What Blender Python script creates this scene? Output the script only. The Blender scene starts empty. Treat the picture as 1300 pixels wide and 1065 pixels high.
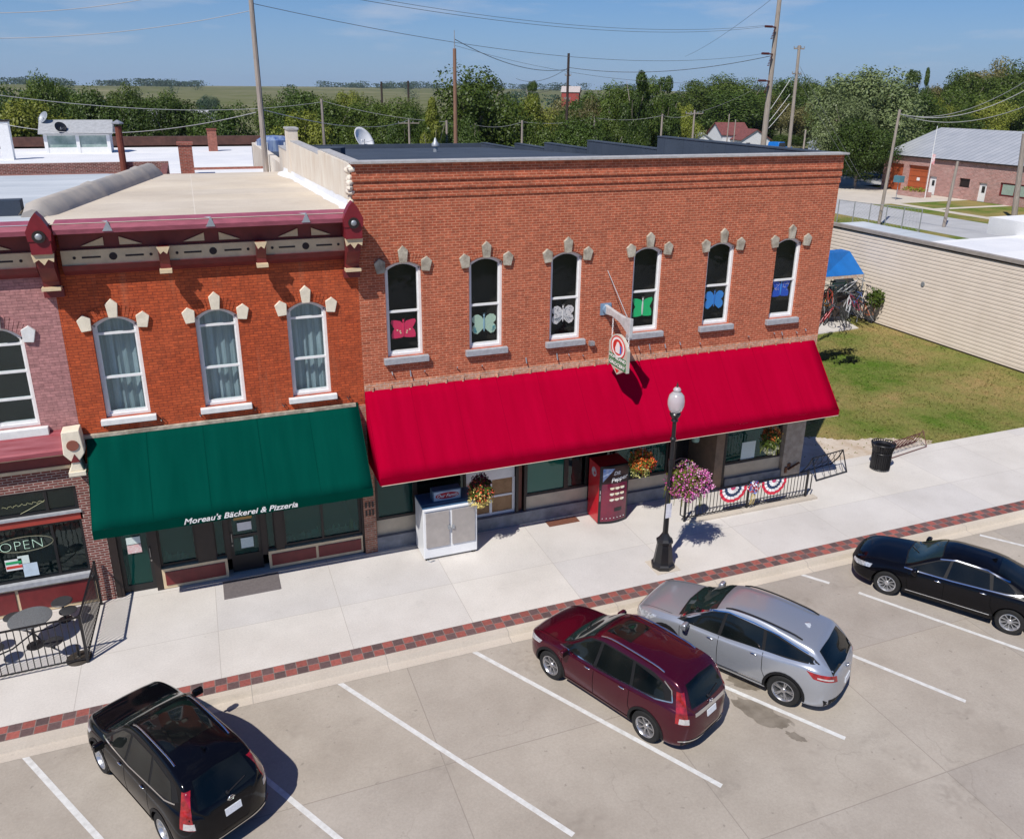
import bpy, math, random
from mathutils import Vector, Matrix, noise
from mathutils.bvhtree import BVHTree
R=math.radians
random.seed(7)
C=bpy.context.scene.collection
sc=bpy.context.scene
# ---------------------------------------------------------------- camera model
F=1034.; PIT=.3422; YAW=.3694; ROL=.0108
CAM=Vector((0,-20.31,12.33))
dv=Vector((math.sin(YAW)*math.cos(PIT),math.cos(YAW)*math.cos(PIT),-math.sin(PIT)))
rv=Vector((math.cos(YAW),-math.sin(YAW),0)); uv=rv.cross(dv)
r2=rv*math.cos(ROL)+uv*math.sin(ROL); u2=-rv*math.sin(ROL)+uv*math.cos(ROL)
def ray(x,y): return dv+r2*((x-650)/F)-u2*((y-487.5)/F)
def atz(x,y,z=0.): v=ray(x,y); return CAM+v*((z-CAM.z)/v.z)
def atx(x,y,X): v=ray(x,y); return CAM+v*((X-CAM.x)/v.x)
def aty(x,y,Y=0.): v=ray(x,y); return CAM+v*((Y-CAM.y)/v.y)
# ---------------------------------------------------------------- materials
MC={}
def nodes(name):
    m=bpy.data.materials.new(name); m.use_nodes=True
    nt=m.node_tree; return m,nt,nt.nodes,nt.links,nt.nodes['Principled BSDF']
def setc(s,c): s.default_value=(c[0],c[1],c[2],1)
def mat(name,col,rough=.6,metal=0.,var=.12,vs=3.,bump=0.,bs=30.,coat=0.,spec=.5,col2=None,world=True,stretch=None,alpha=None,sub=0,detail=5):
    if name in MC: return MC[name]
    m,nt,N,L,b=nodes(name)
    b.inputs['Roughness'].default_value=rough; b.inputs['Metallic'].default_value=metal
    b.inputs['Coat Weight'].default_value=coat; b.inputs['Coat Roughness'].default_value=.03
    b.inputs['Specular IOR Level'].default_value=spec
    if var>0 or col2 or bump>0:
        if world: src=N.new('ShaderNodeNewGeometry').outputs['Position']
        else: src=N.new('ShaderNodeTexCoord').outputs['Object']
        if stretch:
            mp=N.new('ShaderNodeMapping'); mp.inputs['Scale'].default_value=stretch; L.new(src,mp.inputs[0]); src=mp.outputs[0]
    if var>0 or col2:
        n=N.new('ShaderNodeTexNoise'); n.inputs['Scale'].default_value=vs; n.inputs['Detail'].default_value=detail; n.inputs['Roughness'].default_value=.62
        L.new(src,n.inputs['Vector'])
        r=N.new('ShaderNodeValToRGB'); L.new(n.outputs['Fac'],r.inputs[0])
        a=[max(0,c*(1-var)) for c in col]; z=list(col2) if col2 else [min(1,c*(1+var)) for c in col]
        r.color_ramp.elements[0].position=.32; r.color_ramp.elements[1].position=.68
        r.color_ramp.elements[0].color=(*(a if not col2 else col),1); r.color_ramp.elements[1].color=(*z,1)
        L.new(r.outputs[0],b.inputs['Base Color'])
    else: setc(b.inputs['Base Color'],col)
    if bump>0:
        n2=N.new('ShaderNodeTexNoise'); n2.inputs['Scale'].default_value=bs; n2.inputs['Detail'].default_value=4
        L.new(src,n2.inputs['Vector'])
        bp=N.new('ShaderNodeBump'); bp.inputs['Strength'].default_value=bump; bp.inputs['Distance'].default_value=.02
        L.new(n2.outputs['Fac'],bp.inputs['Height']); L.new(bp.outputs[0],b.inputs['Normal'])
    MC[name]=m; return m
def mathn(N,L,op,a,b=None,clamp=False):
    n=N.new('ShaderNodeMath'); n.operation=op; n.use_clamp=clamp
    for i,v in enumerate((a,b)):
        if v is None: continue
        if isinstance(v,(int,float)): n.inputs[i].default_value=v
        else: L.new(v,n.inputs[i])
    return n.outputs[0]
def mixc(N,L,fac,a,b,typ='MIX'):
    n=N.new('ShaderNodeMix'); n.data_type='RGBA'; n.blend_type=typ
    for i,v in ((0,fac),(6,a),(7,b)):
        if isinstance(v,(int,float)): n.inputs[i].default_value=v
        elif isinstance(v,(tuple,list)): n.inputs[i].default_value=(*v[:3],1)
        else: L.new(v,n.inputs[i])
    return n.outputs[2]
def ramp(N,L,src,p0,p1,c0=(0,0,0),c1=(1,1,1)):
    r=N.new('ShaderNodeValToRGB'); L.new(src,r.inputs[0]); e=r.color_ramp.elements
    e[0].position=p0;e[1].position=p1;e[0].color=(*c0,1);e[1].color=(*c1,1); return r.outputs[0]
def noisen(N,L,vec,s,d=4,r=.6):
    n=N.new('ShaderNodeTexNoise'); n.inputs['Scale'].default_value=s; n.inputs['Detail'].default_value=d; n.inputs['Roughness'].default_value=r
    L.new(vec,n.inputs['Vector']); return n.outputs['Fac']
def brick(name,c1,c2,mortar,bw=.205,bh=.0675,mo=.011,bias=-.1,rough=.85,wear=(0.45,0.40,0.36),wearamt=.25,bump=.6,stain=None):
    m,nt,N,L,b=nodes(name); b.inputs['Roughness'].default_value=rough
    g=N.new('ShaderNodeNewGeometry'); s=N.new('ShaderNodeSeparateXYZ'); L.new(g.outputs['Position'],s.inputs[0])
    xy=mathn(N,L,'ADD',s.outputs[0],s.outputs[1]); cb=N.new('ShaderNodeCombineXYZ'); L.new(xy,cb.inputs[0]); L.new(s.outputs[2],cb.inputs[1])
    t=N.new('ShaderNodeTexBrick'); L.new(cb.outputs[0],t.inputs['Vector'])
    for k,v in (('Scale',1),('Mortar Size',mo),('Mortar Smooth',.15),('Bias',bias),('Brick Width',bw),('Row Height',bh)): t.inputs[k].default_value=v
    setc(t.inputs['Color1'],c1); setc(t.inputs['Color2'],c2); setc(t.inputs['Mortar'],mortar)
    n1=noisen(N,L,g.outputs['Position'],.7,6,.65); f1=ramp(N,L,n1,.45,.75)
    f1=mathn(N,L,'MULTIPLY',f1,wearamt)
    c=mixc(N,L,f1,t.outputs['Color'],wear)
    n2=noisen(N,L,g.outputs['Position'],9,4); f2=ramp(N,L,n2,.3,.7,(.72,.72,.72),(1.2,1.2,1.2))
    c=mixc(N,L,1.,c,f2,'MULTIPLY')
    # per brick speckle
    w=N.new('ShaderNodeTexWhiteNoise'); w.noise_dimensions='2D'
    q=N.new('ShaderNodeVectorMath'); q.operation='DIVIDE'; L.new(cb.outputs[0],q.inputs[0]); q.inputs[1].default_value=(bw,bh,1)
    fl=N.new('ShaderNodeVectorMath'); fl.operation='FLOOR'; L.new(q.outputs[0],fl.inputs[0]); L.new(fl.outputs[0],w.inputs['Vector'])
    f3=ramp(N,L,w.outputs['Value'],0,1,(.82,.82,.82),(1.14,1.14,1.14)); c=mixc(N,L,.8,c,f3,'MULTIPLY')
    if stain:
        mp=N.new('ShaderNodeMapping'); mp.inputs['Scale'].default_value=(1.3,1.3,.12); L.new(g.outputs['Position'],mp.inputs[0])
        n4=noisen(N,L,mp.outputs[0],1.2,5); f4=mathn(N,L,'MULTIPLY',ramp(N,L,n4,.55,.72),stain[1]); c=mixc(N,L,f4,c,stain[0])
    L.new(c,b.inputs['Base Color'])
    bp=N.new('ShaderNodeBump'); bp.invert=True; bp.inputs['Strength'].default_value=bump; bp.inputs['Distance'].default_value=.01
    L.new(t.outputs['Fac'],bp.inputs['Height']); L.new(bp.outputs[0],b.inputs['Normal'])
    MC[name]=m; return m
def glass(name,tint=(.35,.45,.42),body=(.02,.04,.04),bodyamt=.35,refl=.12,rough=.03):
    m,nt,N,L,b=nodes(name); N.remove(b); out=N['Material Output']
    tr=N.new('ShaderNodeBsdfTransparent'); setc(tr.inputs[0],tint)
    df=N.new('ShaderNodeBsdfDiffuse'); setc(df.inputs[0],body)
    gl=N.new('ShaderNodeBsdfGlossy'); gl.inputs['Roughness'].default_value=rough; setc(gl.inputs[0],(.75,.88,.88))
    lw=N.new('ShaderNodeLayerWeight'); fz=mathn(N,L,'MULTIPLY_ADD',mathn(N,L,'POWER',lw.outputs['Facing'],3.5),.8); fz.node.inputs[2].default_value=.035
    g=N.new('ShaderNodeNewGeometry'); nn=noisen(N,L,g.outputs['Position'],1.7,2); bp=N.new('ShaderNodeBump'); bp.inputs['Strength'].default_value=.12; bp.inputs['Distance'].default_value=.05
    L.new(nn,bp.inputs['Height']); L.new(bp.outputs[0],gl.inputs['Normal'])
    m1=N.new('ShaderNodeMixShader'); m1.inputs[0].default_value=bodyamt; L.new(tr.outputs[0],m1.inputs[1]); L.new(df.outputs[0],m1.inputs[2])
    f=mathn(N,L,'ADD',fz,refl,True); m2=N.new('ShaderNodeMixShader'); L.new(f,m2.inputs[0]); L.new(m1.outputs[0],m2.inputs[1]); L.new(gl.outputs[0],m2.inputs[2])
    L.new(m2.outputs[0],out.inputs[0]); MC[name]=m; return m

M_brick_red=brick('brick_red',(.38,.075,.030),(.47,.108,.046),(.58,.245,.145),wear=(.56,.19,.10),wearamt=.3,stain=((.24,.07,.04),.38))
M_brick_paint=brick('brick_orange_painted',(.51,.088,.022),(.43,.072,.019),(.26,.040,.014),mo=.008,wear=(.56,.15,.06),wearamt=.3,bump=.5,stain=((.55,.30,.18),.3))
M_brick_mauve=brick('brick_mauve_painted',(.47,.225,.215),(.43,.20,.195),(.32,.145,.14),mo=.008,wear=(.46,.26,.25),wearamt=.3,bump=.5)
M_brick_dark=brick('brick_dark_red',(.15,.035,.028),(.24,.065,.05),(.42,.33,.29),wear=(.2,.08,.06),wearamt=.2)
M_brick_tan=brick('brick_tan_course',(.62,.28,.16),(.52,.21,.11),(.60,.44,.34),wear=(.55,.40,.30),wearamt=.35)
M_brick_far=brick('brick_pink_station',(.46,.22,.19),(.40,.17,.14),(.50,.42,.38),bw=.4,bh=.16,mo=.02)
M_brick_side=brick('brick_side_old',(.30,.10,.06),(.42,.17,.11),(.5,.43,.38),wear=(.5,.42,.38),wearamt=.5)
M_sill_w=mat('white_sill_paint',(.78,.78,.76),.5,var=.08,vs=6)
M_sill_g=mat('grey_stone_sill',(.36,.37,.39),.8,var=.15,vs=8,bump=.3)
M_cream=mat('cream_paint',(.66,.52,.33),.55,var=.1,vs=5)
M_stone=mat('weathered_limestone',(.55,.50,.40),.85,var=0,col2=(.24,.20,.15),vs=4.5,bump=.5)
M_stonec=mat('cream_painted_stone',(.78,.70,.55),.7,var=.1,vs=5,bump=.2)
M_red=mat('deep_red_paint',(.19,.012,.020),.45,var=.15,vs=4)
M_redroof=mat('faded_red_metal',(.34,.085,.12),.5,var=.2,vs=3,stretch=(1,1,4))
M_dkred=mat('oxblood_paint',(.16,.018,.02),.5,var=.15,vs=5)
M_white=mat('white_paint',(.80,.80,.79),.45,var=.05,vs=7)
M_whited=mat('weathered_white_paint',(.80,.80,.78),.6,var=.0,col2=(.55,.53,.50),vs=14)
M_black=mat('black_metal',(.012,.012,.014),.35,var=.1,vs=9,spec=.5)
M_dark=mat('dark_brown_frame',(.022,.014,.012),.5,var=.2,vs=6)
M_int=mat('dark_interior',(.018,.017,.016),.9,var=.2,vs=2)
M_intb=mat('dim_shop_interior',(.035,.04,.038),.9,var=.4,vs=1.3)
M_green=mat('green_canvas',(.0005,.048,.034),.9,col2=(.0012,.060,.043),vs=1.6,bump=.25,bs=2.2,stretch=(2.2,.25,.25),spec=.0,detail=8)
M_greend=mat('green_canvas_trim',(.0005,.040,.028),.8,var=.08,vs=2,spec=.0)
M_crim=mat('crimson_canvas',(.33,.0004,.019),.9,col2=(.40,.0008,.026),vs=1.6,bump=.25,bs=2.2,stretch=(2.2,.25,.25),spec=.0,detail=8)
M_crimd=mat('crimson_canvas_valance',(.27,.0004,.016),.8,var=.08,vs=2,spec=.0)
M_glass_up=glass('upper_window_glass',(.86,.92,.94),(.02,.03,.035),.06,.02)
M_glass_dk=glass('dark_window_glass',(.98,.98,.98),(.004,.004,.005),.02,-.02)
M_glass_shop=glass('shop_glass',(.62,.80,.77),(.003,.070,.058),.42,.0)
M_glass_bar=glass('bar_glass',(.40,.52,.52),(.004,.012,.014),.35,.02)
M_glass_grn=glass('green_film_glass',(.15,.35,.28),(.012,.15,.105),.75,.03)
M_conc=None
M_curt=mat('grey_curtain',(.80,.84,.84),.9,var=0,col2=(.30,.36,.37),vs=7,stretch=(1,1,.05))
M_metal=mat('brushed_metal',(.42,.40,.38),.38,metal=.7,var=.1,vs=5)
M_galv=mat('galvanised_steel',(.38,.40,.42),.5,metal=.5,var=.15,vs=6)
M_wood=mat('weathered_pole_wood',(.33,.28,.24),.9,var=.25,vs=4,stretch=(4,4,.3),bump=.4)
M_woodb=mat('brown_pole_wood',(.24,.13,.085),.9,var=.25,vs=4,stretch=(4,4,.3))
M_woodd=mat('dark_pole_wood',(.045,.03,.025),.9,var=.25,vs=4)
M_rooftan0=mat('tan_roof_membrane0',(.60,.51,.41),.9,var=0,col2=(.74,.66,.55),vs=.35,bump=.3,bs=3,stretch=(.4,1,1))
M_roofgry=mat('pale_grey_roof',(.40,.44,.47),.8,var=0,col2=(.58,.61,.63),vs=.5,stretch=(.4,1,1))
M_roofwht0=mat('white_roof_membrane0',(.78,.79,.80),.7,var=.06,vs=.4)
M_roofblu=mat('dark_slate_membrane',(.055,.072,.10),.7,var=.3,vs=.8)
M_stucco=mat('beige_stucco',(.62,.52,.41),.9,var=0,col2=(.74,.68,.58),vs=1.6,stretch=(1,1,.5),bump=.3)
M_coping=mat('grey_coping',(.42,.41,.40),.7,var=.2,vs=6)
M_chimney=brick('brick_chimney',(.30,.06,.035),(.38,.09,.055),(.35,.22,.17),wear=(.3,.1,.08))

def mk_concrete(name,c1,c2,jx,jy,ox=0,oy=0,joint=(.30,.27,.24),stain=.5,jm=.012,cracks=0):
    m,nt,N,L,b=nodes(name); b.inputs['Roughness'].default_value=.85; b.inputs['Specular IOR Level'].default_value=.25
    g=N.new('ShaderNodeNewGeometry'); P=g.outputs['Position']
    n1=noisen(N,L,P,.45,7,.62); c=mixc(N,L,ramp(N,L,n1,.3,.7),c1,c2)
    n2=noisen(N,L,P,22,3,.7); c=mixc(N,L,1.,c,ramp(N,L,n2,.25,.75,(.90,.90,.90),(1.07,1.07,1.07)),'MULTIPLY')
    mp=N.new('ShaderNodeMapping'); mp.inputs['Location'].default_value=(ox,oy,0); L.new(P,mp.inputs[0])
    t=N.new('ShaderNodeTexBrick'); L.new(mp.outputs[0],t.inputs['Vector']); t.offset=0; t.squash=1
    for k,v in (('Scale',1),('Mortar Size',jm),('Mortar Smooth',.6),('Bias',0),('Brick Width',jx),('Row Height',jy)): t.inputs[k].default_value=v
    setc(t.inputs['Color1'],(.94,.94,.95)); setc(t.inputs['Color2'],(1.04,1.03,1.0)); setc(t.inputs['Mortar'],(1,1,1))
    c=mixc(N,L,1.,c,t.outputs['Color'],'MULTIPLY')
    c=mixc(N,L,mathn(N,L,'MULTIPLY',t.outputs['Fac'],.75),c,joint)
    n3=noisen(N,L,P,1.3,6,.7); f=mathn(N,L,'MULTIPLY',ramp(N,L,n3,.60,.78),stain); c=mixc(N,L,f,c,[x*.62 for x in c1])
    n5=noisen(N,L,P,6,2,.5); f=mathn(N,L,'MULTIPLY',ramp(N,L,n5,.70,.76),stain*.9); c=mixc(N,L,f,c,[x*.5 for x in c1])
    if cracks:
        dn=N.new('ShaderNodeTexNoise'); dn.inputs['Scale'].default_value=.9; dn.inputs['Detail'].default_value=5; L.new(P,dn.inputs['Vector'])
        dm=N.new('ShaderNodeVectorMath'); dm.operation='MULTIPLY_ADD'; L.new(dn.outputs['Color'],dm.inputs[0]); dm.inputs[1].default_value=(1.6,1.6,0); L.new(P,dm.inputs[2])
        vo=N.new('ShaderNodeTexVoronoi'); vo.feature='DISTANCE_TO_EDGE'; vo.inputs['Scale'].default_value=.21; L.new(dm.outputs[0],vo.inputs['Vector'])
        ck=ramp(N,L,vo.outputs['Distance'],.0008,.0035,(1,1,1),(0,0,0)); gt=ramp(N,L,noisen(N,L,P,.25,2),.47,.56)
        c=mixc(N,L,mathn(N,L,'MULTIPLY',mathn(N,L,'MULTIPLY',ck,gt),cracks),c,(.13,.11,.09))
        # oily parking wear : soft dark drips
        od=ramp(N,L,noisen(N,L,P,.62,3,.5),.60,.74); oe=ramp(N,L,noisen(N,L,P,5.5,4,.7),.45,.62)
        c=mixc(N,L,mathn(N,L,'MULTIPLY',mathn(N,L,'MULTIPLY',od,oe),.5),c,(.20,.17,.14))
    L.new(c,b.inputs['Base Color'])
    bp=N.new('ShaderNodeBump'); bp.inputs['Strength'].default_value=.25; bp.inputs['Distance'].default_value=.01
    L.new(n2,bp.inputs['Height']); L.new(bp.outputs[0],b.inputs['Normal'])
    MC[name]=m; return m
M_walk=mk_concrete('sidewalk_concrete',(.54,.51,.475),(.66,.63,.595),2.95,2.2,ox=.6,oy=.12,stain=.26,jm=.010,joint=(.38,.34,.30))
M_street=mk_concrete('street_concrete',(.335,.295,.25),(.45,.405,.35),4.6,3.6,ox=1.2,oy=.9,stain=.5,jm=.014,joint=(.26,.225,.19),cracks=.2)
M_curb=mk_concrete('curb_concrete',(.50,.44,.365),(.61,.545,.46),3.0,50,stain=.2)
M_rooftan=mk_concrete('tan_roof_membrane',(.56,.48,.38),(.68,.60,.49),60,1.9,stain=.35,jm=.012,joint=(.72,.66,.58))
M_roofwht=mk_concrete('white_roof_membrane',(.70,.71,.73),(.80,.80,.80),60,3.0,stain=.14,jm=.02,joint=(.58,.59,.60))
M_roofblu=mk_concrete('dark_slate_membrane',(.045,.060,.085),(.070,.088,.12),60,1.4,stain=.3,jm=.012,joint=(.03,.04,.055))
M_farroad=mat('pale_road',(.42,.42,.42),.9,var=.1,vs=.3)
M_farconc=mat('pale_drive_concrete',(.56,.50,.42),.9,var=.1,vs=.4)

def pavers():
    m,nt,N,L,b=nodes('paver_checker'); b.inputs['Roughness'].default_value=.85
    g=N.new('ShaderNodeNewGeometry'); P=g.outputs['Position']
    q=N.new('ShaderNodeVectorMath'); q.operation='MULTIPLY_ADD'; L.new(P,q.inputs[0]); q.inputs[1].default_value=(1/.25,1/.225,0); q.inputs[2].default_value=(0,4.58/.225+.0,0.5)
    fl=N.new('ShaderNodeVectorMath'); fl.operation='FLOOR'; L.new(q.outputs[0],fl.inputs[0])
    ch=N.new('ShaderNodeTexChecker'); ch.inputs['Scale'].default_value=1
    ad=N.new('ShaderNodeVectorMath'); ad.operation='ADD'; L.new(fl.outputs[0],ad.inputs[0]); ad.inputs[1].default_value=(.5,.5,.5); L.new(ad.outputs[0],ch.inputs['Vector'])
    wn=N.new('ShaderNodeTexWhiteNoise'); wn.noise_dimensions='3D'; L.new(fl.outputs[0],wn.inputs['Vector'])
    setc(ch.inputs[1],(.29,.085,.068)); setc(ch.inputs[2],(.12,.075,.072))
    c=mixc(N,L,1.,ch.outputs[0],ramp(N,L,wn.outputs['Value'],0,1,(.8,.8,.8),(1.25,1.2,1.2)),'MULTIPLY')
    # fine paver joints
    q2=N.new('ShaderNodeVectorMath'); q2.operation='FRACTION'; L.new(q.outputs[0],q2.inputs[0]); s=N.new('ShaderNodeSeparateXYZ'); L.new(q2.outputs[0],s.inputs[0])
    e=mathn(N,L,'MINIMUM',s.outputs[0],s.outputs[1]); c=mixc(N,L,mathn(N,L,'LESS_THAN',e,.07),c,(.22,.17,.15))
    n=noisen(N,L,P,14,3); c=mixc(N,L,1.,c,ramp(N,L,n,.3,.7,(.8,.8,.8),(1.2,1.2,1.2)),'MULTIPLY')
    L.new(c,b.inputs['Base Color']); return m
M_paver=pavers()
def grassmat():
    m,nt,N,L,b=nodes('lawn_grass'); b.inputs['Roughness'].default_value=.95; b.inputs['Specular IOR Level'].default_value=.1
    P=N.new('ShaderNodeNewGeometry').outputs['Position']
    a=ramp(N,L,noisen(N,L,P,.16,6,.62),.42,.60); c=mixc(N,L,a,(.095,.160,.020),(.33,.240,.10))
    d=ramp(N,L,noisen(N,L,P,1.1,7,.75),.42,.6); c=mixc(N,L,mathn(N,L,'MULTIPLY',d,.6),c,(.20,.215,.06))
    f=ramp(N,L,noisen(N,L,P,18,4,.8),.3,.7,(.45,.45,.45),(1.5,1.5,1.45)); c=mixc(N,L,1.,c,f,'MULTIPLY')
    L.new(c,b.inputs['Base Color'])
    bp=N.new('ShaderNodeBump'); bp.inputs['Strength'].default_value=.8; bp.inputs['Distance'].default_value=.05
    L.new(noisen(N,L,P,25,4,.8),bp.inputs['Height']); L.new(bp.outputs[0],b.inputs['Normal']); return m
M_grass=grassmat()
def fieldmat():
    m,nt,N,L,b=nodes('far_fields'); b.inputs['Roughness'].default_value=1; b.inputs['Specular IOR Level'].default_value=0
    P=N.new('ShaderNodeNewGeometry').outputs['Position']
    v=N.new('ShaderNodeTexVoronoi'); v.inputs['Scale'].default_value=.0022; v.inputs['Randomness'].default_value=.7; L.new(P,v.inputs['Vector'])
    s=N.new('ShaderNodeSeparateColor'); L.new(v.outputs['Color'],s.inputs[0])
    c=mixc(N,L,s.outputs[0],(.14,.145,.08),(.26,.24,.15)); c=mixc(N,L,ramp(N,L,noisen(N,L,P,.02,5,.7),.4,.65),c,(.10,.12,.04))
    L.new(c,b.inputs['Base Color']); return m
M_field=fieldmat()
def leafmat(name,c1,c2,c3):
    m,nt,N,L,b=nodes(name); N.remove(b); out=N['Material Output']
    g=N.new('ShaderNodeNewGeometry'); oi=N.new('ShaderNodeObjectInfo'); tc=N.new('ShaderNodeTexCoord')
    n=noisen(N,L,tc.outputs['Object'],.9,3,.6); c=mixc(N,L,ramp(N,L,n,.3,.7),c1,c2)
    c=mixc(N,L,mathn(N,L,'MULTIPLY',g.outputs['Random Per Island'],.32),c,c3)
    v=mathn(N,L,'ADD',mathn(N,L,'MULTIPLY',oi.outputs['Random'],.45),.80); hs=N.new('ShaderNodeHueSaturation'); L.new(c,hs.inputs['Color']); L.new(v,hs.inputs['Value'])
    df=N.new('ShaderNodeBsdfDiffuse'); tl=N.new('ShaderNodeBsdfTranslucent'); L.new(hs.outputs[0],df.inputs[0]); L.new(hs.outputs[0],tl.inputs[0])
    gl=N.new('ShaderNodeBsdfGlossy'); gl.inputs['Roughness'].default_value=.45; setc(gl.inputs[0],(.5,.5,.5))
    mx=N.new('ShaderNodeMixShader'); mx.inputs[0].default_value=.25; L.new(df.outputs[0],mx.inputs[1]); L.new(tl.outputs[0],mx.inputs[2])
    m2=N.new('ShaderNodeMixShader'); m2.inputs[0].default_value=.035; L.new(mx.outputs[0],m2.inputs[1]); L.new(gl.outputs[0],m2.inputs[2])
    L.new(m2.outputs[0],out.inputs[0]); return m
LEAF=dict(
 mid=leafmat('leaves_mid_green',(.055,.100,.014),(.100,.150,.024),(.19,.225,.048)),
 dark=leafmat('leaves_dark_green',(.038,.072,.012),(.066,.105,.019),(.105,.145,.03)),
 lime=leafmat('leaves_yellow_green',(.155,.20,.026),(.24,.26,.04),(.30,.29,.06)),
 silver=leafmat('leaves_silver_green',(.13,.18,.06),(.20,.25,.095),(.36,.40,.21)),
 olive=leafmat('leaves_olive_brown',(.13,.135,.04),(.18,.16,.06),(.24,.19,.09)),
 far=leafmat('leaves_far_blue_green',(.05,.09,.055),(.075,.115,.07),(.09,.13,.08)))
def flowermat(name,c): return mat(name,c,.7,var=.25,vs=30,world=False,spec=.2)

# ---------------------------------------------------------------- mesh builder
class MB:
    def __init__(s): s.v=[];s.f=[];s.m=[];s.mi=0
    def add(s,vs,fs):
        o=len(s.v); s.v+= [tuple(p) for p in vs]; s.f+=[tuple(i+o for i in f) for f in fs]; s.m+=[s.mi]*len(fs); return s
    def box(s,x0,x1,y0,y1,z0,z1):
        return s.add([(x0,y0,z0),(x1,y0,z0),(x1,y1,z0),(x0,y1,z0),(x0,y0,z1),(x1,y0,z1),(x1,y1,z1),(x0,y1,z1)],
          [(0,3,2,1),(4,5,6,7),(0,1,5,4),(1,2,6,5),(2,3,7,6),(3,0,4,7)])
    def obox(s,c,ax,hx,hy,hz):
        c=Vector(c); X,Y,Z=ax; vs=[]
        for k in (-1,1):
            for j,i in ((-1,-1),(-1,1),(1,1),(1,-1)): vs.append(c+X*hx*i+Y*hy*j+Z*hz*k)
        return s.add(vs,[(0,3,2,1),(4,5,6,7),(0,1,5,4),(1,2,6,5),(2,3,7,6),(3,0,4,7)])
    def quad(s,a,b,c,d): return s.add([a,b,c,d],[(0,1,2,3)])
    def bar(s,p,q,w,h=None):
        p=Vector(p);q=Vector(q);d=(q-p);l=d.length;d.normalize();h=h or w
        u=Vector((0,0,1)) if abs(d.z)<.9 else Vector((1,0,0)); X=d.cross(u).normalized(); Y=X.cross(d)
        return s.obox((p+q)/2,(X,d,Y),w/2,l/2,h/2)
    def cyl(s,p,q,r0,r1=None,n=10,cap=True):
        p=Vector(p);q=Vector(q);r1=r0 if r1 is None else r1;d=(q-p).normalized()
        u=Vector((0,0,1)) if abs(d.z)<.9 else Vector((1,0,0)); X=d.cross(u).normalized(); Y=X.cross(d)
        vs=[c+(X*math.cos(2*math.pi*i/n)+Y*math.sin(2*math.pi*i/n))*r for c,r in ((p,r0),(q,r1)) for i in range(n)]
        fs=[(i,i+n,(i+1)%n+n,(i+1)%n) for i in range(n)]
        if cap: fs+=[tuple(range(n)),tuple(reversed(range(n,2*n)))]
        return s.add(vs,fs)
    def tube(s,pts,r,n=6,closed=False):
        pts=[Vector(p) for p in pts];k=len(pts);vs=[];Xp=None
        for i,p in enumerate(pts):
            a=pts[(i-1)%k] if (closed or i>0) else p; b=pts[(i+1)%k] if (closed or i<k-1) else p
            d=(b-a).normalized()
            if Xp is None:
                u=Vector((0,0,1)) if abs(d.z)<.9 else Vector((1,0,0)); X=d.cross(u).normalized()
            else: X=(Xp-d*Xp.dot(d)).normalized()
            Xp=X;Y=X.cross(d); rr=r[i] if isinstance(r,(list,tuple)) else r
            vs+=[p+(X*math.cos(2*math.pi*j/n)+Y*math.sin(2*math.pi*j/n))*rr for j in range(n)]
        fs=[]
        for i in range(k if closed else k-1):
            for j in range(n): a=i*n;b=((i+1)%k)*n; fs.append((a+j,b+j,b+(j+1)%n,a+(j+1)%n))
        if not closed: fs+=[tuple(range(n)),tuple(reversed(range((k-1)*n,k*n)))]
        return s.add(vs,fs)
    def lathe(s,prof,c=(0,0,0),n=20,axis='z',cap=True):
        vs=[]
        for r,h in prof:
            for i in range(n):
                a=2*math.pi*i/n; x,y=r*math.cos(a),r*math.sin(a)
                p={'z':(x,y,h),'y':(x,h,y),'x':(h,x,y)}[axis]; vs.append((p[0]+c[0],p[1]+c[1],p[2]+c[2]))
        fs=[(i*n+j,i*n+(j+1)%n,(i+1)*n+(j+1)%n,(i+1)*n+j) for i in range(len(prof)-1) for j in range(n)]
        if cap: fs+=[tuple(range(n)),tuple(range((len(prof)-1)*n,len(prof)*n))]
        return s.add(vs,fs)
    def prism(s,pts,y0,y1,plane='xz'):
        n=len(pts); T={'xz':lambda p,d:(p[0],d,p[1]),'xy':lambda p,d:(p[0],p[1],d),'yz':lambda p,d:(d,p[0],p[1])}[plane]
        vs=[T(p,y0) for p in pts]+[T(p,y1) for p in pts]
        return s.add(vs,[tuple(range(n)),tuple(reversed(range(n,2*n)))]+[(i,i+n,(i+1)%n+n,(i+1)%n) for i in range(n)])
    def blob(s,c,rx,ry,rz,n=10,m=7,jit=0):
        vs=[]
        for i in range(m+1):
            t=math.pi*i/m
            for j in range(n):
                a=2*math.pi*j/n; k=1+random.uniform(-jit,jit)
                vs.append((c[0]+rx*k*math.sin(t)*math.cos(a),c[1]+ry*k*math.sin(t)*math.sin(a),c[2]+rz*k*math.cos(t)))
        fs=[(i*n+j,(i+1)*n+j,(i+1)*n+(j+1)%n,i*n+(j+1)%n) for i in range(m) for j in range(n)]
        return s.add(vs,fs)
    def mesh(s,name,mats):
        me=bpy.data.meshes.new(name); me.from_pydata(s.v,[],s.f)
        for m in (mats if isinstance(mats,(list,tuple)) else [mats]): me.materials.append(m)
        if any(s.m): me.polygons.foreach_set('material_index',s.m)
        return me
    def build(s,name,mats,parent=None,smooth=False,fix=True,bevel=0,loc=None,rot=None):
        me=s.mesh(name,mats)
        if fix:
            import bmesh
            bm=bmesh.new(); bm.from_mesh(me); bmesh.ops.recalc_face_normals(bm,faces=bm.faces); bm.to_mesh(me); bm.free()
        if smooth:
            me.shade_smooth(); me.set_sharp_from_angle(angle=R(smooth if smooth>1 else 40))
        o=bpy.data.objects.new(name,me); C.objects.link(o)
        if parent: o.parent=parent
        if loc: o.location=loc
        if rot: o.rotation_euler=rot
        if bevel:
            b=o.modifiers.new('bevel','BEVEL'); b.width=bevel; b.segments=2; b.limit_method='ANGLE'
        return o
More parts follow.
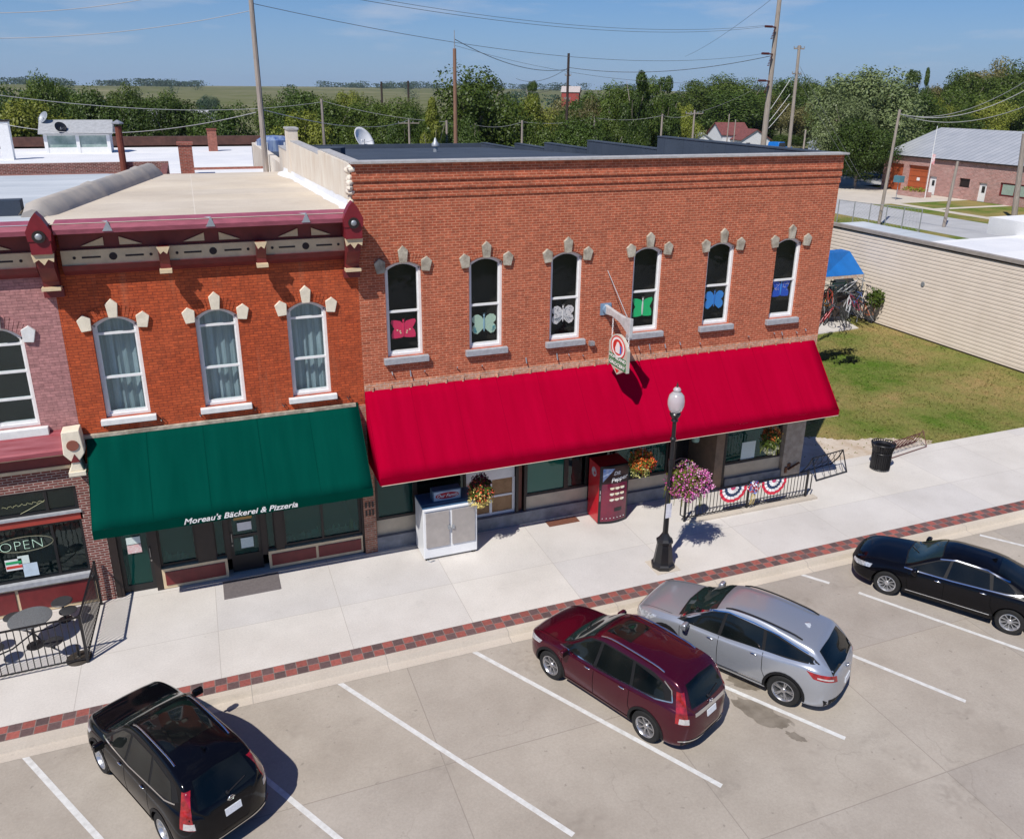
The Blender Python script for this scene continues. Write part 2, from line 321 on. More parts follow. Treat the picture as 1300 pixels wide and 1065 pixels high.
def thing(name,label,cat,loc=(0,0,0),rz=0,group=None):
    o=bpy.data.objects.new(name,None); C.objects.link(o); o.location=loc; o.rotation_euler=(0,0,rz); o.empty_display_size=.1
    o['label']=label;o['category']=cat
    if group:o['group']=group
    return o
def tag(o,label,cat,group=None):
    o['label']=label;o['category']=cat
    if group:o['group']=group
    return o
def struct(o,kind='structure'): o['kind']=kind; return o
def empty(name,parent,loc=(0,0,0)):
    o=bpy.data.objects.new(name,None); C.objects.link(o); o.parent=parent; o.location=loc; o.empty_display_size=.1; return o
def copy_tree(root,loc,rz=None,label=None,scale=None):
    r=root.copy(); C.objects.link(r); r.location=loc
    if rz is not None: r.rotation_euler=(0,0,rz)
    if label: r['label']=label
    if scale: r.scale=scale if isinstance(scale,(tuple,list)) else (scale,)*3
    def rec(o,n):
        for ch in [c for c in bpy.data.objects if c.parent==o]:
            c=ch.copy(); C.objects.link(c); c.parent=n; rec(ch,c)
    rec(root,r); return r
def each(name,boxes,m,parent,bevel=0):
    for b in boxes: q=MB(); q.box(*b); q.build(name,m,parent,bevel=bevel)
def text(name,body,size,mat_,parent,loc,rot,align='CENTER',shear=0,bold=0,ext=.004,sx=1,spacing=1):
    cu=bpy.data.curves.new(name,'FONT'); cu.body=body; cu.size=size; cu.align_x=align; cu.align_y='CENTER'; cu.shear=shear; cu.offset=bold; cu.extrude=ext; cu.space_character=spacing
    cu.resolution_u=3
    o=bpy.data.objects.new(name,cu); C.objects.link(o)
    bpy.context.view_layer.update()
    me=bpy.data.meshes.new_from_object(o.evaluated_get(bpy.context.evaluated_depsgraph_get()))
    C.objects.unlink(o); bpy.data.objects.remove(o)
    me.materials.clear(); me.materials.append(mat_); me.name=name
    o=bpy.data.objects.new(name,me); C.objects.link(o); o.parent=parent; o.location=loc; o.rotation_euler=rot; o.scale=(sx,1,1); return o
# ================================================================ GROUND
def gridsheet(name,x0,x1,y0,y1,nx,ny,zf,m,kind='structure'):
    mb=MB(); vs=[(x0+(x1-x0)*i/nx,y0+(y1-y0)*j/ny) for j in range(ny+1) for i in range(nx+1)]
    mb.add([(x,y,zf(x,y)) for x,y in vs],[(j*(nx+1)+i,j*(nx+1)+i+1,(j+1)*(nx+1)+i+1,(j+1)*(nx+1)+i) for j in range(ny) for i in range(nx)])
    o=mb.build(name,m,fix=False); o['kind']=kind; return o
def hz(x,y):
    d=math.hypot(x,y+20)
    if d<260: return -.3
    t=min(1,(d-260)/2100); r=34*t*t*(3-2*t)*(0.80+.20*math.sin(x*.0017+1.2)) + 5*t*math.sin(x*.0031+y*.0022)
    return -.3+r*.72
STREET_Z=-.15
mb=MB(); n=72; rings=[0,60,140,260,380,520,700,900,1150,1450,1800,2200,2700,3400,4600]
vs=[(0,-20,-.3)]
for r in rings[1:]:
    for i in range(n):
        a=2*math.pi*i/n; x=r*math.cos(a);y=-20+r*math.sin(a); vs.append((x,y,hz(x,y)))
fs=[(0,1+i,1+(i+1)%n) for i in range(n)]
for k in range(len(rings)-2):
    o=1+k*n; fs+=[(o+i,o+n+i,o+n+(i+1)%n,o+(i+1)%n) for i in range(n)]
mb.add(vs,fs); g=mb.build('ground',M_field,fix=False,smooth=80); struct(g)
def sheet(name,x0,x1,y0,y1,z,m,th=None):
    mb=MB()
    if th: mb.box(x0,x1,y0,y1,z-th,z)
    else: mb.add([(x0,y0,z),(x1,y0,z),(x1,y1,z),(x0,y1,z)],[(0,1,2,3)])
    return struct(mb.build(name,m,fix=False))
sheet('street',-45,75,-34,-4.98,STREET_Z,M_street)
sheet('sidewalk',-45,75,-4.12,.4,0,M_walk,.28)
sheet('paver_band',-45,75,-4.58,-4.12,0.0,M_paver,.28)
# kerb with sloped gutter
mb=MB(); mb.add([(-45,-4.58,-.002),(75,-4.58,-.002),(75,-4.74,-.006),(-45,-4.74,-.006),(-45,-4.79,-.13),(75,-4.79,-.13),(75,-5.03,-.144),(-45,-5.03,-.144)],[(3,2,1,0),(4,5,2,3),(7,6,5,4)])
struct(mb.build('kerb',M_curb,fix=False))
# painted stall lines (real positions on the street surface)
M_line=mat('road_paint',(.72,.72,.70),.7,var=0,col2=(.55,.54,.51),vs=7,detail=8)
lines=[((430,866),(598,975)),((600,826),(875,975)),((723,787),(1073,937)),((1083,832),(1226,890)),((1090,752),(1310,829)),((1004,725),(1053,740)),((1244,679),(1330,700))]
dl=Vector((.51,-.86,0)).normalized()
def linepts(a,b):
    A=atz(*a,STREET_Z+.004);B=atz(*b,STREET_Z+.004); return A,B
LP=[]
YE=-10.45
for k,(a,b) in enumerate(lines):
    A,B=linepts(a,b); d=(B-A).normalized()
    if k in (0,1,4,6): B=A+d*((YE-A.y)/d.y)
    if k==3: A=B-d*6.0
    if k==2: A=B-d*6.1
    LP.append((A,B))
A0,B0=LP[0]; LP.append((A0-Vector((3.12,0,0)),B0-Vector((3.12,0,0)))); LP.append((A0-Vector((6.2,0,0)),B0-Vector((6.2,0,0))))
mb=MB()
for A,B in LP:
    d=(B-A).normalized(); s=d.cross(Vector((0,0,1)))*.055
    mb.add([A-s,A+s,B+s,B-s],[(0,1,2,3)])
o=struct(mb.build('parking_stall_lines',M_line,fix=False))
# oil and damp stains on the street : thin irregular sheets
M_stain=mat('damp_oil_stain',(.15,.125,.095),.6,var=0,col2=(.26,.225,.18),vs=3.0,detail=8)
def stain(px,py,rx,ry,rot,seed,name='oil_stain'):
    c=atz(px,py,STREET_Z+.003); mb=MB(); rnd=random.Random(seed); k=34; vs=[(c.x,c.y,STREET_Z+.003)]
    for i in range(k):
        a=2*math.pi*i/k; q=.75+.35*noise.noise(Vector((math.cos(a)*2+seed,math.sin(a)*2,seed)))+rnd.uniform(-.07,.07)
        x,y=rx*q*math.cos(a),ry*q*math.sin(a); vs.append((c.x+x*math.cos(rot)-y*math.sin(rot),c.y+x*math.sin(rot)+y*math.cos(rot),STREET_Z+.003))
    mb.add(vs,[(0,1+i,1+(i+1)%k) for i in range(k)]); return struct(mb.build(name,M_stain,fix=False),'stuff')
stain(965,905,.85,.38,R(-60),3); stain(1010,935,.28,.13,R(-60),5); stain(945,868,.5,.22,R(-50),9)
# lot beside the grocery
mb=MB()
mb.add([(18.5,.4,-.02),(62,.4,-.02),(62,40,-.02),(18.5,40,-.02)],[(0,1,2,3)])
struct(mb.build('lawn',M_grass,fix=False))
M_dirt=mat('dry_sandy_dirt',(.62,.55,.47),.95,var=0,col2=(.44,.34,.24),vs=1.6,bump=.4,bs=20,detail=8)
pts=[(18.6,.39)]+[(20.2,.39),(22,.39),(24.5,.39),(25.4,.5),(24.6,1.1),(23.6,1.45),(22.6,1.75),(21.5,2.2),(20.6,3.2),(19.8,3.4),(18.6,3.6)]
mb=MB()
def inpoly(x,y):
    c=False
    for (x1,y1),(x2,y2) in zip(pts,pts[1:]+pts[:1]):
        if (y1>y)!=(y2>y) and x<(x2-x1)*(y-y1)/(y2-y1)+x1: c=not c
    return c
gs=.07
for i in range(110):
    for j in range(60):
        x=18.4+i*gs; y=.395+j*gs; w1=.30*noise.noise(Vector((x*1.7,y*1.7,3)))+.12*noise.noise(Vector((x*7,y*7,5)))
        if inpoly(x+w1,max(.40,y+w1*.9 if y>.5 else y)): mb.add([(x,y,-.014),(x+gs,y,-.014),(x+gs,y+gs,-.014),(x,y+gs,-.014)],[(0,1,2,3)])
struct(mb.build('bare_dirt',M_dirt,fix=False))
# grass tufts (stuff)
mb=MB(); rnd=random.Random(4)
for i in range(30000):
    x=rnd.uniform(19,36);y=rnd.uniform(.45,19)
    if y<3.6 and x<25.3-(y-.4)*2.0: 
        if rnd.random()<.93: continue
    if noise.noise(Vector((x*.5,y*.5,0)))+rnd.uniform(-.5,.5)<-.35: continue
    h=rnd.uniform(.01,.05); a=rnd.uniform(0,3.14); w=rnd.uniform(.015,.04)
    dx,dy=w*math.cos(a),w*math.sin(a)
    mb.add([(x-dx,y-dy,-.02),(x+dx,y+dy,-.02),(x+rnd.uniform(-.07,.07),y+rnd.uniform(-.07,.07),h)],[(0,1,2)])
M_tuft=mat('grass_blades',(.16,.20,.05),.9,var=0,col2=(.40,.32,.14),vs=.55,detail=6,spec=.05)
struct(mb.build('grass_tufts',M_grass,fix=False),'stuff')
# concrete pad by the bicycles
mb=MB(); P=[atz(1034,425,0),atz(1090,417,0),atz(1058,398,0),atz(1030,400,0)]
mb.add([(p.x,p.y,.03) for p in P]+[(p.x,p.y,-.05) for p in P],[(0,1,2,3),(0,4,5,1),(1,5,6,2)]); struct(mb.build('concrete_pad',M_walk,fix=True))
# far street, grass verge, driveway
sheet('far_street',67.5,77.5,-60,230,-.02,M_farroad)
sheet('far_verge',77.5,93.4,-40,58.5,-.016,M_grass)
sheet('far_lawn',38,67.5,17.5,200,-.024,M_grass)
sheet('far_driveway',77.5,93.4,58.5,77,-.012,M_farconc)
sheet('far_parking_lot',77.5,140,77,125,-.014,M_farroad)
sheet('far_footpath',80.5,82,-40,58.5,-.006,M_farconc)
for y in (45,52.3): sheet('far_footpath',82,93.4,y,y+1.1,-.006,M_farconc)

# ================================================================ BUILDINGS
def wall_ops(mb,x0,x1,z0,z1,y,rd,ops):
    """front wall facing -y with openings (xa,xb,za,zs,rise)"""
    x=x0
    for xa,xb,za,zs,rise in sorted(ops):
        mb.quad((x,y,z0),(xa,y,z0),(xa,y,z1),(x,y,z1))
        if za>z0: mb.quad((xa,y,z0),(xb,y,z0),(xb,y,za),(xa,y,za))
        n=10 if rise else 1; xc=(xa+xb)/2; hw=(xb-xa)/2
        arc=[(xa+(xb-xa)*i/n, zs+(rise*(1-((xa+(xb-xa)*i/n-xc)/hw)**2) if rise else 0)) for i in range(n+1)]
        for (a,b),(c,d) in zip(arc,arc[1:]):
            mb.quad((a,y,b),(c,y,d),(c,y,z1),(a,y,z1)); mb.quad((a,y,b),(c,y,d),(c,y+rd,d),(a,y+rd,b))
        mb.quad((xa,y,za),(xa,y,zs),(xa,y+rd,zs),(xa,y+rd,za)); mb.quad((xb,y,za),(xb,y,zs),(xb,y+rd,zs),(xb,y+rd,za))
        mb.quad((xa,y,za),(xb,y,za),(xb,y+rd,za),(xa,y+rd,za))
        x=xb
    mb.quad((x,y,z0),(x1,y,z0),(x1,y,z1),(x,y,z1))
def arcpts(xa,xb,zs,rise,n=10,inset=0):
    xc=(xa+xb)/2;hw=(xb-xa)/2
    return [(xa+inset+(xb-xa-2*inset)*i/n, zs-inset+rise*(1-((xa+(xb-xa)*i/n-xc)/hw)**2)) for i in range(n+1)]
def keystone(mb,xc,zc,w,h,tilt,y0,y1):
    pts=[(-w*.36,-h/2),(w*.36,-h/2),(w/2,h*.22),(0,h/2),(-w/2,h*.22)]
    c,s=math.cos(tilt),math.sin(tilt)
    mb.prism([(xc+a*c-b*s,zc+a*s+b*c) for a,b in pts],y0,y1)
def window(parent,xc,za,zs,rise,w,rails,framem,glassm,sillm,stonem,stones,back,arch=True,panel=None,sill_h=.17,sillw=.12,brickm=None):
    xa,xb=xc-w/2,xc+w/2; fw=.07
    win=MB()
    out=arcpts(xa+.004,xb-.004,zs,rise-.004); inn=arcpts(xa+.004,xb-.004,zs,rise-.004,inset=fw)
    y0,y1=.10,.20
    # outer frame as prisms: jambs, arch, base
    win.box(xa+.004,xa+fw,y0,y1,za+.003,zs-.01); win.box(xb-fw,xb-.004,y0,y1,za+.003,zs-.01); win.box(xa+fw,xb-fw,y0,y1,za+.003,za+fw)
    for (a,b),(c,d),(e,f),(g_,h) in zip(out,out[1:],inn,inn[1:]):
        win.prism([(a,b),(c,d),(g_,h),(e,f)],y0,y1)
    fr=win.build('window',framem,parent)
    s=MB()
    for r in rails: s.box(xa+fw,xb-fw,y0+.02,y1,r-.028,r+.028)
    s.box(xa+fw,xb-fw,y0+.03,y1+.02,za+fw,za+fw+.06)
    s.box(xa+fw,xa+fw+.035,y0+.03,y1-.01,za+fw+.06,zs-.02); s.box(xb-fw-.035,xb-fw,y0+.03,y1-.01,za+fw+.06,zs-.02)
    s.build('sash',framem,fr)
    g=MB(); a=inn; g.prism([(xb-fw,za+fw),(xa+fw,za+fw)]+inn,y0+.055,y0+.059); g.build('pane',glassm,fr)
    if back is not None:
        b=MB(); bx0,bx1=xa-.3,xb+.3
        if back=='curtain':
            n=46; vs=[];
            for z in (za-.05,zs+rise+.1):
                for i in range(n+1):
                    x=bx0+(bx1-bx0)*i/n; vs.append((x,.36+.035*math.sin(i*1.1)+.02*math.sin(i*.47),z))
            b.add(vs,[(i,i+1,n+1+i+1,n+1+i) for i in range(n)]); b.build('curtain',M_curt,fr,fix=False)
        else:
            b.box(bx0,bx1,.62,.66,za-.3,zs+rise+.2); b.box(bx0,bx1,.26,.62,za-.34,za-.3); b.build('dark_room_backing',M_int,fr)  # near-black backing stands in for the dark room behind the glass
    sl=MB()
    if sillw: sl.box(xa-sillw,xb+sillw,-.13,.10,za-sill_h,za-.002); sl.build('sill',sillm,fr,bevel=.012)
    st=zs+rise
    if stones:
        for tx,tz,tilt,ww,hh in ((xc,st+.20,0,.26,.44),(xa-.12,zs+.09,R(6),.29,.38),(xb+.12,zs+.09,R(-6),.29,.38)):
            k=MB(); keystone(k,tx,tz,ww,hh,tilt,-.07,.02); k.build('arch_stone',stonem,fr,bevel=.01)
    if arch and brickm:
        b=MB(); n=15; ring=arcpts(xa-.02,xb+.02,zs+.015,rise+.0,n)
        for i in range(n):
            (a0,b0),(c0,d0)=ring[i],ring[i+1]
            t=lambda x:( (x-xc)/(w/2))
            up=.27
            def outp(x,z): k=t(x); return (x+k*.13, z+up*(1-.12*abs(k)))
            g1=.006
            p0=(a0+g1,b0);p1=(c0-g1,d0);q0=outp(a0+g1,b0);q1=outp(c0-g1,d0)
            b.prism([p0,p1,q1,q0],-.014,.03)
        b.build('arch_bricks',brickm,fr)
    return fr
def side(mb,x,y0,y1,z0,z1): mb.quad((x,y0,z0),(x,y1,z0),(x,y1,z1),(x,y0,z1))

# ---- crimson-awning grocery (big brick block)
XL,XR=3.66,18.56
groc=thing('grocery_building','two storey red brick corner shop with six tall arched windows and long crimson awning','building',(0,0,0))
wx=[4.83,7.09,9.465,12.04,14.53,16.99]; WSILL,WSPR,WRISE,WW=5.72,8.09,.16,.97
mb=MB()
wall_ops(mb,XL,XR,5.05,9.86,0,.24,[(x-WW/2,x+WW/2,WSILL,WSPR,WRISE) for x in wx])
# corbelled top courses
for i,(z0,z1,yy) in enumerate(((9.86,9.96,-.025),(9.96,10.07,-.004),(10.07,10.17,-.04),(10.17,10.28,-.015),(10.28,10.38,-.055),(10.38,10.70,-.035))):
    mb.box(XL-.02,XR+.02,yy,.28,z0,z1)
groc_wall=mb.build('front_wall',M_brick_red,groc,fix=False)
mb=MB(); mb.box(XL+.01,XR-.01,-.012,.24,4.6,5.05); 
for i in range(30):
    x=XL+.25+i*.5+random.uniform(-.05,.05); mb.box(x-.02,x+.02,-.05,-.012,5.0-.16,5.0-.02)
mb.build('tan_brick_course',M_brick_tan,groc)
mb=MB(); mb.box(XL-.05,XR+.1,-.16,.34,10.70,10.755); mb.build('parapet_coping',M_coping,groc)
# side + rear walls, stepped parapets
mb=MB(); steps=[(0.3,10.4,10.7),(10.4,17.0,10.2),(17,22.3,9.8),(22.3,26.8,9.52),(26.8,33,9.22)]
for a,b,z in steps: mb.box(XR-.3,XR,a,b,-.1,z)
mb.build('east_wall',M_brick_side,groc)
mb=MB()
for a,b,z in steps: mb.box(XR-.33,XR-.303,a+.02,b-.02,8.4,z-.02); mb.box(XR-.35,XR+.04,a,b,z,z+.045)
mb.build('parapet_flashing',M_roofblu,groc)
mb=MB(); mb.box(XL,XL+.3,.3,5.6,0,10.66); mb.box(XL,XL+.3,5.6,13.0,0,10.52);mb.box(XL-.02,XL+.34,13.0,14.1,0,10.95);mb.box(XL,XL+.3,14.1,17.2,0,10.1); mb.box(XL,XL+.3,17.2,33,0,9.4)
mb.build('party_wall',M_stucco,groc)
mb=MB(); mb.box(XL+.05,XL+.36,.3,5.6,10.66,10.70); mb.box(XL+.02,XL+.36,5.6,13.0,10.52,10.56); mb.box(XL-.06,XL+.38,12.96,14.14,10.95,11.02);mb.box(XL-.02,XL+.34,14.14,17.2,10.1,10.14)
mb.build('party_wall_coping',M_coping,groc)
mb=MB(); mb.add([(XL+.3,.28,10.25),(XR-.3,.28,10.25),(XR-.3,33,8.95),(XL+.3,33,8.95)],[(0,1,2,3)]); mb.box(XL,XR,33,33.3,0,9.2); mb.build('roof',M_roofblu,groc)
# stucco quoin rubble at left corner
mb=MB()
rnd=random.Random(2)
for i in range(26):
    z=9.75+rnd.uniform(0,.85); mb.blob((XL-.06+rnd.uniform(-.04,.06),rnd.uniform(0.02,.3),z),.09,.12,.08,7,5,.15)
mb.build('mortar_patch',M_stucco,groc,smooth=50)
for i,x in enumerate(wx):
    window(groc,x,WSILL,WSPR,WRISE,WW,[WSILL+1.20],M_white,M_glass_dk,M_sill_g,M_stone,True,'dark',brickm=M_brick_red)
mb=MB()
for i in range(34):
    x=XL+.3+i*.44+rnd.uniform(-.1,.1)
    if rnd.random()<.5: mb.bar((x,-.02,5.25+rnd.uniform(-.05,.1)),(x,-.09,5.2+rnd.uniform(-.05,.1)),.025)
for x in (9.6,): mb.box(x+.62,x+.76,-.14,0,5.5,5.62)
mb.build('wall_anchors',M_galv,groc)
# butterflies in the windows
def butterfly(x,z,w,h,m,label,shape,marks,twist=0):
    t=thing('paper_butterfly',label,'window decoration',(x,.185,z),0,'paper butterflies in the upstairs windows')
    def wing(s):
        if shape=='square': P=[(0.02,.30),(.12,.42),(.30,.48),(.46,.50),(.50,.38),(.42,.16),(.36,.04),(.44,-.10),(.48,-.28),(.47,-.46),(.30,-.47),(.12,-.45),(.02,-.42)]
        elif shape=='round': P=[(0.02,.20),(.10,.38),(.24,.49),(.40,.46),(.50,.32),(.48,.14),(.38,.02),(.47,-.10),(.50,-.28),(.42,-.44),(.28,-.50),(.14,-.36),(.02,-.20)]
        else: P=[(0.02,.16),(.12,.30),(.28,.42),(.48,.50),(.50,.30),(.44,.10),(.34,-.02),(.44,-.16),(.40,-.36),(.26,-.50),(.14,-.40),(.02,-.26)]
        return [(s*a*w,b*h) for a,b in P]
    for s in (-1,1):
        mb=MB(); P=wing(s); c=(s*.22*w,.0); vs=[(0,-.004,0)]; 
        mb.prism(P if s>0 else P[::-1],-.004,.004); mb.build('wing',m,t)
    mb=MB(); mb.blob((0,-.008,0),.022*w/.5,.012,.40*h,8,8); mb.blob((0,-.008,.42*h),.03,.015,.035,8,6); mb.tube([(0,-.008,.44*h),(-.03,-.008,.55*h)],.004,4); mb.tube([(0,-.008,.44*h),(.03,-.008,.55*h)],.004,4)
    mb.build('body',marks[0],t)
    mb=MB(); rd=random.Random(int(x*10))
    kind=marks[1]
    for s in (-1,1):
        if kind=='dots':
            for q in range(16):
                a,b=rd.uniform(.08,.42)*w,rd.uniform(-.1,.38)*h; mb.cyl((s*a,-.006,b),(s*a,-.012,b),.010*marks[3],n=7)
        if kind=='spots':
            for q in range(3):
                a,b=(.14,.25,.12)[q]*w,(-.1,-.04,-.2)[q]*h; mb.cyl((s*a,-.006,b),(s*a,-.012,b),.022,n=8)
        if kind=='stripes' or marks[4]:
            for q in range(4): 
                o=q*.075; mb.bar((s*(.05+o)*w,-.008,-.06*h-.02*q),(s*(.22+o)*w,-.008,(-.38+.05*q)*h),.010,.006)
        if kind=='edge':
            for q in range(5): a=R(-70+q*24); mb.bar((s*(.30+.05*math.cos(a))*w,-.008,(-.22+.10*math.sin(a))*h),(s*(.30+.17*math.cos(a))*w,-.008,(-.22+.24*math.sin(a))*h),.022,.006)
    if mb.v: mb.build('wing_marks',marks[2],t)
    return t
c=lambda n,col: mat(n,col,.6,var=.08,vs=30,world=False)
bw,bh=.70,.50
butterfly(wx[0],6.42,.68,.52,c('pink_paper',(.80,.03,.13)),'pink square-winged paper butterfly behind the leftmost upstairs window of the brick shop','square',(c('pink_paper',(.8,.03,.13)),'spots',c('yellow_spot',(.9,.8,.5)),1,False))
butterfly(wx[1],6.36,.70,.56,c('mint_paper',(.52,.72,.56)),'pale mint paper butterfly with teal wing edges in the second window from the left','round',(c('blue_grey_paper',(.3,.5,.6)),'edge',c('teal_mark',(.02,.28,.38)),1,False))
butterfly(wx[2],6.42,.68,.54,c('white_paper',(.82,.80,.78)),'white paper butterfly with dark dots and red stripes in the third upstairs window','round',(c('white_paper',(.82,.8,.78)),'dots',c('dark_dot',(.05,.08,.10)),1,True))
butterfly(wx[3],6.42,.66,.58,c('green_paper',(.01,.62,.20)),'bright green paper butterfly with a white body in the window beside the hanging sign','square',(c('white_paper',(.82,.8,.78)),'none',None,1,False))
butterfly(wx[4],6.46,.66,.56,c('sky_paper',(.04,.30,.80)),'plain sky blue paper butterfly in the second window from the right','round',(c('sky_dark',(.03,.22,.65)),'none',None,1,False))
butterfly(wx[5],6.62,.66,.52,c('royal_paper',(.01,.10,.62)),'royal blue paper butterfly with white dots in the rightmost upstairs window','square',(c('sky_paper',(.04,.3,.8)),'dots',c('white_paper',(.82,.8,.78)),1,False))

# awning builder
def awning(parent,x0,x1,ztop,zf,D,val,m,md,scallop=False):
    a=MB(); nx=int((x1-x0)/.35); ny=8; vs=[]
    for j in range(ny+1):
        t=j/ny
        for i in range(nx+1):
            s=i/nx; sag=-.030*math.sin(math.pi*t)*(.6+.4*abs(math.sin(s*nx*.35/1.85*math.pi)))
            sag+=.012*noise.noise(Vector((s*9,t*2,x0)))
            vs.append((x0+(x1-x0)*s,-.02-D*t,ztop+(zf+val-ztop)*t+sag))
    fs=[(j*(nx+1)+i,(j+1)*(nx+1)+i,(j+1)*(nx+1)+i+1,j*(nx+1)+i+1) for j in range(ny) for i in range(nx)]
    a.add(vs,fs); 
    for x,s in ((x0,1),(x1,-1)):   # side cheeks
        a.add([(x,-.02,ztop),(x,-.02-D,zf+val),(x,-.02-D,zf),(x,-.02,zf)],[(0,1,2,3)])
    o=a.build('awning',m,parent,fix=False,smooth=35)
    sd=o.modifiers.new('solid','SOLIDIFY'); sd.thickness=.012; sd.offset=-1
    v=MB(); v.add([(x0-.004,-.03-D,zf+val+.004),(x1+.004,-.03-D,zf+val+.004),(x1+.004,-.03-D,zf),(x0-.004,-.03-D,zf)],[(0,1,2,3)])
    vo=v.build('valance',md,o,fix=False); sd=vo.modifiers.new('solid','SOLIDIFY'); sd.thickness=.012
    nS=max(2,round((x1-x0)/1.23)); zt2=zf+val
    for q in range(1,nS):
        xx=x0+(x1-x0)*q/nS; sv=[]
        for j in range(9):
            t=j/8; s_=(xx-x0)/(x1-x0); sag=-.030*math.sin(math.pi*t)*(.6+.4*abs(math.sin(s_*nx*.35/1.85*math.pi)))+.012*noise.noise(Vector((s_*9,t*2,x0)))
            for e in (-.009,.009): sv.append((xx+e,-.02-D*t,ztop+(zf+val-ztop)*t+sag+.006))
        sm_=MB(); sm_.add(sv,[(2*j,2*j+1,2*j+3,2*j+2) for j in range(8)]); sm_.build('awning_seam',md,o,fix=False)
    f=MB(); f.tube([(x0+.03,-D+.01,zf+.02),(x1-.03,-D+.01,zf+.02)],.02,6)
    n=max(2,round((x1-x0)/1.85))
    for i in range(n+1):
        x=x0+.04+(x1-x0-.08)*i/n; f.tube([(x,-.03,ztop-.07),(x,-D+.01,zf+val-.06)],.016,5); f.tube([(x,-.03,zf+.25),(x,-D+.01,zf+.02)],.016,5); f.tube([(x,-.02,zf+.2),(x,-.02,ztop-.05)],.016,5)
    f.build('awning_frame',M_galv,o,smooth=40)
    return o
aw=awning(groc,3.68,18.42,4.86,2.80,1.52,.20,M_crim,M_crimd)
mb=MB(); mb.tube([(3.7,-1.575,2.80),(18.4,-1.575,2.80)],.010,5); mb.build('hem_cord',mat('cream_cord',(.6,.5,.4),.6),aw)
mb=MB(); mb.box(XL+.02,XR-.02,-.05,.0,4.55,4.60)
mb.build('awning_ledger',M_dark,groc)

# ---- shop front of the grocery: glass line y=.35, piers at y=0
def shop_interior(parent,x0,x1,y0,y1,z1,m=M_intb,shelf=True,rs=1):
    b=MB(); b.quad((x0,y1,-.0),(x1,y1,0),(x1,y1,z1),(x0,y1,z1)); b.quad((x0,y0,0.02),(x1,y0,0.02),(x1,y1,0.02),(x0,y1,0.02)); b.quad((x0,y0,z1),(x1,y0,z1),(x1,y1,z1),(x0,y1,z1))
    side(b,x0,y0,y1,0,z1); side(b,x1,y0,y1,0,z1); o=b.build('shop_interior',m,parent,fix=False)
    return o
def shopwin(parent,x0,x1,z0,z1,y,glassm,mull=(),fw=.07,framem=None,dep=.09):
    framem=framem or M_dark; f=MB(); f.box(x0,x1,y,y+dep,z0,z0+fw); f.box(x0,x1,y,y+dep,z1-fw,z1); f.box(x0,x0+fw,y,y+dep,z0+fw,z1-fw); f.box(x1-fw,x1,y,y+dep,z0+fw,z1-fw)
    for m in mull: f.box(m-fw/2,m+fw/2,y,y+dep,z0+fw,z1-fw)
    o=f.build('window',framem,parent); g=MB(); g.box(x0+fw*.5,x1-fw*.5,y+dep*.45,y+dep*.55,z0+fw*.5,z1-fw*.5); g.build('pane',glassm,o); return o
def paper(parent,x,z,w,h,y,m,name='notice',rot=0):
    p=MB(); p.prism([(x-w/2,z-h/2),(x+w/2,z-h/2),(x+w/2,z+h/2),(x-w/2,z+h/2)],y,y+.004); return p.build(name,m,parent)
M_paper=mat('notice_paper',(.72,.80,.76),.7,var=0,col2=(.60,.70,.67),vs=25)
shop_interior(groc,XL+.1,XR-.35,.46,4.2,4.4,M_int)
gw=MB(); gw.box(XL,XR,.30,.45,3.5,4.6); o=gw.build('transom_wall',M_dark,groc)
y=.12
gwn=shopwin(groc,3.84,4.98,.90,3.5,y,M_glass_shop)
mb=MB(); mb.box(3.84,6.50,.10,.3,.42,.90); mb.build('bulkhead_panel',mat('tan_bulkhead',(.50,.43,.32),.7,var=.1),groc)
each('base_step',[(3.80,10.45,-.02,.3,.0,.42),(11.35,13.35,-.02,.3,0,.42),(15.5,17.8,-.02,.3,0,.30)],mat('blue_grey_concrete',(.20,.21,.23),.85,var=.25),groc)
shopwin(groc,4.98,6.50,.90,3.5,y,M_glass_bar)
# double doors with white panels and amber glass
dd=MB(); 
for z0,z1 in ((.42,.50),(1.0,1.06),(1.58,3.3)): dd.box(6.52,8.03,.14,.2,z0,z1)
for x in (6.52,7.235,7.96): dd.box(x,x+.08,.13,.2,.42,1.58)
ddo=dd.build('double_door',M_white,groc)
mb=MB(); mb.box(6.55,8.0,.165,.175,.46,1.60); mb.build('pane',mat('amber_kraft_pane',(.20,.10,.035),.45,var=0,col2=(.36,.20,.09),vs=3.0,spec=.5),ddo)
mb=MB(); mb.box(7.20,7.23,.08,.13,1.2,1.42); mb.build('door_handle',M_black,ddo)
each('door_post',[(x,x+.07,.02,.3,.2,3.5) for x in (8.05,8.30)],M_dark,groc)
mb=MB(); mb.box(8.10,8.26,.12,.2,.2,3.5); mb.build('door_post_panel',mat('rust_panel',(.17,.05,.03),.6,var=.2),groc)
shopwin(groc,8.37,9.72,.86,3.5,y,M_glass_grn)
shopwin(groc,9.72,10.45,.86,3.5,y,M_glass_bar)
mb=MB(); mb.box(8.37,10.45,.09,.3,.42,.86); mb.build('bulkhead_panel',MC['tan_bulkhead'],groc)
shopwin(groc,10.45,11.35,.05,3.5,y+.1,M_glass_bar)
w=shopwin(groc,11.38,13.30,.84,3.5,y,M_glass_shop)
mb=MB()
for i in range(16): mb.box(11.5+i*.1,11.53+i*.1,.3,.32,1.75,3.2)
mb.build('blind',mat('pale_blind',(.35,.42,.38),.8),w)
mb=MB(); mb.box(11.38,13.33,.09,.3,.42,.84); mb.build('bulkhead_panel',MC['tan_bulkhead'],groc)
mb=MB(); mb.box(13.33,13.50,-.02,.3,0,3.5); mb.build('door_post',M_dark,groc)
mb=MB(); mb.box(15.02,15.34,-.02,1.6,.0,3.5); mb.build('entry_pier',mat('brown_stucco',(.25,.17,.11),.8,var=.2),groc)
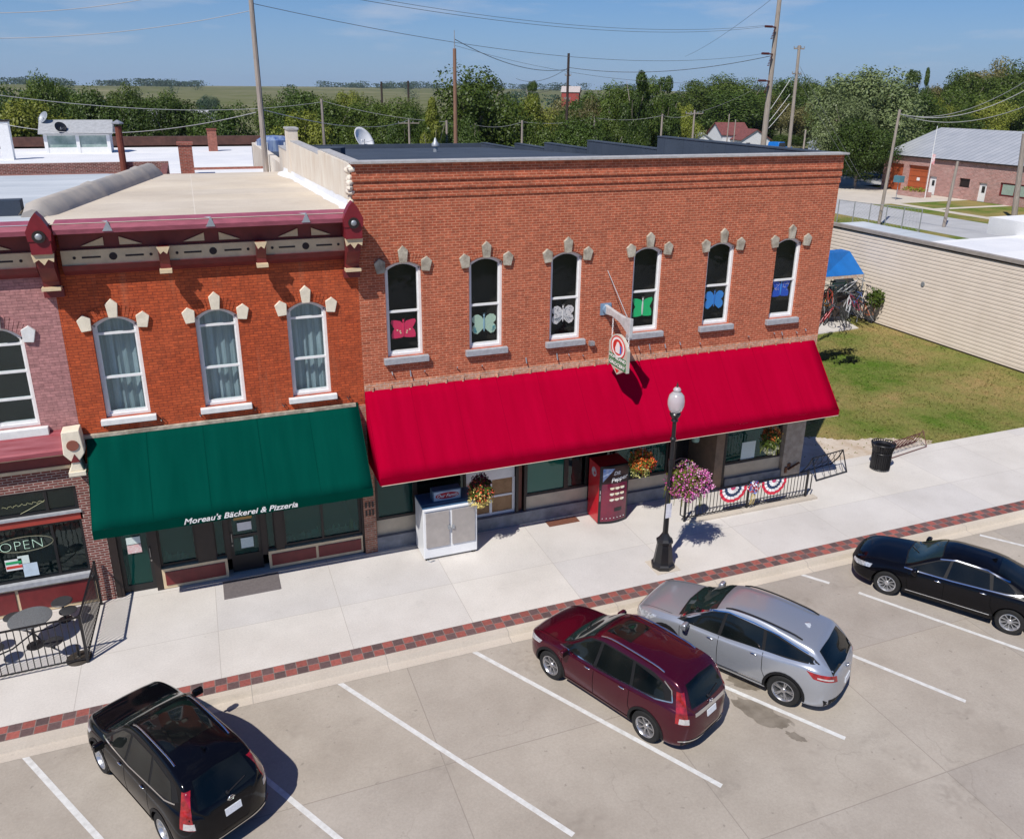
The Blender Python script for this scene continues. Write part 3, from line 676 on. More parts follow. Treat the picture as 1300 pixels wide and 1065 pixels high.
mb=MB(); mb.box(15.34,15.45,.0,.25,.0,3.5); mb.build('door_post',M_dark,groc)
w=shopwin(groc,15.47,17.72,.76,3.5,y,M_glass_shop)
paper(w,16.45,1.15,.55,.62,.16,M_paper)
mb=MB(); mb.box(15.47,17.75,.09,.3,.30,.76); mb.build('bulkhead_panel',MC['tan_bulkhead'],groc)
mb=MB(); mb.box(17.76,18.54,-.06,.4,0,4.6); mb.build('corner_pier',mat('rough_stucco_pier',(.42,.36,.29),.95,var=0,col2=(.28,.23,.18),vs=5,bump=.8,bs=14),groc)
mb=MB(); mb.box(17.98,18.10,-.09,-.06,.38,.52); mb.bar((18.0,-.1,.30),(18.42,-.13,.52),.07,.03); mb.box(17.88,17.96,-.1,-.06,.18,.40); mb.build('rusty_bracket',mat('rust_iron',(.14,.05,.02),.8,var=.3),groc)
# open entry: door leaf open inside, white ledge
ent=MB(); ent.box(13.52,15.0,1.5,1.55,0,3.4); ent.build('entry_door_wall',M_int,groc)
ed=MB(); ed.box(13.7,14.7,1.38,1.44,.1,2.4); edo=ed.build('entry_door',M_black,groc)
mb=MB(); mb.box(13.8,14.6,1.36,1.378,1.35,1.42); mb.build('push_bar',M_white,edo)
# brick pilaster shared between the two shops
mb=MB(); mb.box(3.46,3.80,-.06,.3,0,4.5); mb.build('brick_pilaster',brick('pilaster_brick',(.32,.11,.06),(.42,.17,.10),(.40,.30,.22)),groc)
mb=MB()
for z in (1.2,1.45): 
    for x in (3.53,3.63,3.72): mb.box(x-.025,x+.025,-.075,-.06,z,z+.17)
mb.build('number_plate',M_dark,groc)

# ---- bakery building (orange brick)
BX0=-3.12
bak=thing('bakery_building','two storey orange painted brick bakery with three arched windows, red cornice and deep green awning','building')
mb=MB(); bwx=[-2.03,.20,2.33]; BS,BP,BR,BW=4.92,7.20,.20,.98
wall_ops(mb,BX0,XL,4.45,8.40,0,.24,[(x-BW/2,x+BW/2,BS,BP,BR) for x in bwx]); mb.quad((BX0,-.0,8.4),(XL,-.0,8.4),(XL,0,9.56),(BX0,0,9.56))
mb.build('front_wall',M_brick_paint,bak,fix=False)
mb=MB(); mb.box(BX0,XL-.21,.01,.24,3.6,4.45); mb.build('lintel_wall',M_brick_paint,bak)
mb=MB(); mb.box(BX0,XL-.25,-.10,.0,4.50,4.58); mb.build('stone_ledge',M_stone,bak)
for i,x in enumerate(bwx): window(bak,x,BS,BP,BR,BW,[BS+.98,BS+2.05],M_white,M_glass_up,M_sill_w,M_stonec,True,'curtain',sill_h=.14,brickm=M_brick_paint)
mb=MB()
for x in (-2.62,-1.35,-.45,.85,1.55,2.9,3.2): 
    mb.tube([(x,-.02,4.78),(x+.03,-.08,4.72),(x+.06,-.08,4.80),(x+.1,-.02,4.72)],.012,5)
mb.build('wire_clamps',M_black,bak)
RM=MB(); RM.add([(BX0+.1,-.56,9.612),(XL-.02,-.56,9.612),(XL-.02,16,9.15),(-1.4,16,9.15),(BX0-.1,1.0,9.57)],[(0,1,2,3,4)]); RM.box(BX0,XL,15.8,16,0,9.13); RM.build('roof',M_rooftan,bak)
mb=MB(); K=30; vs=[]
for k in range(K+1):
    yy=.1+k*15.6/K; zr=9.585-.0276*yy; w_=.22+.10*noise.noise(Vector((k*.6,0,0)))+.25*max(0,1-abs(yy-13.6)/2.2); vs+=[(XL-.006,yy,zr+.20+.05*noise.noise(Vector((k*.9,4,0)))),(XL-.03,yy,zr+.05),(XL-w_,yy,zr+.012)]
mb.add(vs,[(3*k+j,3*k+j+1,3*k+4+j,3*k+3+j) for k in range(K) for j in (0,1)])
mb.build('roof_flashing',M_roofwht,bak)
def cornice(parent,x0,x1,fields,ends):
    """projecting cornice at roof level: sloped red top, cream frieze with slots, brackets"""
    m=MB(); m.prism([(-.02,9.64),(-.58,9.60),(-.62,9.50),(-.60,9.40),(-.02,9.40)],x0,x1,'yz'); co=m.build('cornice',M_redroof,parent)
    m=MB(); m.prism([(-.005,9.395),(-.14,9.395),(-.12,8.99),(-.005,8.99)],x0+.01,x1-.01,'yz'); m.build('soffit_panel',M_dkred,co)
    m=MB(); m.box(x0+.02,x1-.02,-.22,-.006,8.66,8.985); fz=m.build('frieze',M_cream,co)
    m=MB(); m.prism([(-.01,8.66),(-.26,8.66),(-.16,8.52),(-.01,8.40)],x0+.01,x1-.01,'yz'); m.build('frieze_moulding',M_dkred,co)
    m=MB(); n=fields; w=(x1-x0)/n
    for i in range(n):
        c=x0+w*(i+.5); m.cyl((c,-.218,8.82),(c,-.226,8.82),.085,n=12)
        for s in (-1,1): m.box(c+s*.44-.19,c+s*.44+.19,-.226,-.218,8.80,8.84); m.cyl((c+s*.78,-.218,8.82),(c+s*.78,-.226,8.82),.035,n=8)
        # triangular ornaments under soffit
    m.build('frieze_pattern',mat('cutout_dark',(.03,.02,.02),.8),fz)
    for i in range(n):
        c=x0+w*(i+.5)
        for s in (-1,1): m=MB(); m.prism([(c+s*.16,9.06),(c+s*.62,9.06),(c+s*.16,9.24)],-.17,-.142); m.build('soffit_ornament',M_cream,co)
    for i in range(1,n):
        c=x0+w*i; b=MB(); b.prism([(-.22,9.02),(-.50,9.02),(-.50,8.88),(-.36,8.62),(-.34,8.46),(-.22,8.46)],c-.11,c+.11,'yz'); bo=b.build('bracket',M_dkred,co)
        b=MB(); b.box(c-.13,c+.13,-.52,-.30,8.42,8.46+.04); b.build('bracket_foot',M_cream,bo); b=MB(); b.prism([(c-.14,9.02),(c+.14,9.02),(c+.07,8.86),(c,8.92),(c-.07,8.86)],-.525,-.50); b.build('bracket_trim',M_cream,bo)
    for i in range(n):
        c=x0+w*(i+.5); b=MB(); b.add([(c-.10,-.63,9.44),(c+.10,-.63,9.44),(c+.02,-.61,9.66),(c+.01,-.45,9.64),(c-.12,-.3,9.62)],[(0,1,2),(0,2,3,4)]); b.build('roof_cleat',M_galv,co)
    for c in ends:
        b=MB(); b.box(c-.20,c+.20,-.74,-.02,9.02,9.02+.001+.48); b.prism([(c-.24,9.50),(c+.24,9.50),(c+.10,9.78),(c,9.90),(c-.10,9.78)],-.76,-.46); b.prism([(c-.22,9.30),(c+.22,9.30),(c+.24,9.5),(c-.24,9.5)],-.76,-.45); bo=b.build('end_bracket',M_red,co)
        b=MB(); b.cyl((c,-.76,9.40),(c,-.80,9.40),.13,n=16); b.build('rosette_ring',M_dark,bo); b=MB(); b.blob((c,-.80,9.40),.07,.03,.07); b.build('rosette',M_galv,bo,smooth=1)
        b=MB(); b.prism([(-.02,9.02),(-.66,9.02),(-.60,8.70),(-.30,8.35),(-.28,8.22),(-.02,8.22)],c-.16,c+.16,'yz'); b.build('bracket_scroll',M_dkred,bo)
        b=MB(); b.prism([(c-.22,9.02),(c+.22,9.02),(c+.19,8.84),(c+.09,8.90),(c,8.78),(c-.09,8.90),(c-.19,8.84)],-.69,-.665); b.build('bracket_trim',M_cream,bo); b=MB(); b.box(c-.19,c+.19,-.42,-.2,8.16,8.23); b.build('bracket_shelf',M_cream,bo)
        b=MB(); 
        b.box(c-.2,c+.2,-.16,0,7.96,8.16); b.build('bracket_foot',M_dkred,bo)
    return co
cornice(bak,BX0+.25,XL-.2,3,(BX0+.0,XL-.17))
gaw=awning(bak,-3.0,3.47,4.58,2.58,1.55,.22,M_green,M_greend)
text('lettering',"Moreau's B\u00e4ckerei & Pizzeria",.205,M_white,gaw,(0.25,-1.602,2.685),(R(90),0,0),shear=.3,bold=.003,ext=.003,sx=1.10)
# bakery shop front
gb=MB(); gb.box(BX0+.1,XL-.22,.30,.42,2.45,3.7); gb.build('transom_wall',M_dark,bak)
shop_interior(bak,BX0+.1,XL-.22,.42,3.6,3.6,M_intb)
def door(parent,x0,x1,z0,z1,y,glassm,mid=None,hx=None,framem=None):
    f=MB(); fm=framem or M_black; fw=.09
    f.box(x0,x0+fw,y,y+.06,z0,z1); f.box(x1-fw,x1,y,y+.06,z0,z1); f.box(x0+fw,x1-fw,y,y+.06,z1-fw,z1); f.box(x0+fw,x1-fw,y,y+.06,z0,z0+.18 if not mid else z0+.5)
    if mid: f.box(x0+fw,x1-fw,y,y+.06,mid-.04,mid+.04)
    o=f.build('door',fm,parent); g=MB(); g.box(x0+fw-.01,x1-fw+.01,y+.025,y+.032,z0+.15,z1-fw+.01); g.build('pane',glassm,o)
    h=MB(); hx=hx or x0+.06; h.tube([(hx,y-.005,z0+.95),(hx,y-.06,z0+.95),(hx,y-.06,z0+1.2),(hx,y-.005,z0+1.2)],.012,6); h.cyl((hx,y,z0+.82),(hx,y-.02,z0+.82),.02,n=8); h.build('door_handle',M_metal,o,smooth=1); return o
d1=door(bak,-2.78,-2.0,.03,2.4,.14,M_glass_shop,hx=-2.05)
each('door_post',[(-2.96,-2.78,.0,.3,0,2.5),(-2.0,-1.84,.0,.3,0,2.5),(-.93,-.48,.02,.3,.55,2.5),(-.22,-.10,.02,.3,.55,2.5),(.70,.84,.02,.3,.5,2.5),(1.06,1.28,.02,.3,.5,2.5),(3.40,3.47,.0,.3,0,2.5)],M_dark,bak)
paper(d1,-2.40,1.50,.33,.20,.13,M_paper); paper(d1,-2.40,1.26,.33,.24,.13,mat('red_print_notice',(.75,.72,.70),.7,var=0,col2=(.70,.35,.35),vs=22))
shopwin(bak,-1.84,-.93,.64,2.5,.10,M_glass_shop,fw=.05)
shopwin(bak,-.48,-.22,.64,2.5,.10,M_glass_shop,fw=.03); shopwin(bak,.84,1.06,.6,2.5,.10,M_glass_shop,fw=.03)
shopwin(bak,1.28,3.40,.62,2.5,.08,M_glass_shop,mull=(2.33,),fw=.06)
def bulk(parent,x0,x1,z0,z1,y,cells):
    b=MB(); b.box(x0,x1,y,.3,z0,z1); o=b.build('bulkhead',M_cream,parent); w=(x1-x0-.07*(cells+1))/cells
    p=MB()
    for i in range(cells): a=x0+.07+i*(w+.07); p.box(a,a+w,y-.022,y,z0+.09,z1-.09)
    p.build('bulkhead_panel',M_dkred,o,bevel=.008)
    return o
M_dkred2=None
bulk(bak,-1.84,-.22,0.02,.60,.0,1); bulk(bak,.84,3.42,0.05,.58,.0,2)
d2=door(bak,-.10,.70,.06,2.45,.14,M_glass_shop,mid=1.12,hx=-.05)
paper(d2,.30,1.40,.36,.24,.13,M_white); paper(d2,.33,.90,.32,.30,.13,M_paper)
paper(d2,.28,1.66,.46,.10,.13,mat('gold_logo',(.55,.30,.08),.6)); mb=MB(); mb.blob((.28,.125,1.86),.14,.01,.12,10,8,.12); mb.build('door_logo',mat('logo_grey',(.45,.48,.50),.6,var=.4,vs=25),d2)
# goods in the bakery windows
rnd=random.Random(11)
for a,b,z in ((-1.78,-1.0,.70),(1.36,2.26,.68),(2.42,3.32,.68)):
    mb=MB()
    mb.box(a,b,.2,.5,z-.04,z)
    for i in range(7):
        x=rnd.uniform(a+.06,b-.06); h=rnd.uniform(.10,.28); mb.lathe([(.03,z),(.045,z+h*.3),(.03,z+h*.7),(.012,z+h)],(x,rnd.uniform(.20,.28),0),8)
    mb.build('window_goods',mat('pale_goods',(.50,.68,.68),.5,var=0,col2=(.80,.82,.72),vs=9),bak,smooth=1)
mb=MB(); mb.lathe([(.0,.70),(.05,.72),(.07,.82),(.05,.95),(.03,1.0)],(3.14,.25,0),12); mb.cyl((3.14,.25,.84),(3.14,.24,.84),.02); mb.build('yellow_jug',mat('yellow_glaze',(.70,.50,.05),.3),bak,smooth=1)
mb=MB(); mb.box(2.02,2.24,.22,.24,.70,.90); mb.build('framed_card',mat('aqua_card',(.15,.5,.5),.5),bak)

# ---- mauve building at the left
mau=thing('mauve_building','mauve painted brick building with dark brick shop front and OPEN sign at the far left','building')
MX0,MX1=-14.,BX0-.004
mb=MB(); mwx=[-4.40,-6.6,-8.8,-11]; wall_ops(mb,MX0,MX1,4.35,9.56,0,.24,[(x-.49,x+.49,4.92,7.06,.26) for x in mwx]); mb.build('front_wall',M_brick_mauve,mau,fix=False)
for x in mwx: window(mau,x,4.92,7.06,.26,.98,[5.60,6.25,6.90],M_white,M_glass_up,M_sill_w,M_sill_w,True,'dark' if x!=-4.40 else 'dark',sill_h=.20,sillw=.16,brickm=M_brick_mauve)
cornice(mau,MX0,BX0-.22,5,())
mb=MB(); mb.add([(MX0,-.56,9.612),(MX1-.1,-.56,9.612),(MX1-.2,1.0,9.56),(-1.5,17.5,9.08),(MX0,17.5,9.08)],[(0,1,2,3,4)]); mb.box(MX0,MX1,17.4,17.6,0,9.08); mb.build('roof',M_roofgry,mau)
# parapet between mauve and bakery roofs : rounded coping wall
mb=MB(); mb.prism([(-3.62,9.0),(-3.62,9.55),(-3.50,9.74),(-3.25,9.80),(-3.02,9.70),(-2.93,9.52),(-2.86,9.0)],2.6,15.9,'xz') if False else None
mb.v=[];mb.f=[];mb.m=[]
prof=[(-.38,8.9),(-.34,9.62),(-.24,9.86),(-.05,9.94),(.12,9.90),(.34,9.66),(.46,9.36),(.60,9.0)]
rings=[]; ys=[1.2,1.5,2.6,4.5,6.2,6.35,6.5,9,12,13.0,13.15,13.3,15.6,16.0]
for j,yv in enumerate(ys):
    k=1.0 if 0<j<len(ys)-1 else .80
    lift=.04 if yv in (6.35,13.15) else 0; xo=-3.42+(yv-1.2)*.137
    rings.append([(x*(1+lift*1.2)+xo,yv,9.0+(z-9.0)*k+lift-.02*yv) for x,z in prof])
n=len(prof); mb.add([p for r in rings for p in r],[(i*n+j,i*n+j+1,(i+1)*n+j+1,(i+1)*n+j) for i in range(len(ys)-1) for j in range(n-1)]+[tuple(range(n)),tuple(range((len(ys)-1)*n,len(ys)*n))])
mb.build('party_parapet',mat('grey_membrane_parapet',(.33,.31,.29),.8,var=0,col2=(.50,.44,.37),vs=1.0,bump=.4,bs=5),mau,smooth=50)
mb=MB(); mb.box(-3.70,-3.28,1.9,16,9.30,9.90) if False else None
mb=MB(); mb.add([(-3.78,1.3,9.60),(-3.70,1.3,9.70),(-1.70,15.9,9.4),(-1.80,15.9,9.2)],[(0,1,2,3)]); mb.build('parapet_cap',M_rooftan,mau)
mb=MB(); mb.box(-4.3,-3.75,1.6,2.0,9.45,9.9); mb.build('roof_box',M_roofblu,mau)
# mid cornice over shop + corner bracket
mb=MB(); mb.prism([(0,4.78),(-.20,4.70),(-.30,4.52),(-.34,4.44),(-.40,4.40),(-.40,4.30),(0,4.30)],MX0,MX1-.3,'yz'); mc=mb.build('shop_cornice',mat('faded_red_wood',(.22,.025,.035),.6,var=0,col2=(.36,.10,.12),vs=3,stretch=(.3,4,4)),mau)
mb=MB(); mb.box(MX0,MX1-.3,-.30,0,4.24,4.30); mb.box(MX0,MX1-.3,-.16,0,3.84,3.92); mb.build('cornice_trim',M_cream,mc)
mb=MB(); mb.box(MX0,MX1-.3,-.12,0,3.92,4.24); mb.build('cornice_fascia',M_dkred,mc)
mb=MB(); c=-3.24; mb.prism([(c-.22,4.86),(c+.16,4.88),(c+.2,4.30),(c+.06,4.10),(c+.12,3.86),(c-.18,3.86),(c-.10,4.10),(c-.25,4.30)],-.46,-.05); co=mb.build('corner_bracket',M_stonec,mau,bevel=.02)
mb=MB(); mb.cyl((c-.02,-.455,4.52),(c-.02,-.485,4.52),.13,n=16); mb.build('medallion',mat('brown_medallion',(.25,.08,.05),.7),co)
mb=MB(); mb.box(c-.2,c+.16,-.52,-.05,3.76,3.86); mb.build('bracket_foot',M_stonec,co)
mb=MB(); mb.prism([(c-.12,4.1),(c+.08,4.1),(c-.02,4.3)],-.49,-.46); mb.build('bracket_recess',M_dkred,co)
# lower wall in dark brick
mb=MB(); mb.quad((MX0,0.0,3.30),(MX1,0,3.30),(MX1,0,3.84),(MX0,0,3.84)); mb.box(-3.34,MX1+.16,-.005,.3,0,3.30); mb.box(-3.44,-3.34,.0,.3,.62,3.3) ; mb.build('lower_brick_wall',M_brick_dark,mau,fix=False)
w=shopwin(mau,-6.9,-3.44,2.66,3.30,.04,M_glass_bar,mull=(-4.12,-5.5),fw=.07,framem=M_black)
mb=MB(); mb.box(-6.9,-3.40,-.05,.1,2.60,2.66); mb.build('transom_sill',M_sill_g,mau)
mb=MB(); mb.box(-6.9,-3.40,.0,.12,2.40,2.60); mb.build('signboard',mat('red_signboard',(.36,.045,.03),.6,var=.1),mau)
w2=shopwin(mau,-6.9,-3.44,.92,2.40,.04,M_glass_bar,mull=(-4.12,-5.5),fw=.06,framem=M_black)
mb=MB(); mb.box(-6.9,-3.40,-.10,.1,.80,.92); mb.build('window_ledge',M_sill_g,mau)
bulk(mau,-6.9,-3.36,0.02,.80,.0,2)
shop_interior(mau,-7,-3.36,.3,3.4,3.8,M_int)
mb=MB()
for i in range(26):
    x=-6.8+i*.13
    if x<-4.0: mb.box(x,x+.07,.24,.26,.95,2.35)
mb.build('window_drape',mat('blue_drape',(.04,.10,.13),.9,var=.5,vs=5),w2)
# neon OPEN
M_neon=mat('neon_pale_green',(.55,.75,.62),.4)
b=M_neon.node_tree.nodes['Principled BSDF']; b.inputs['Emission Color'].default_value=(.5,.8,.6,1); b.inputs['Emission Strength'].default_value=.35
so=text('open_lettering','OPEN',.36,M_neon,w2,(-4.82,.028,1.90),(R(90),0,0),ext=.003,bold=-.012,spacing=1.05)
mb=MB(); mb.tube([(-4.75+.62*math.cos(a),.03,1.93+.20*math.sin(a)) for a in [2*math.pi*i/28 for i in range(28)]],.008,5,closed=True); mb.build('open_sign_ring',mat('neon_dim_gold',(.22,.22,.15),.4),w2)
mb=MB(); P=[(-5.05+.9*t,.03,2.95+.022*math.sin(t*44)+.012*math.sin(t*97)+.05*t) for t in [i/60 for i in range(61)]]; mb.tube(P,.006,4); mb.tube([(-4.7,.03,2.74),(-4.5,.03,2.83),(-4.2,.03,2.98),(-4.14,.03,3.02)],.007,4); mb.build('gold_script',mat('gold_script_paint',(.30,.30,.16),.5),w)
paper(w2,-5.06,1.42,.36,.30,.03,M_white,'menu_card'); paper(w2,-4.84,1.52,.24,.22,.03,M_paper,'menu_card'); p=paper(w2,-4.73,1.22,.32,.36,.03,mat('blue_white_notice',(.55,.66,.75),.6),'menu_card')
paper(w2,-5.06,1.48,.34,.07,.024,mat('menu_green',(.02,.35,.12),.6),'menu_stripe'); paper(w2,-5.06,1.36,.34,.07,.024,mat('menu_red',(.65,.06,.04),.6),'menu_stripe')
mb=MB(); mb.lathe([(.02,2.32),(.06,2.2),(.12,1.9),(.14,1.4),(.16,1.0)],(-3.74,.32,0),12); mb.build('folded_parasol',mat('red_parasol_cloth',(.45,.08,.06),.8,var=.2),mau,smooth=1)
# ================================================================ CARS
def pchip(P,x):
    n=len(P)
    if x<=P[0][0]: return P[0][1]
    if x>=P[-1][0]: return P[-1][1]
    for i in range(n-1):
        if x<=P[i+1][0]: break
    h=[P[k+1][0]-P[k][0] for k in range(n-1)]; d=[(P[k+1][1]-P[k][1])/h[k] for k in range(n-1)]
    def m(k):
        if k==0: return d[0]
        if k==n-1: return d[-1]
        if d[k-1]*d[k]<=0: return 0
        w1=2*h[k]+h[k-1];w2=h[k]+2*h[k-1]; return (w1+w2)/(w1/d[k-1]+w2/d[k])
    t=(x-P[i][0])/h[i]; a,b=P[i][1],P[i+1][1]
    return (2*t**3-3*t*t+1)*a+(t**3-2*t*t+t)*h[i]*m(i)+(-2*t**3+3*t*t)*b+(t**3-t*t)*h[i]*m(i+1)
def catmull(P,k):
    out=[]; n=len(P)
    for i in range(n-1):
        p0=P[max(i-1,0)];p1=P[i];p2=P[i+1];p3=P[min(i+2,n-1)]
        for j in range(k):
            t=j/k
            out.append(tuple(.5*((2*p1[q])+(-p0[q]+p2[q])*t+(2*p0[q]-5*p1[q]+4*p2[q]-p3[q])*t*t+(-p0[q]+3*p1[q]-3*p2[q]+p3[q])*t**3) for q in (0,1)))
    out.append(P[-1]); return out
def sm(t): t=max(0,min(1,t)); return t*t*(3-2*t)
class Car:
    def __init__(s,name,label,cat,p,loc,heading,paint):
        s.p=p; s.paint=paint
        s.root=thing(name,label,cat,loc,math.atan2(heading[1],heading[0]))
        L=p['L'];W=p['W'];H=p['H']
        xs=[]; N=60
        for i in range(N+1):
            t=-1+2*i/N; xs.append(math.copysign(1-(1-abs(t))**1.35,t)*L/2)
        xs=sorted(set([round(x,5) for x in xs]+[q for q in p.get('xs',[])]))
        rings=[]
        for x in xs:
            t=min(1,abs(x)/(L/2)); e=max(.0,1-t**p.get('pw',13))**.42 if t<1 else 0
            e=max(e,.30)
            zt=pchip(p['top'],x); zb0=pchip(p['bot'],x); zb=min(pchip(p['belt'],x),zt-.012)
            wB=W/2*pchip(p['wbelt'],x)*e; wM=W/2*pchip(p['wmax'],x)*e
            h=max(0,min(1,(zt-zb-.012)/(H-pchip(p['belt'],0)-.0)))
            wT=(wB-.06)-(wB-.06-p['wroof']*e)*h**.9 if h>0 else wB-.06
            cr=p['crown']*(.5+.5*h)*(1 if t<.97 else .5)
            zmid=zb0+(zb-zb0)*.62
            P=[(0,zb0),(wM*.80,zb0),(wM*.955,zb0+.05),(wM*.99,zb0+(zb-zb0)*.30),(wM,zmid),(wB+ (wM-wB)*.35,zb-.07*(1 if t<.9 else .6)),(wB-.015,zb-.004),
               (wB-.06-(wB-.06-wT)*.5 ,(zb+zt)/2+.0),(wT,zt-.035*min(1,h*3)-.004),(wT-.07,zt-.004),(wT*.55,zt+cr*.75-.002),(0,zt+cr)]
            P[7]=(wT+(wB-.04-wT)*.52,zb+(zt-zb)*.48)
            C1=[P[0],P[1]]+catmull(P[1:7],3)[1:]; C2=catmull(P[6:10],3)[1:]; C3=catmull(P[9:],3)[1:]
            rings.append((x,C1+C2+C3))
        m=MB(); k=len(rings[0][1]); n=2*k-2; vs=[]
        for x,P in rings:
            for (y,z) in P: vs.append((x,y,z))
            for (y,z) in P[-2:0:-1]: vs.append((x,-y,z))
        fs=[(i*n+j,(i+1)*n+j,(i+1)*n+(j+1)%n,i*n+(j+1)%n) for i in range(len(rings)-1) for j in range(n)]
        fs+=[tuple(range(n)),tuple(reversed(range((len(rings)-1)*n,len(rings)*n)))]
        m.add(vs,fs)
        me=m.mesh('body',[paint,M_tyrewell])
        s.bvh=BVHTree.FromPolygons([Vector(v) for v in m.v],m.f)
        import bmesh
        bm=bmesh.new(); bm.from_mesh(me); bmesh.ops.triangulate(bm,faces=[f for f in bm.faces if len(f.verts)>4]); bmesh.ops.recalc_face_normals(bm,faces=bm.faces); bm.to_mesh(me); bm.free()
        o=bpy.data.objects.new('body',me); C.objects.link(o)
        # wheel arches cut out
        cm=MB()
        for sx in (p['ax'],-p['bx']):
            for sy in (1,-1):
                cm.cyl((sx,sy*(W/2-.30),p['wr']*1.02),(sx,sy*(W/2+.3),p['wr']*1.02),p['wr']+.055,n=36)
        cme=cm.mesh('cut',[paint,M_tyrewell]);
        for f in cme.polygons: f.material_index=1
        bm=bmesh.new(); bm.from_mesh(cme); bmesh.ops.recalc_face_normals(bm,faces=bm.faces); bm.to_mesh(cme); bm.free()
        co=bpy.data.objects.new('cut',cme); C.objects.link(co)
        b=o.modifiers.new('b','BOOLEAN'); b.object=co; b.operation='DIFFERENCE'; b.solver='EXACT'
        bpy.context.view_layer.update()
        nm=bpy.data.meshes.new_from_object(o.evaluated_get(bpy.context.evaluated_depsgraph_get()))
        o.modifiers.clear(); o.data=nm; nm.name='body'; bpy.data.objects.remove(co)
        nm.shade_smooth(); nm.set_sharp_from_angle(angle=R(32))
        o.parent=s.root; s.body=o
        s.wheels()
    def hit(s,a,b,d,off):
        """project coordinate (a along u, b along v) on the body looking along d"""
        d=Vector(d).normalized(); 
        if abs(d.z)>.9: U=Vector((1,0,0));V=Vector((0,1,0))
        else: V=Vector((0,0,1)); U=Vector((-d.y,d.x,0)).normalized()
        if abs(d.z)<=.9 and abs(d.x)<.5: U=Vector((1,0,0))
        o=U*a+V*b-d*8
        r=s.bvh.ray_cast(o,d)
        if r[0] is None: return None
        n=r[1]; 
        if n.dot(d)>0:n=-n
        return r[0]+n*off
    def patch(s,name,bot,top,d,m,off=.004,nn=14,mm=8,parent=None,skirt=.012,smooth=True):
        def res(P,k):
            L=[0]
            for a,b in zip(P,P[1:]): L.append(L[-1]+math.dist(a,b))
            out=[]
            for i in range(k+1):
                q=L[-1]*i/k
                for j in range(len(P)-1):
                    if q<=L[j+1]+1e-9: break
                t=(q-L[j])/max(1e-9,L[j+1]-L[j]); out.append((P[j][0]+(P[j+1][0]-P[j][0])*t,P[j][1]+(P[j+1][1]-P[j][1])*t))
            return out
        B=res(bot,nn);T=res(top,nn); vs=[];ok=True
        for j in range(mm+1):
            t=j/mm
            for i in range(nn+1):
                a=B[i][0]+(T[i][0]-B[i][0])*t; b=B[i][1]+(T[i][1]-B[i][1])*t
                h=s.hit(a,b,d,off)
                if h is None:
                    ok=False; h=Vector((a,b,0)) if False else None
                vs.append(h)
        w=nn+1
        good=[v is not None for v in vs]; vs=[v if v is not None else Vector((0,0,.5)) for v in vs]
        fs=[f for f in [(j*w+i,j*w+i+1,(j+1)*w+i+1,(j+1)*w+i) for j in range(mm) for i in range(nn)] if all(good[q] for q in f)]
        mb=MB(); mb.add(vs,fs)
        border=[i for i in range(w)]+[j*w+nn for j in range(1,mm+1)]+[mm*w+i for i in range(nn-1,-1,-1)]+[j*w for j in range(mm-1,0,-1)]
        dd=Vector(d).normalized()*skirt; base=len(mb.v)
        if all(good):
            mb.add([vs[i]+dd for i in border],[]); k=len(border)
            mb.f+=[(border[i],border[(i+1)%k],base+(i+1)%k,base+i) for i in range(k)]; mb.m+=[0]*k
        o=mb.build(name,m,parent or s.root,smooth=50 if smooth else False)
        return o
    def ribbon(s,name,pts,w,d,m,off=.003,parent=None,sub=8):
        mb=MB(); P=[]
        for a,b in zip(pts,pts[1:]):
            for i in range(sub): P.append((a[0]+(b[0]-a[0])*i/sub,a[1]+(b[1]-a[1])*i/sub))
        P.append(pts[-1]); vs=[]
        for i,p in enumerate(P):
            a=P[max(i-1,0)];b=P[min(i+1,len(P)-1)]; t=(b[0]-a[0],b[1]-a[1]); l=math.hypot(*t) or 1; nx,ny=-t[1]/l*w/2,t[0]/l*w/2
            for q in (1,-1):
                h=s.hit(p[0]+nx*q,p[1]+ny*q,d,off); vs.append(h)
        fs=[(2*i,2*i+1,2*i+3,2*i+2) for i in range(len(P)-1) if all(vs[q] is not None for q in (2*i,2*i+1,2*i+3,2*i+2))]
        mb.add([v if v is not None else Vector((0,0,.5)) for v in vs],fs); return mb
    def ribbons(s,name,lst,w,d,m,off=.003,parent=None):
        A=MB()
        for pts in lst:
            r=s.ribbon(name,pts,w,d,m,off); A.add(r.v,r.f)
        return A.build(name,m,parent or s.body,fix=False,smooth=60)
    def wheels(s):
        p=s.p; r=p['wr']; W=p['W']; tw=.115
        if 'wheelmesh' not in s.__dict__: pass
        ty=MB(); ri=r*.66
        ty.lathe([(ri,-tw*.92),(ri+.02,-tw),(r*.93,-tw),(r*.985,-tw*.8),(r,-tw*.5),(r,tw*.5),(r*.985,tw*.8),(r*.93,tw),(ri+.02,tw),(ri,tw*.92)],n=40,axis='y',cap=False)
        tm=ty.mesh('tyre',M_tyre); tm.shade_smooth(); tm.set_sharp_from_angle(angle=R(35))
        rm=MB(); rm.mi=0
        rm.lathe([(ri+.004,tw*.95),(ri-.012,tw*.99),(ri-.03,tw*.80),(ri-.045,tw*.2),(ri-.045,-tw*.8)],n=40,axis='y',cap=False)
        rm.lathe([(.0,tw*.72),(.05,tw*.72),(.062,tw*.62),(.07,tw*.40)],n=20,axis='y',cap=False)
        ns=p['spokes']
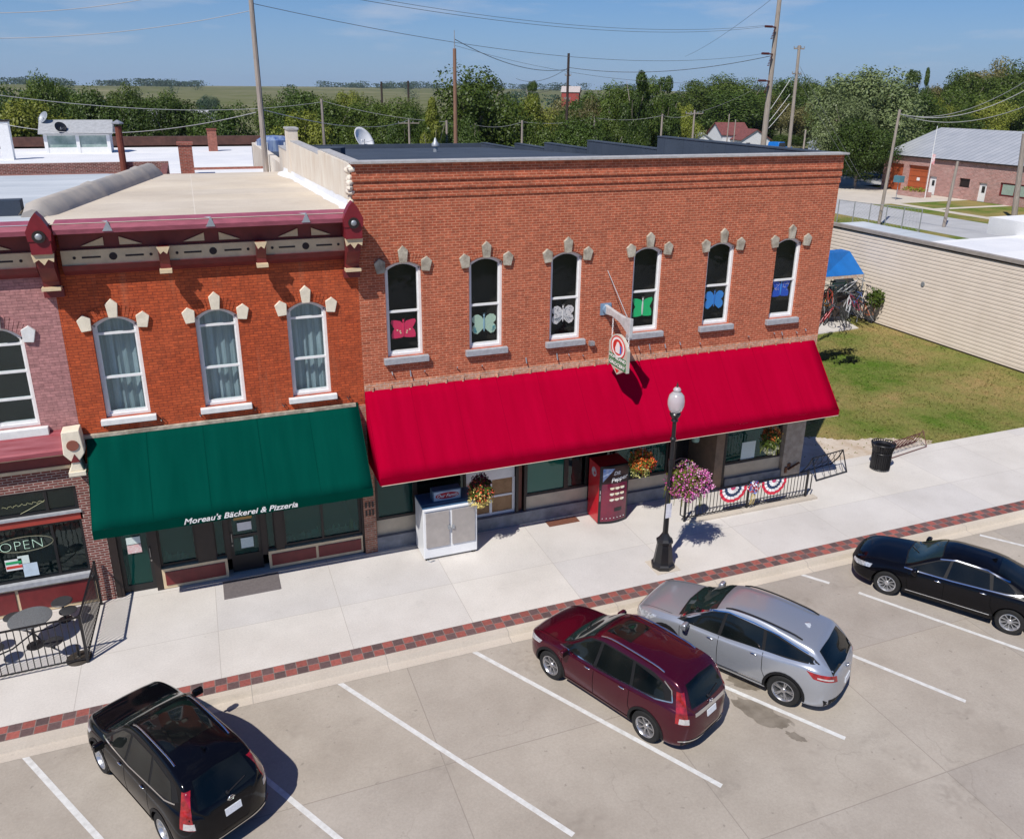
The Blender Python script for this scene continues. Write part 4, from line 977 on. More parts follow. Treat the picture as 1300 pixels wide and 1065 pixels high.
        for i in range(ns):
            a=2*math.pi*i/ns
            def P(rr,da,y): return (rr*math.cos(a+da),y,rr*math.sin(a+da))
            w0,w1=p['sw']
            for tw_ in ((-w1*.55,w1*.55),) if not p.get('twin') else ((-w1*.9,-w1*.35),(w1*.35,w1*.9)):
                c0=sum(tw_)/2*.4; hw=(tw_[1]-tw_[0])/2
                rm.add([P(.05,c0-w0,tw*.62),P(.05,c0+w0,tw*.62),P(ri-.02,tw_[1],tw*.86),P(ri-.02,tw_[0],tw*.86),
                        P(.05,c0-w0,tw*.30),P(.05,c0+w0,tw*.30),P(ri-.02,tw_[1],tw*.45),P(ri-.02,tw_[0],tw*.45)],[(0,1,2,3),(7,6,5,4),(0,4,5,1),(1,5,6,2),(2,6,7,3),(3,7,4,0)])
        rmm=rm.mesh('rim',[p['rim'],M_black]); rmm.shade_smooth(); rmm.set_sharp_from_angle(angle=R(35))
        bd=MB(); bd.lathe([(0,0.0),(ri-.05,0.0),(ri-.05,-.02),(0,-.02)],n=24,axis='y',cap=False); bdm=bd.mesh('brake_disc',M_brake)
        for sx in (p['ax'],-p['bx']):
            for sy in (1,-1):
                w=empty('wheel',s.root,(sx,sy*(W/2-tw-.025),r)); w.rotation_euler=(0,random.uniform(0,6),0 if sy>0 else math.pi)
                for me,nm in ((tm,'tyre'),(rmm,'rim'),(bdm,'brake_disc')):
                    o=bpy.data.objects.new(nm,me); C.objects.link(o); o.parent=w
    def mirror(s,x,y,z,m):
        for sy in (1,-1):
            mb=MB(); mb.prism([(x-.06,z-.075),(x+.03,z-.07),(x+.075,z-.02),(x+.07,z+.04),(x+.02,z+.085),(x-.06,z+.08)],sy*y-.10,sy*y+.10); 
            o=mb.build('wing_mirror',m,s.root,bevel=.03,smooth=60)
            b=MB(); b.bar((x+.03,sy*(y-.16),z-.03),(x,sy*(y-.02),z-.03),.05,.03); b.build('mirror_arm',M_black,o)
            g=MB(); g.lathe([(.0,-.076),(.075,-.076),(.08,-.06)],(x,0,0),14,axis='x') if False else g.box(x-.066,x-.060,sy*y-.09,sy*y+.09,z-.05,z+.055); g.build('mirror_glass',M_cglass,o)
def carpaint(name,col,metal=.35,rough=.32,fl=.2):
    m=mat(name,col,rough,metal,var=.04,vs=60,coat=fl,world=False); return m
M_tyre=mat('tyre_rubber',(.018,.018,.018),.85,var=.2,vs=14,world=False,spec=.3)
M_tyrewell=mat('wheel_well_black',(.008,.008,.008),.95,var=0,spec=.1)
M_alloy=mat('alloy_silver',(.55,.56,.58),.32,metal=.8,var=.05,vs=10,world=False)
M_alloyd=mat('alloy_machined',(.48,.48,.50),.3,metal=.85,var=.05,vs=10,world=False)
M_brake=mat('brake_grey',(.10,.10,.10),.5,metal=.6,var=.2,vs=10,world=False)
M_chrome=mat('chrome_trim',(.75,.76,.78),.12,metal=1,var=0)
M_cglass=mat('car_glass',(.002,.004,.005),.04,var=0,coat=0,spec=.42,col2=(.012,.014,.013),vs=1.4,world=False,detail=1)
M_cglasst=mat('car_windscreen',(.014,.026,.024),.04,var=0,coat=0,spec=.5)
M_trim=mat('black_plastic_trim',(.012,.012,.013),.6,var=.1,vs=20,world=False,spec=.2)
M_seam=mat('panel_gap',(.004,.004,.004),.9,var=0,spec=.1)
M_hl=mat('headlamp_lens',(.45,.47,.50),.08,metal=.3,var=.5,vs=22,world=False,coat=1)
M_tl=mat('tail_lamp_red',(.10,.002,.004),.08,var=0,col2=(.42,.012,.02),vs=9,world=False,coat=1)
M_tlc=mat('tail_lamp_clear',(.60,.58,.58),.10,metal=.3,var=.2,vs=18,world=False,coat=1)
M_plate=mat('number_plate_white',(.75,.77,.80),.4,var=.1,vs=30,world=False)
SD=((0,-1,0),(0,1,0))   # look from left (+y) ; from right
def both(f):
    for d in SD: f(d)

def suv(name,label,loc,h,paint,v):
    """v : style dict"""
    L,W,H=v['L'],v['W'],v['H']; h2=L/2
    p=dict(L=L,W=W,H=H,ax=v['ax'],bx=v['bx'],wr=v['wr'],spokes=v['spokes'],sw=v['sw'],rim=v['rim'],twin=v.get('twin'),pw=v.get('pw',13),
      top=v['top'],belt=v['belt'],bot=[(-h2,.52),(-h2+.06,.36),(-h2+.30,.24),(-h2+.9,.21),(h2-.9,.21),(h2-.3,.24),(h2-.06,.36),(h2,.50)],
      wbelt=v['wbelt'],wmax=[(-h2,.93),(-h2+.5,.985),(0,.98),(h2-.7,.995),(h2,.93)],wroof=v['wroof'],crown=v.get('crown',.045))
    c=Car(name,label,v['cat'],p,loc,h,paint); c.v=v
    # windscreen, rear screen, side glass
    ws=v['ws']   # (x_base,x_top,half base,half top)
    xb,xt,yb,yt=ws
    c.patch('windscreen_trim',[(xb+.03,-yb-.03),(xb+.09,0),(xb+.03,yb+.03)],[(xt-.02,-yt-.02),(xt+.00,0),(xt-.02,yt+.02)],(0,0,-1),M_trim,.003,parent=c.body)
    c.patch('windscreen',[(xb,-yb),(xb+.06,0),(xb,yb)],[(xt,-yt),(xt+.03,0),(xt,yt)],(0,0,-1),M_cglasst,.008)
    if v.get('rs_top'):
        x0,x1,y0,y1=v['rs_top']; c.patch('rear_screen',[(x0,-y0),(x0-.05,0),(x0,y0)],[(x1,-y1),(x1-.02,0),(x1,y1)],(0,0,-1),M_cglass,.007)
    else:
        z0,z1,y0,y1=v['rs']; c.patch('rear_screen',[(-y0,z0),(0,z0-.02),(y0,z0)],[(-y1,z1),(0,z1+.03),(y1,z1)],(1,0,0),M_cglass,.008)
    for d in SD:
        sgn=1
        for k,(bot,top) in enumerate(v['side_trim']): c.patch('window_surround',bot,top,d,M_trim,.003,nn=24,parent=c.body)
        for k,(bot,top) in enumerate(v['glass']): c.patch('side_window',bot,top,d,M_cglass,.007,nn=16)
        if v.get('chrome'): c.ribbons('window_moulding',v['chrome'],.022,d,M_chrome,.010)
        c.ribbons('door_seams',v['seams'],.013,d,M_seam,.002)
        for (hx,hz) in v['handles']:
            q=c.hit(hx,hz,d,.02)
            mb=MB(); s=1 if d[1]<0 else -1; mb.blob((q.x,q.y,q.z),.085,.018,.018,10,6); mb.build('door_handle',v.get('hm',paint),c.root,smooth=60)
        # cladding round the arches and sill
        if v.get('clad'):
            for sx in (v['ax'],-v['bx']):
                arc=[(sx+(v['wr']+.075)*math.cos(a),v['wr']*1.02+(v['wr']+.075)*math.sin(a)) for a in [R(-8+196*i/14) for i in range(15)]]
                c.ribbons('arch_cladding',[arc],.06,d,M_trim,.008)
        c.ribbons('sill_trim',[[(v['ax']-v['wr']-.1,.29),(-v['bx']+v['wr']+.1,.29)]],.10,d,M_trim if v.get('clad') else paint,.010)
        if v.get('silltrim'): c.ribbons('sill_chrome',[[(v['ax']-v['wr']-.12,.36),(-v['bx']+v['wr']+.12,.38)]],.018,d,M_chrome,.014)
    c.mirror(*v['mirror'],v.get('mirm',paint))
    if v.get('rails'):
        x0,x1,y=v['rails']
        for sy in (1,-1):
            pts=[]
            for i in range(13):
                t=i/12; x=x0+(x1-x0)*t; q=c.hit(x,sy*(y-.03*math.sin(0)),(0,0,-1),0); e=min(1,min(t,1-t)*9); pts.append((x,q.y,q.z+.006+.038*e))
            mb=MB(); mb.tube(pts,.018,8); mb.build('roof_rail',v.get('railm',M_chrome),c.root,smooth=60)
    if v.get('sunroof'):
        x0,x1,y=v['sunroof']; c.patch('sunroof',[(x0,-y),(x0,y)],[(x1,-y),(x1,y)],(0,0,-1),M_cglass,.005)
        if v.get('sunroof2'): x0,x1,y=v['sunroof2']; c.patch('sunroof',[(x0,-y),(x0,y)],[(x1,-y),(x1,y)],(0,0,-1),M_cglass,.005)
    # lights
    def mir(P): return P
    for sy in (1,-1):
        hl=v['hl']; d=Vector((-1,-sy*hl['k'],0)).normalized()
        U=Vector((-d.y,d.x,0)).normalized()
        # express polygon via world points on side/front: list of (x,y,z) hints
        def pr(P): q=Vector((P[0],P[1]*sy,0)); return (U.dot(q),P[2])
        def prt(P):
            return [pr(x) for x in P]
        if abs(d.x)<.5: pass
        c.patch('headlamp',prt(hl['b']),prt(hl['t']),tuple(d),M_hl,.006,nn=12,mm=5)
        tl=v['tl']; d=Vector((1,-sy*tl['k'],0)).normalized(); U=Vector((-d.y,d.x,0)).normalized()
        o=c.patch('tail_lamp',prt(tl['b']),prt(tl['t']),tuple(d),M_tl,.006,nn=10,mm=8)
        if 'cb' in tl: c.patch('reversing_lamp',prt(tl['cb']),prt(tl['ct']),tuple(d),M_tlc,.011,nn=8,mm=4,parent=o)
    # rear plate, bumper trim, badge
    z0,z1=v['plate']; c.patch('number_plate',[(-.155,z0),(.155,z0)],[(-.155,z1),(.155,z1)],(1,0,0),M_plate,.015,nn=4,mm=2)
    c.patch('rear_bumper_trim',[(-W*.40,.30),(0,.27),(W*.40,.30)],[(-W*.42,v.get('rb',.44)),(0,v.get('rb',.44)),(W*.42,v.get('rb',.44))],(1,0,0),M_trim,.006,parent=c.body)
    if v.get('rbar'): z,m=v['rbar']; c.patch('rear_garnish',[(-.52,z-.035),(.52,z-.035)],[(-.52,z+.035),(.52,z+.035)],(1,0,0),m,.014,nn=16,mm=2)
    if v.get('rlip'): c.patch('bumper_lip',[(-W*.43,.40),(W*.43,.40)],[(-W*.43,.43),(W*.43,.43)],(1,0,0),M_chrome,.012,nn=18,mm=1)
    if v.get('badge'):
        q=c.hit(0,v['badge'],(1,0,0),.012); mb=MB(); pts=[(q.x-.012,.055*math.cos(a),q.z+.045*math.sin(a)) for a in [2*math.pi*i/20 for i in range(20)]]
        mb.tube(pts,.009,6,closed=True); mb.box(q.x-.02,q.x,-.075,.075,q.z-.010,q.z+.010); mb.build('badge',M_chrome,c.root,smooth=60)
    # grille + front intake
    c.patch('grille',[(-.55,.58),(.55,.58)],[(-.50,.74),(.50,.74)],(-1,0,0),M_trim,.010,nn=14,mm=3)
    c.patch('front_intake',[(-.6,.30),(.6,.30)],[(-.55,.42),(.55,.42)],(-1,0,0),M_trim,.008,nn=14,mm=3)
    # rear spoiler / wiper / aerial
    if v.get('wiper'):
        z0=v['wiper']; a=c.hit(0.02,z0,(1,0,0),.02); b=c.hit(-.36,z0+.06,(1,0,0),.02); mb=MB(); mb.bar(a,b,.018,.014); mb.cyl(a+Vector((.03,0,0)),a-Vector((.02,0,0)),.03,n=10); mb.build('rear_wiper',M_black,c.root)
    fx=v.get('fin')
    if fx is not None:
        q=c.hit(fx,0,(0,0,-1),0); mb=MB(); mb.prism([(q.x-.09,q.z-.01),(q.x+.08,q.z-.01),(q.x-.05,q.z+.055),(q.x-.09,q.z+.05)],-.016,.016,'xz'); mb.build('aerial',v.get('finm',paint),c.root)
    # bonnet creases and shut line
    hb=v['ws'][0]
    L1=[[(h2-.16,s*.62),(hb+.18,s*(yb+.06))] for s in (1,-1)]
    c.ribbons('bonnet_seams',L1,.011,(0,0,-1),M_seam,.002)
    mb=MB()
    for s in (-.25,.38):
        a=c.hit(hb+.02,s,(0,0,-1),.02);b=c.hit(hb-.20,s+.42,(0,0,-1),.022); 
        if a and b: mb.bar(a,b,.014,.012)
    mb.build('windscreen_wipers',M_black,c.root)
    return c

# ---- maroon compact crossover
P_maroon=carpaint('maroon_metallic_paint',(.070,.003,.014),.45,.25,.6)
v=dict(cat='car',L=4.53,W=1.82,H=1.62,ax=1.36,bx=1.27,wr=.345,spokes=7,sw=(.17,.12),rim=M_alloyd,twin=True,crown=.05,wroof=.585,
 top=[(-2.265,.60),(-2.23,.86),(-2.19,1.02),(-2.08,1.18),(-1.86,1.49),(-1.72,1.575),(-1.3,1.605),(-.3,1.63),(.15,1.60),(.42,1.50),(1.12,1.045),(1.30,1.01),(1.85,.93),(2.10,.84),(2.22,.70),(2.265,.56)],
 belt=[(-2.265,1.02),(-1.7,1.10),(-.9,1.03),(0,.98),(1.1,.955),(2.0,.85)],
 wbelt=[(-2.265,.86),(-1.8,.90),(0,.935),(1.2,.93),(2.265,.86)],
 ws=(1.10,.40,.66,.56),rs=(1.13,1.50,.56,.46),
 side_trim=[([(1.12,1.00),(0,1.00),(-1.5,1.12),(-1.80,1.24)],[(.42,1.47),(.1,1.535),(-1.2,1.54),(-1.66,1.42)])],
 glass=[([(1.00,1.015),(.18,1.02)],[(.46,1.42),(.14,1.50)]),([(.10,1.02),(-.78,1.045)],[(.06,1.505),(-.70,1.515)]),([(-.85,1.06),(-1.62,1.18)],[(-.78,1.505),(-1.45,1.44)])],
 chrome=[[(1.15,.995),(0,.995),(-1.4,1.10),(-1.78,1.20)],[(-1.78,1.20),(-1.70,1.40),(-1.5,1.50)]],
 seams=[[(1.05,.96),(.98,.45),(.90,.34)],[(.14,.98),(.12,.34)],[(-.80,1.02),(-.82,.62),(-.92,.44)]],
 handles=[(.30,.90),(-.62,.94)],clad=True,mirror=(.86,1.02,1.05),rails=(.20,-1.42,.545),sunroof=(.22,-.42,.36),
 hl=dict(k=.8,b=[(2.20,.52,.66),(2.12,.74,.68),(1.72,.86,.76)],t=[(2.16,.50,.74),(2.05,.72,.80),(1.66,.84,.84)]),
 tl=dict(k=1.0,b=[(-1.98,.88,.84),(-2.20,.72,.80)],t=[(-1.80,.66,1.42),(-1.90,.56,1.42)],cb=[(-2.05,.86,.84),(-2.2,.70,.82)],ct=[(-2.05,.84,.95),(-2.18,.70,.94)]),
 plate=(.80,.93),rbar=(1.0,M_chrome),rlip=True,badge=1.07,wiper=1.15,fin=None,hm=M_chrome,silltrim=False)
h=Vector((-.40,.917,0)).normalized()
crv=suv('parked_car','dark maroon compact crossover with chrome roof rails, parked left of the silver one',Vector((7.70,-7.38,STREET_Z)),h,P_maroon,v)
# ---- silver crossover
P_silver=carpaint('silver_metallic_paint',(.44,.465,.51),.6,.28,.5)
v2=dict(cat='car',L=4.89,W=1.91,H=1.64,ax=1.44,bx=1.39,wr=.365,spokes=5,sw=(.28,.19),rim=M_alloyd,twin=True,crown=.05,wroof=.585,
 top=[(-2.445,.58),(-2.42,.86),(-2.37,1.02),(-2.26,1.12),(-1.98,1.38),(-1.82,1.50),(-1.5,1.55),(-.4,1.645),(.12,1.62),(.42,1.52),(1.22,1.08),(1.42,1.05),(1.95,.97),(2.25,.86),(2.40,.70),(2.445,.56)],
 belt=[(-2.445,1.02),(-1.8,1.16),(-1.0,1.07),(0,1.0),(1.1,.985),(2.1,.88)],
 wbelt=[(-2.445,.84),(-1.8,.92),(-.6,.915),(1.2,.93),(2.445,.85)],
 ws=(1.20,.40,.68,.57),rs_top=(-2.29,-1.92,.66,.56),
 side_trim=[([(1.22,1.03),(0,1.05),(-1.3,1.15),(-2.02,1.25)],[(.45,1.46),(.1,1.55),(-1.0,1.51),(-1.86,1.36)])],
 glass=[([(1.08,1.045),(.22,1.06)],[(.48,1.43),(.16,1.52)]),([(.14,1.06),(-.80,1.11)],[(.10,1.525),(-.74,1.50)]),([(-.87,1.12),(-1.90,1.26)],[(-.82,1.495),(-1.80,1.345)])],
 chrome=[[(.46,1.475),(.1,1.565),(-.5,1.562),(-1.1,1.51),(-1.75,1.405)],[(.47,1.47),(.9,1.24),(1.16,1.075)]],
 seams=[[(1.12,.99),(1.05,.45),(.95,.34)],[(.18,1.03),(.14,.34)],[(-.84,1.08),(-.88,.70),(-1.0,.46)]],
 handles=[(.36,.93),(-.66,.98)],clad=True,mirror=(.92,1.05,1.08),rails=(.18,-1.55,.56),railm=M_trim,
 hl=dict(k=.8,b=[(2.34,.50,.74),(2.24,.74,.72),(1.95,.90,.72)],t=[(2.30,.50,.80),(2.12,.74,.86),(1.70,.90,.92)]),
 tl=dict(k=.9,b=[(-2.02,.95,.96),(-2.42,.60,.88)],t=[(-1.84,.93,1.10),(-2.36,.60,1.03)],cb=[(-2.1,.93,.985),(-2.36,.70,.93)],ct=[(-2.1,.93,1.01),(-2.36,.70,.965)]),
 plate=(.62,.75),badge=.98,fin=-1.45,silltrim=True,hm=M_chrome,rb=.46)
h=Vector((-.53,.848,0)).normalized()
suv('parked_car','silver crossover with dark privacy glass, parked nose-in by the lamp post',Vector((10.77,-7.36,STREET_Z)),h,P_silver,v2)
# ---- black crossover at lower left
P_black=carpaint('black_paint',(.003,.003,.0045),.0,.10,0.); P_black.node_tree.nodes['Principled BSDF'].inputs['Specular IOR Level'].default_value=.3
v3=dict(v); v3.update(L=4.60,W=1.84,H=1.66,spokes=5,sw=(.22,.16),rim=M_alloy,twin=False,rails=(.25,-1.35,.53),sunroof=(.30,-1.0,.46),
 top=[(-2.30,.60),(-2.26,.90),(-2.20,1.05),(-2.06,1.22),(-1.84,1.46),(-1.70,1.54),(-1.3,1.60),(-.3,1.64),(.15,1.61),(.45,1.50),(1.15,1.07),(1.32,1.03),(1.90,.95),(2.12,.86),(2.25,.70),(2.30,.56)],
 chrome=[[(1.15,.995),(0,.995),(-1.4,1.10),(-1.72,1.18)]],fin=-1.35,rbar=None)
h=Vector((-.47,.883,0)).normalized()
suv('parked_car','black crossover with chrome roof rails and sunroof at the lower left',Vector((-1.52,-6.68,STREET_Z)),h,P_black,v3).root.scale=(.94,.97,.97)
# ---- black saloon at right
v4=dict(cat='car',L=5.00,W=1.86,H=1.44,ax=1.45,bx=1.40,wr=.335,spokes=10,sw=(.12,.10),rim=M_alloy,crown=.05,wroof=.55,pw=12,
 top=[(-2.50,.60),(-2.47,.86),(-2.40,1.0),(-2.2,1.05),(-1.85,1.085),(-1.75,1.10),(-.85,1.385),(-.5,1.425),(.05,1.44),(.35,1.385),(1.12,.98),(1.32,.945),(1.95,.87),(2.25,.78),(2.45,.64),(2.50,.52)],
 belt=[(-2.5,.95),(-1.8,1.02),(-.9,.98),(0,.93),(1.1,.90),(2.1,.80)],
 wbelt=[(-2.5,.84),(-1.8,.90),(0,.925),(1.2,.925),(2.5,.84)],
 ws=(1.10,.34,.68,.53),rs_top=(-1.78,-.92,.62,.50),
 side_trim=[([(1.10,.93),(0,.95),(-1.2,1.02),(-1.62,1.09)],[(.36,1.31),(.0,1.385),(-.7,1.37),(-1.3,1.22)])],
 glass=[([(.98,.945),(.20,.965)],[(.40,1.27),(.12,1.355)]),([(.12,.965),(-.84,1.005)],[(.06,1.36),(-.76,1.335)]),([(-.91,1.01),(-1.42,1.07)],[(-.85,1.325),(-1.18,1.235)])],
 chrome=[[(1.12,.92),(0,.94),(-1.2,1.01),(-1.62,1.085)],[(.36,1.325),(.0,1.398),(-.7,1.382),(-1.22,1.262)]],
 seams=[[(1.02,.90),(.98,.45),(.90,.34)],[(.16,.94),(.12,.34)],[(-.88,.98),(-.92,.62),(-1.02,.44)]],
 handles=[(.30,.84),(-.72,.89)],clad=False,mirror=(.84,1.0,.97),
 hl=dict(k=.8,b=[(2.40,.55,.60),(2.28,.76,.60),(1.92,.88,.66)],t=[(2.36,.54,.68),(2.22,.74,.72),(1.90,.86,.76)]),
 tl=dict(k=.9,b=[(-2.2,.90,.78),(-2.46,.66,.78)],t=[(-2.16,.88,.96),(-2.42,.62,.96)]),
 plate=(.70,.82),fin=-.75,silltrim=True,hm=M_chrome,rb=.40,sunroof=None)
h=Vector((-.551,.835,0)).normalized()
suv('parked_car','glossy black saloon with ten-spoke silver wheels at the right edge',Vector((17.60,-7.26,STREET_Z)),h,P_black,v4)
# ================================================================ STREET THINGS
# hanging sign
def hanging_sign():
    y0=-.02; x=10.62
    t=thing('hanging_sign','grocery signboard with red round emblem, chained to a grey bracket above the crimson awning','sign',(x,0,0))
    M_sg=mat('grey_painted_bracket',(.50,.50,.50),.5,var=.15,vs=6); M_bl=mat('blue_grey_steel',(.20,.30,.42),.5)
    mb=MB(); mb.prism([(-.02,6.88),(-1.55,6.52),(-1.55,6.62-.02),(-1.55,6.62),(-1.30,6.76),(-.6,6.98),(-.02,7.10)],-.06,.06,'yz')
    mb.v=[];mb.f=[];mb.m=[]
    mb.prism([(-.02,6.40),(-.5,6.44),(-.95,6.38),(-1.30,6.24),(-1.56,6.08),(-1.56,6.62),(-1.2,6.58),(-.7,6.60),(-.02,6.66)],-.05,.05,'yz'); mb.build('bracket_arm',M_sg,t,bevel=.01)
    mb=MB(); mb.box(-.17,.17,-.04,.0,6.36,6.70); mb.cyl((0,-.12,6.53),(0,0,6.53),.12,n=10); mb.build('wall_plate',M_bl,t)
    mb=MB(); mb.tube([(0,-1.3,6.60),(.0,-.02,7.65)],.012,5); mb.build('guy_wire',M_galv,t)
    for yy,z in ((-.50,6.42),(-1.46,6.16)):
        mb=MB()
        zt=z; zb=5.72 if yy>-1 else 5.68
        n=int((zt-zb)/.07)
        for i in range(n):
            zc=zt-.07*i-.035; a=i%2
            mb.tube([((.018 if a else 0)*math.cos(q),yy+(0 if a else .018)*math.cos(q),zc+.042*math.sin(q)) for q in [2*math.pi*k/8 for k in range(8)]],.007,4,closed=True)
        mb.build('chain',M_white,t)
    # board (yz plane), faces +-x
    zc=5.35
    P=[(-.28,4.72),(-.28,5.75),(-.42,5.98),(-.62,6.16),(-.86,6.22),(-1.08,6.16),(-1.28,5.98),(-1.44,5.70),(-1.44,4.72),(-1.24,4.72),(-1.10,4.60),(-.86,4.42),(-.62,4.60),(-.48,4.72)]
    mb=MB(); mb.prism(P,-.045,.045,'yz'); bd=mb.build('signboard',mat('putty_signboard',(.52,.49,.42),.6,var=.1),t)
    M_gr=mat('sign_green',(.01,.17,.06),.6); M_rd=mat('sign_red',(.60,.03,.02),.6); M_wt=MC['white_paint']; M_bu=mat('sign_blue',(.03,.16,.50),.6)
    for s in (-1,1):
        rot=(R(90),0,R(-90)) if s<0 else (R(90),0,R(90))
        f=lambda a:s*(.045+a)
        def disc(y,z,ry,rz,d,m,nm):
            b=MB(); pts=[(y+ry*math.cos(q),z+rz*math.sin(q)) for q in [2*math.pi*k/28 for k in range(28)]]; b.prism(pts,f(0),f(d),'yz'); b.build(nm,m,bd)
        disc(-.86,5.66,.46,.50,.004,M_rd,'emblem_ring'); disc(-.86,5.66,.40,.44,.007,M_wt,'emblem_band'); disc(-.86,5.66,.31,.35,.010,M_rd,'emblem_field')
        b=MB(); b.prism([(-.98,5.40),(-.74,5.40),(-.70,5.58),(-.76,5.74),(-.80,5.88),(-.90,5.90),(-.96,5.80),(-1.0,5.62)],f(.01),f(.013),'yz'); b.build('emblem_figure',M_wt,bd)
        b=MB(); b.prism([(-1.10,5.44),(-.99,5.42),(-1.0,5.78),(-1.08,5.76)],f(.01),f(.013),'yz'); b.build('emblem_mark',M_bu,bd)
        for z0 in (5.02,4.74):
            b=MB(); b.box(min(f(0),f(.005)),max(f(0),f(.005)),-1.40,-.32,z0,z0+.25); b.build('name_band',M_gr,bd)
        text('lettering','HOMELAND',.19,M_wt,bd,(f(.007),-.86,5.15),rot,bold=.005,ext=.002,sx=1); text('lettering','GROCERY',.20,M_wt,bd,(f(.007),-.86,4.87),rot,bold=.005,ext=.002,sx=1.1)
        b=MB(); b.prism([(-1.0,4.66),(-.72,4.66),(-.86,4.48)],f(0),f(.006),'yz'); b.build('emblem_foot',M_rd,bd)
    t.location=(10.72,0,0); bd.scale=(1,.93,.65); bd.location=(0,-.16,1.977)
hanging_sign()

# street lamp
LX,LY=11.06,-3.50
lamp=thing('street_lamp','black cast post lamp with frosted acorn globe and a sticker, standing on the kerbside','street lamp',(LX,LY,0))
mb=MB(); mb.box(-.36,.36,-.36,.36,0,.015); mb.build('footing',M_curb,lamp)
mb=MB(); mb.lathe([(.33,.015),(.33,.12),(.29,.16),(.27,.22),(.22,.62),(.20,.74),(.235,.78),(.235,.84),(.17,.90),(.12,.98),(.085,1.05)],n=8); mb.build('base',M_black,lamp)
mb=MB(); mb.lathe([(.078,1.0),(.068,2.2),(.058,3.8),(.085,3.82),(.085,3.87),(.055,3.90),(.052,4.32),(.10,4.36),(.075,4.42),(.13,4.50),(.15,4.56),(.12,4.60)],n=14); mb.build('post',M_black,lamp,smooth=1)
mg,nt,N,L,b=nodes('frosted_globe'); b.inputs['Roughness'].default_value=.25; setc(b.inputs['Base Color'],(.72,.70,.72)); b.inputs['Transmission Weight'].default_value=.45; b.inputs['Subsurface Weight'].default_value=0
mb=MB(); mb.lathe([(.09,4.58),(.17,4.66),(.215,4.80),(.22,4.92),(.19,5.06),(.12,5.14),(.08,5.16),(.095,5.19),(.105,5.22),(.07,5.27),(.03,5.29)],n=24); mb.build('globe',mg,lamp,smooth=70)
mb=MB(); mb.lathe([(.03,5.285),(.02,5.31),(.035,5.34),(.012,5.38),(.003,5.44)],n=10); mb.lathe([(.12,5.08),(.13,5.10),(.12,5.12)],n=16) ; mb.build('finial',M_black,lamp,smooth=1)
mb=MB(); mb.tube([(.0,.0,3.15),(.25,-.02,3.25),(.45,-.05,3.22),(.50,-.05,3.15)],.016,6); mb.tube([(0,0,2.95),(.2,-.02,3.1),(.42,-.05,3.2)],.012,6); mb.cyl((0,0,3.05),(0,0,3.25),.085,n=12); mb.build('basket_arm',M_black,lamp,smooth=1)
mb=MB(); mb.box(-.085,.085,-.082,-.07,1.55,1.98); mb.build('sticker',mat('notice_sticker',(.62,.60,.68),.6,var=0,col2=(.80,.80,.82),vs=14),lamp)
# flower baskets
def leafy(mb,n,c,rx,ry,rz,s,rnd,shell=.75,droop=0,base=None):
    for i in range(n):
        while True:
            v=Vector((rnd.uniform(-1,1),rnd.uniform(-1,1),rnd.uniform(-1,1)))
            if shell<v.length<1: break
        v=v*(1+.45*noise.noise(v.normalized()*1.7+Vector((rx*9,rz*7,1))))
        p=Vector((c[0]+v.x*rx,c[1]+v.y*ry,c[2]+v.z*rz-(droop*(v.x**2+v.y**2))))
        a=Vector((rnd.gauss(0,1),rnd.gauss(0,1),rnd.gauss(0,1))).normalized(); b=a.cross(Vector((rnd.gauss(0,1),rnd.gauss(0,1),rnd.gauss(0,1)))).normalized()
        q=s*rnd.uniform(.6,1.3); mb.add([p-a*q,p-b*q*.6,p+a*q,p+b*q*.6],[(0,1,2,3)])
def basket(label,loc,sizes,cols,hang,seed,bowl=.18):
    t=thing('hanging_basket',label,'flower basket',loc,0,'hanging flower baskets')
    rnd=random.Random(seed); rx,ry,rz=sizes
    mb=MB(); mb.lathe([(.02,-.22),(bowl*.8,-.16),(bowl,0.0),(bowl*.95,.02)],n=14); mb.build('bowl',mat('brown_coir',(.10,.06,.03),.9,var=.3,vs=20),t,smooth=1)
    mb=MB()
    for k in range(3): a=k*2.1; mb.tube([(bowl*math.cos(a),bowl*math.sin(a),0),(0,0,hang)],.006,4)
    mb.build('hanger',M_galv,t)
    mb=MB(); leafy(mb,1500,(0,0,.02),rx*.93,ry*.93,rz*.95,.045,rnd,.0); mb.build('foliage',LEAF['lime'] if cols[0]=='lime' else LEAF['mid'],t,fix=False)
    mb=MB()
    for k in range(26):
        a=rnd.uniform(0,6.28); l=rnd.uniform(.5,1.0); mb.tube([(rx*.5*math.cos(a),ry*.5*math.sin(a),0),(rx*.95*math.cos(a),ry*.95*math.sin(a),-rz*.5*l),(rx*1.0*math.cos(a),ry*1.0*math.sin(a),-rz*1.15*l)],.006,3)
    mb.build('trailing_stems',LEAF['lime'],t,fix=False)
    for k,(nm,col,n,off,sc_) in enumerate(cols[1]):
        mb=MB()
        leafy(mb,n,off,rx*sc_,ry*sc_,rz*sc_,.030,rnd,.80); mb.build('blossoms',flowermat(nm,col),t,fix=False)
    return t
b1=basket('big pink petunia basket hanging from the black lamp post',(LX+.50,LY-.05,2.62),(.56,.46,.42),('lime',[('pink_petals',(.62,.12,.38),950,(.07,-.03,-.02),1.0),('pale_pink_petals',(.80,.40,.60),520,(.10,-.03,0),1.03),('magenta_petals',(.45,.05,.25),300,(.04,0,0),.98)]),.53,1)
b1.location=(LX+.50,LY-.05,2.52); b1.scale=(1.12,1.1,1.1)
b2=basket('dark red and yellow flower basket hanging above the ice chest',(6.55,-1.10,1.98),(.36,.30,.36),('mid',[('dark_red_petals',(.08,.006,.02),600,(0,0,.20),.75),('orange_petals',(.75,.10,.05),350,(0,-.03,.0),1.0),('cream_petals',(.80,.65,.22),520,(-.04,-.05,-.16),.95)]),.80,2)
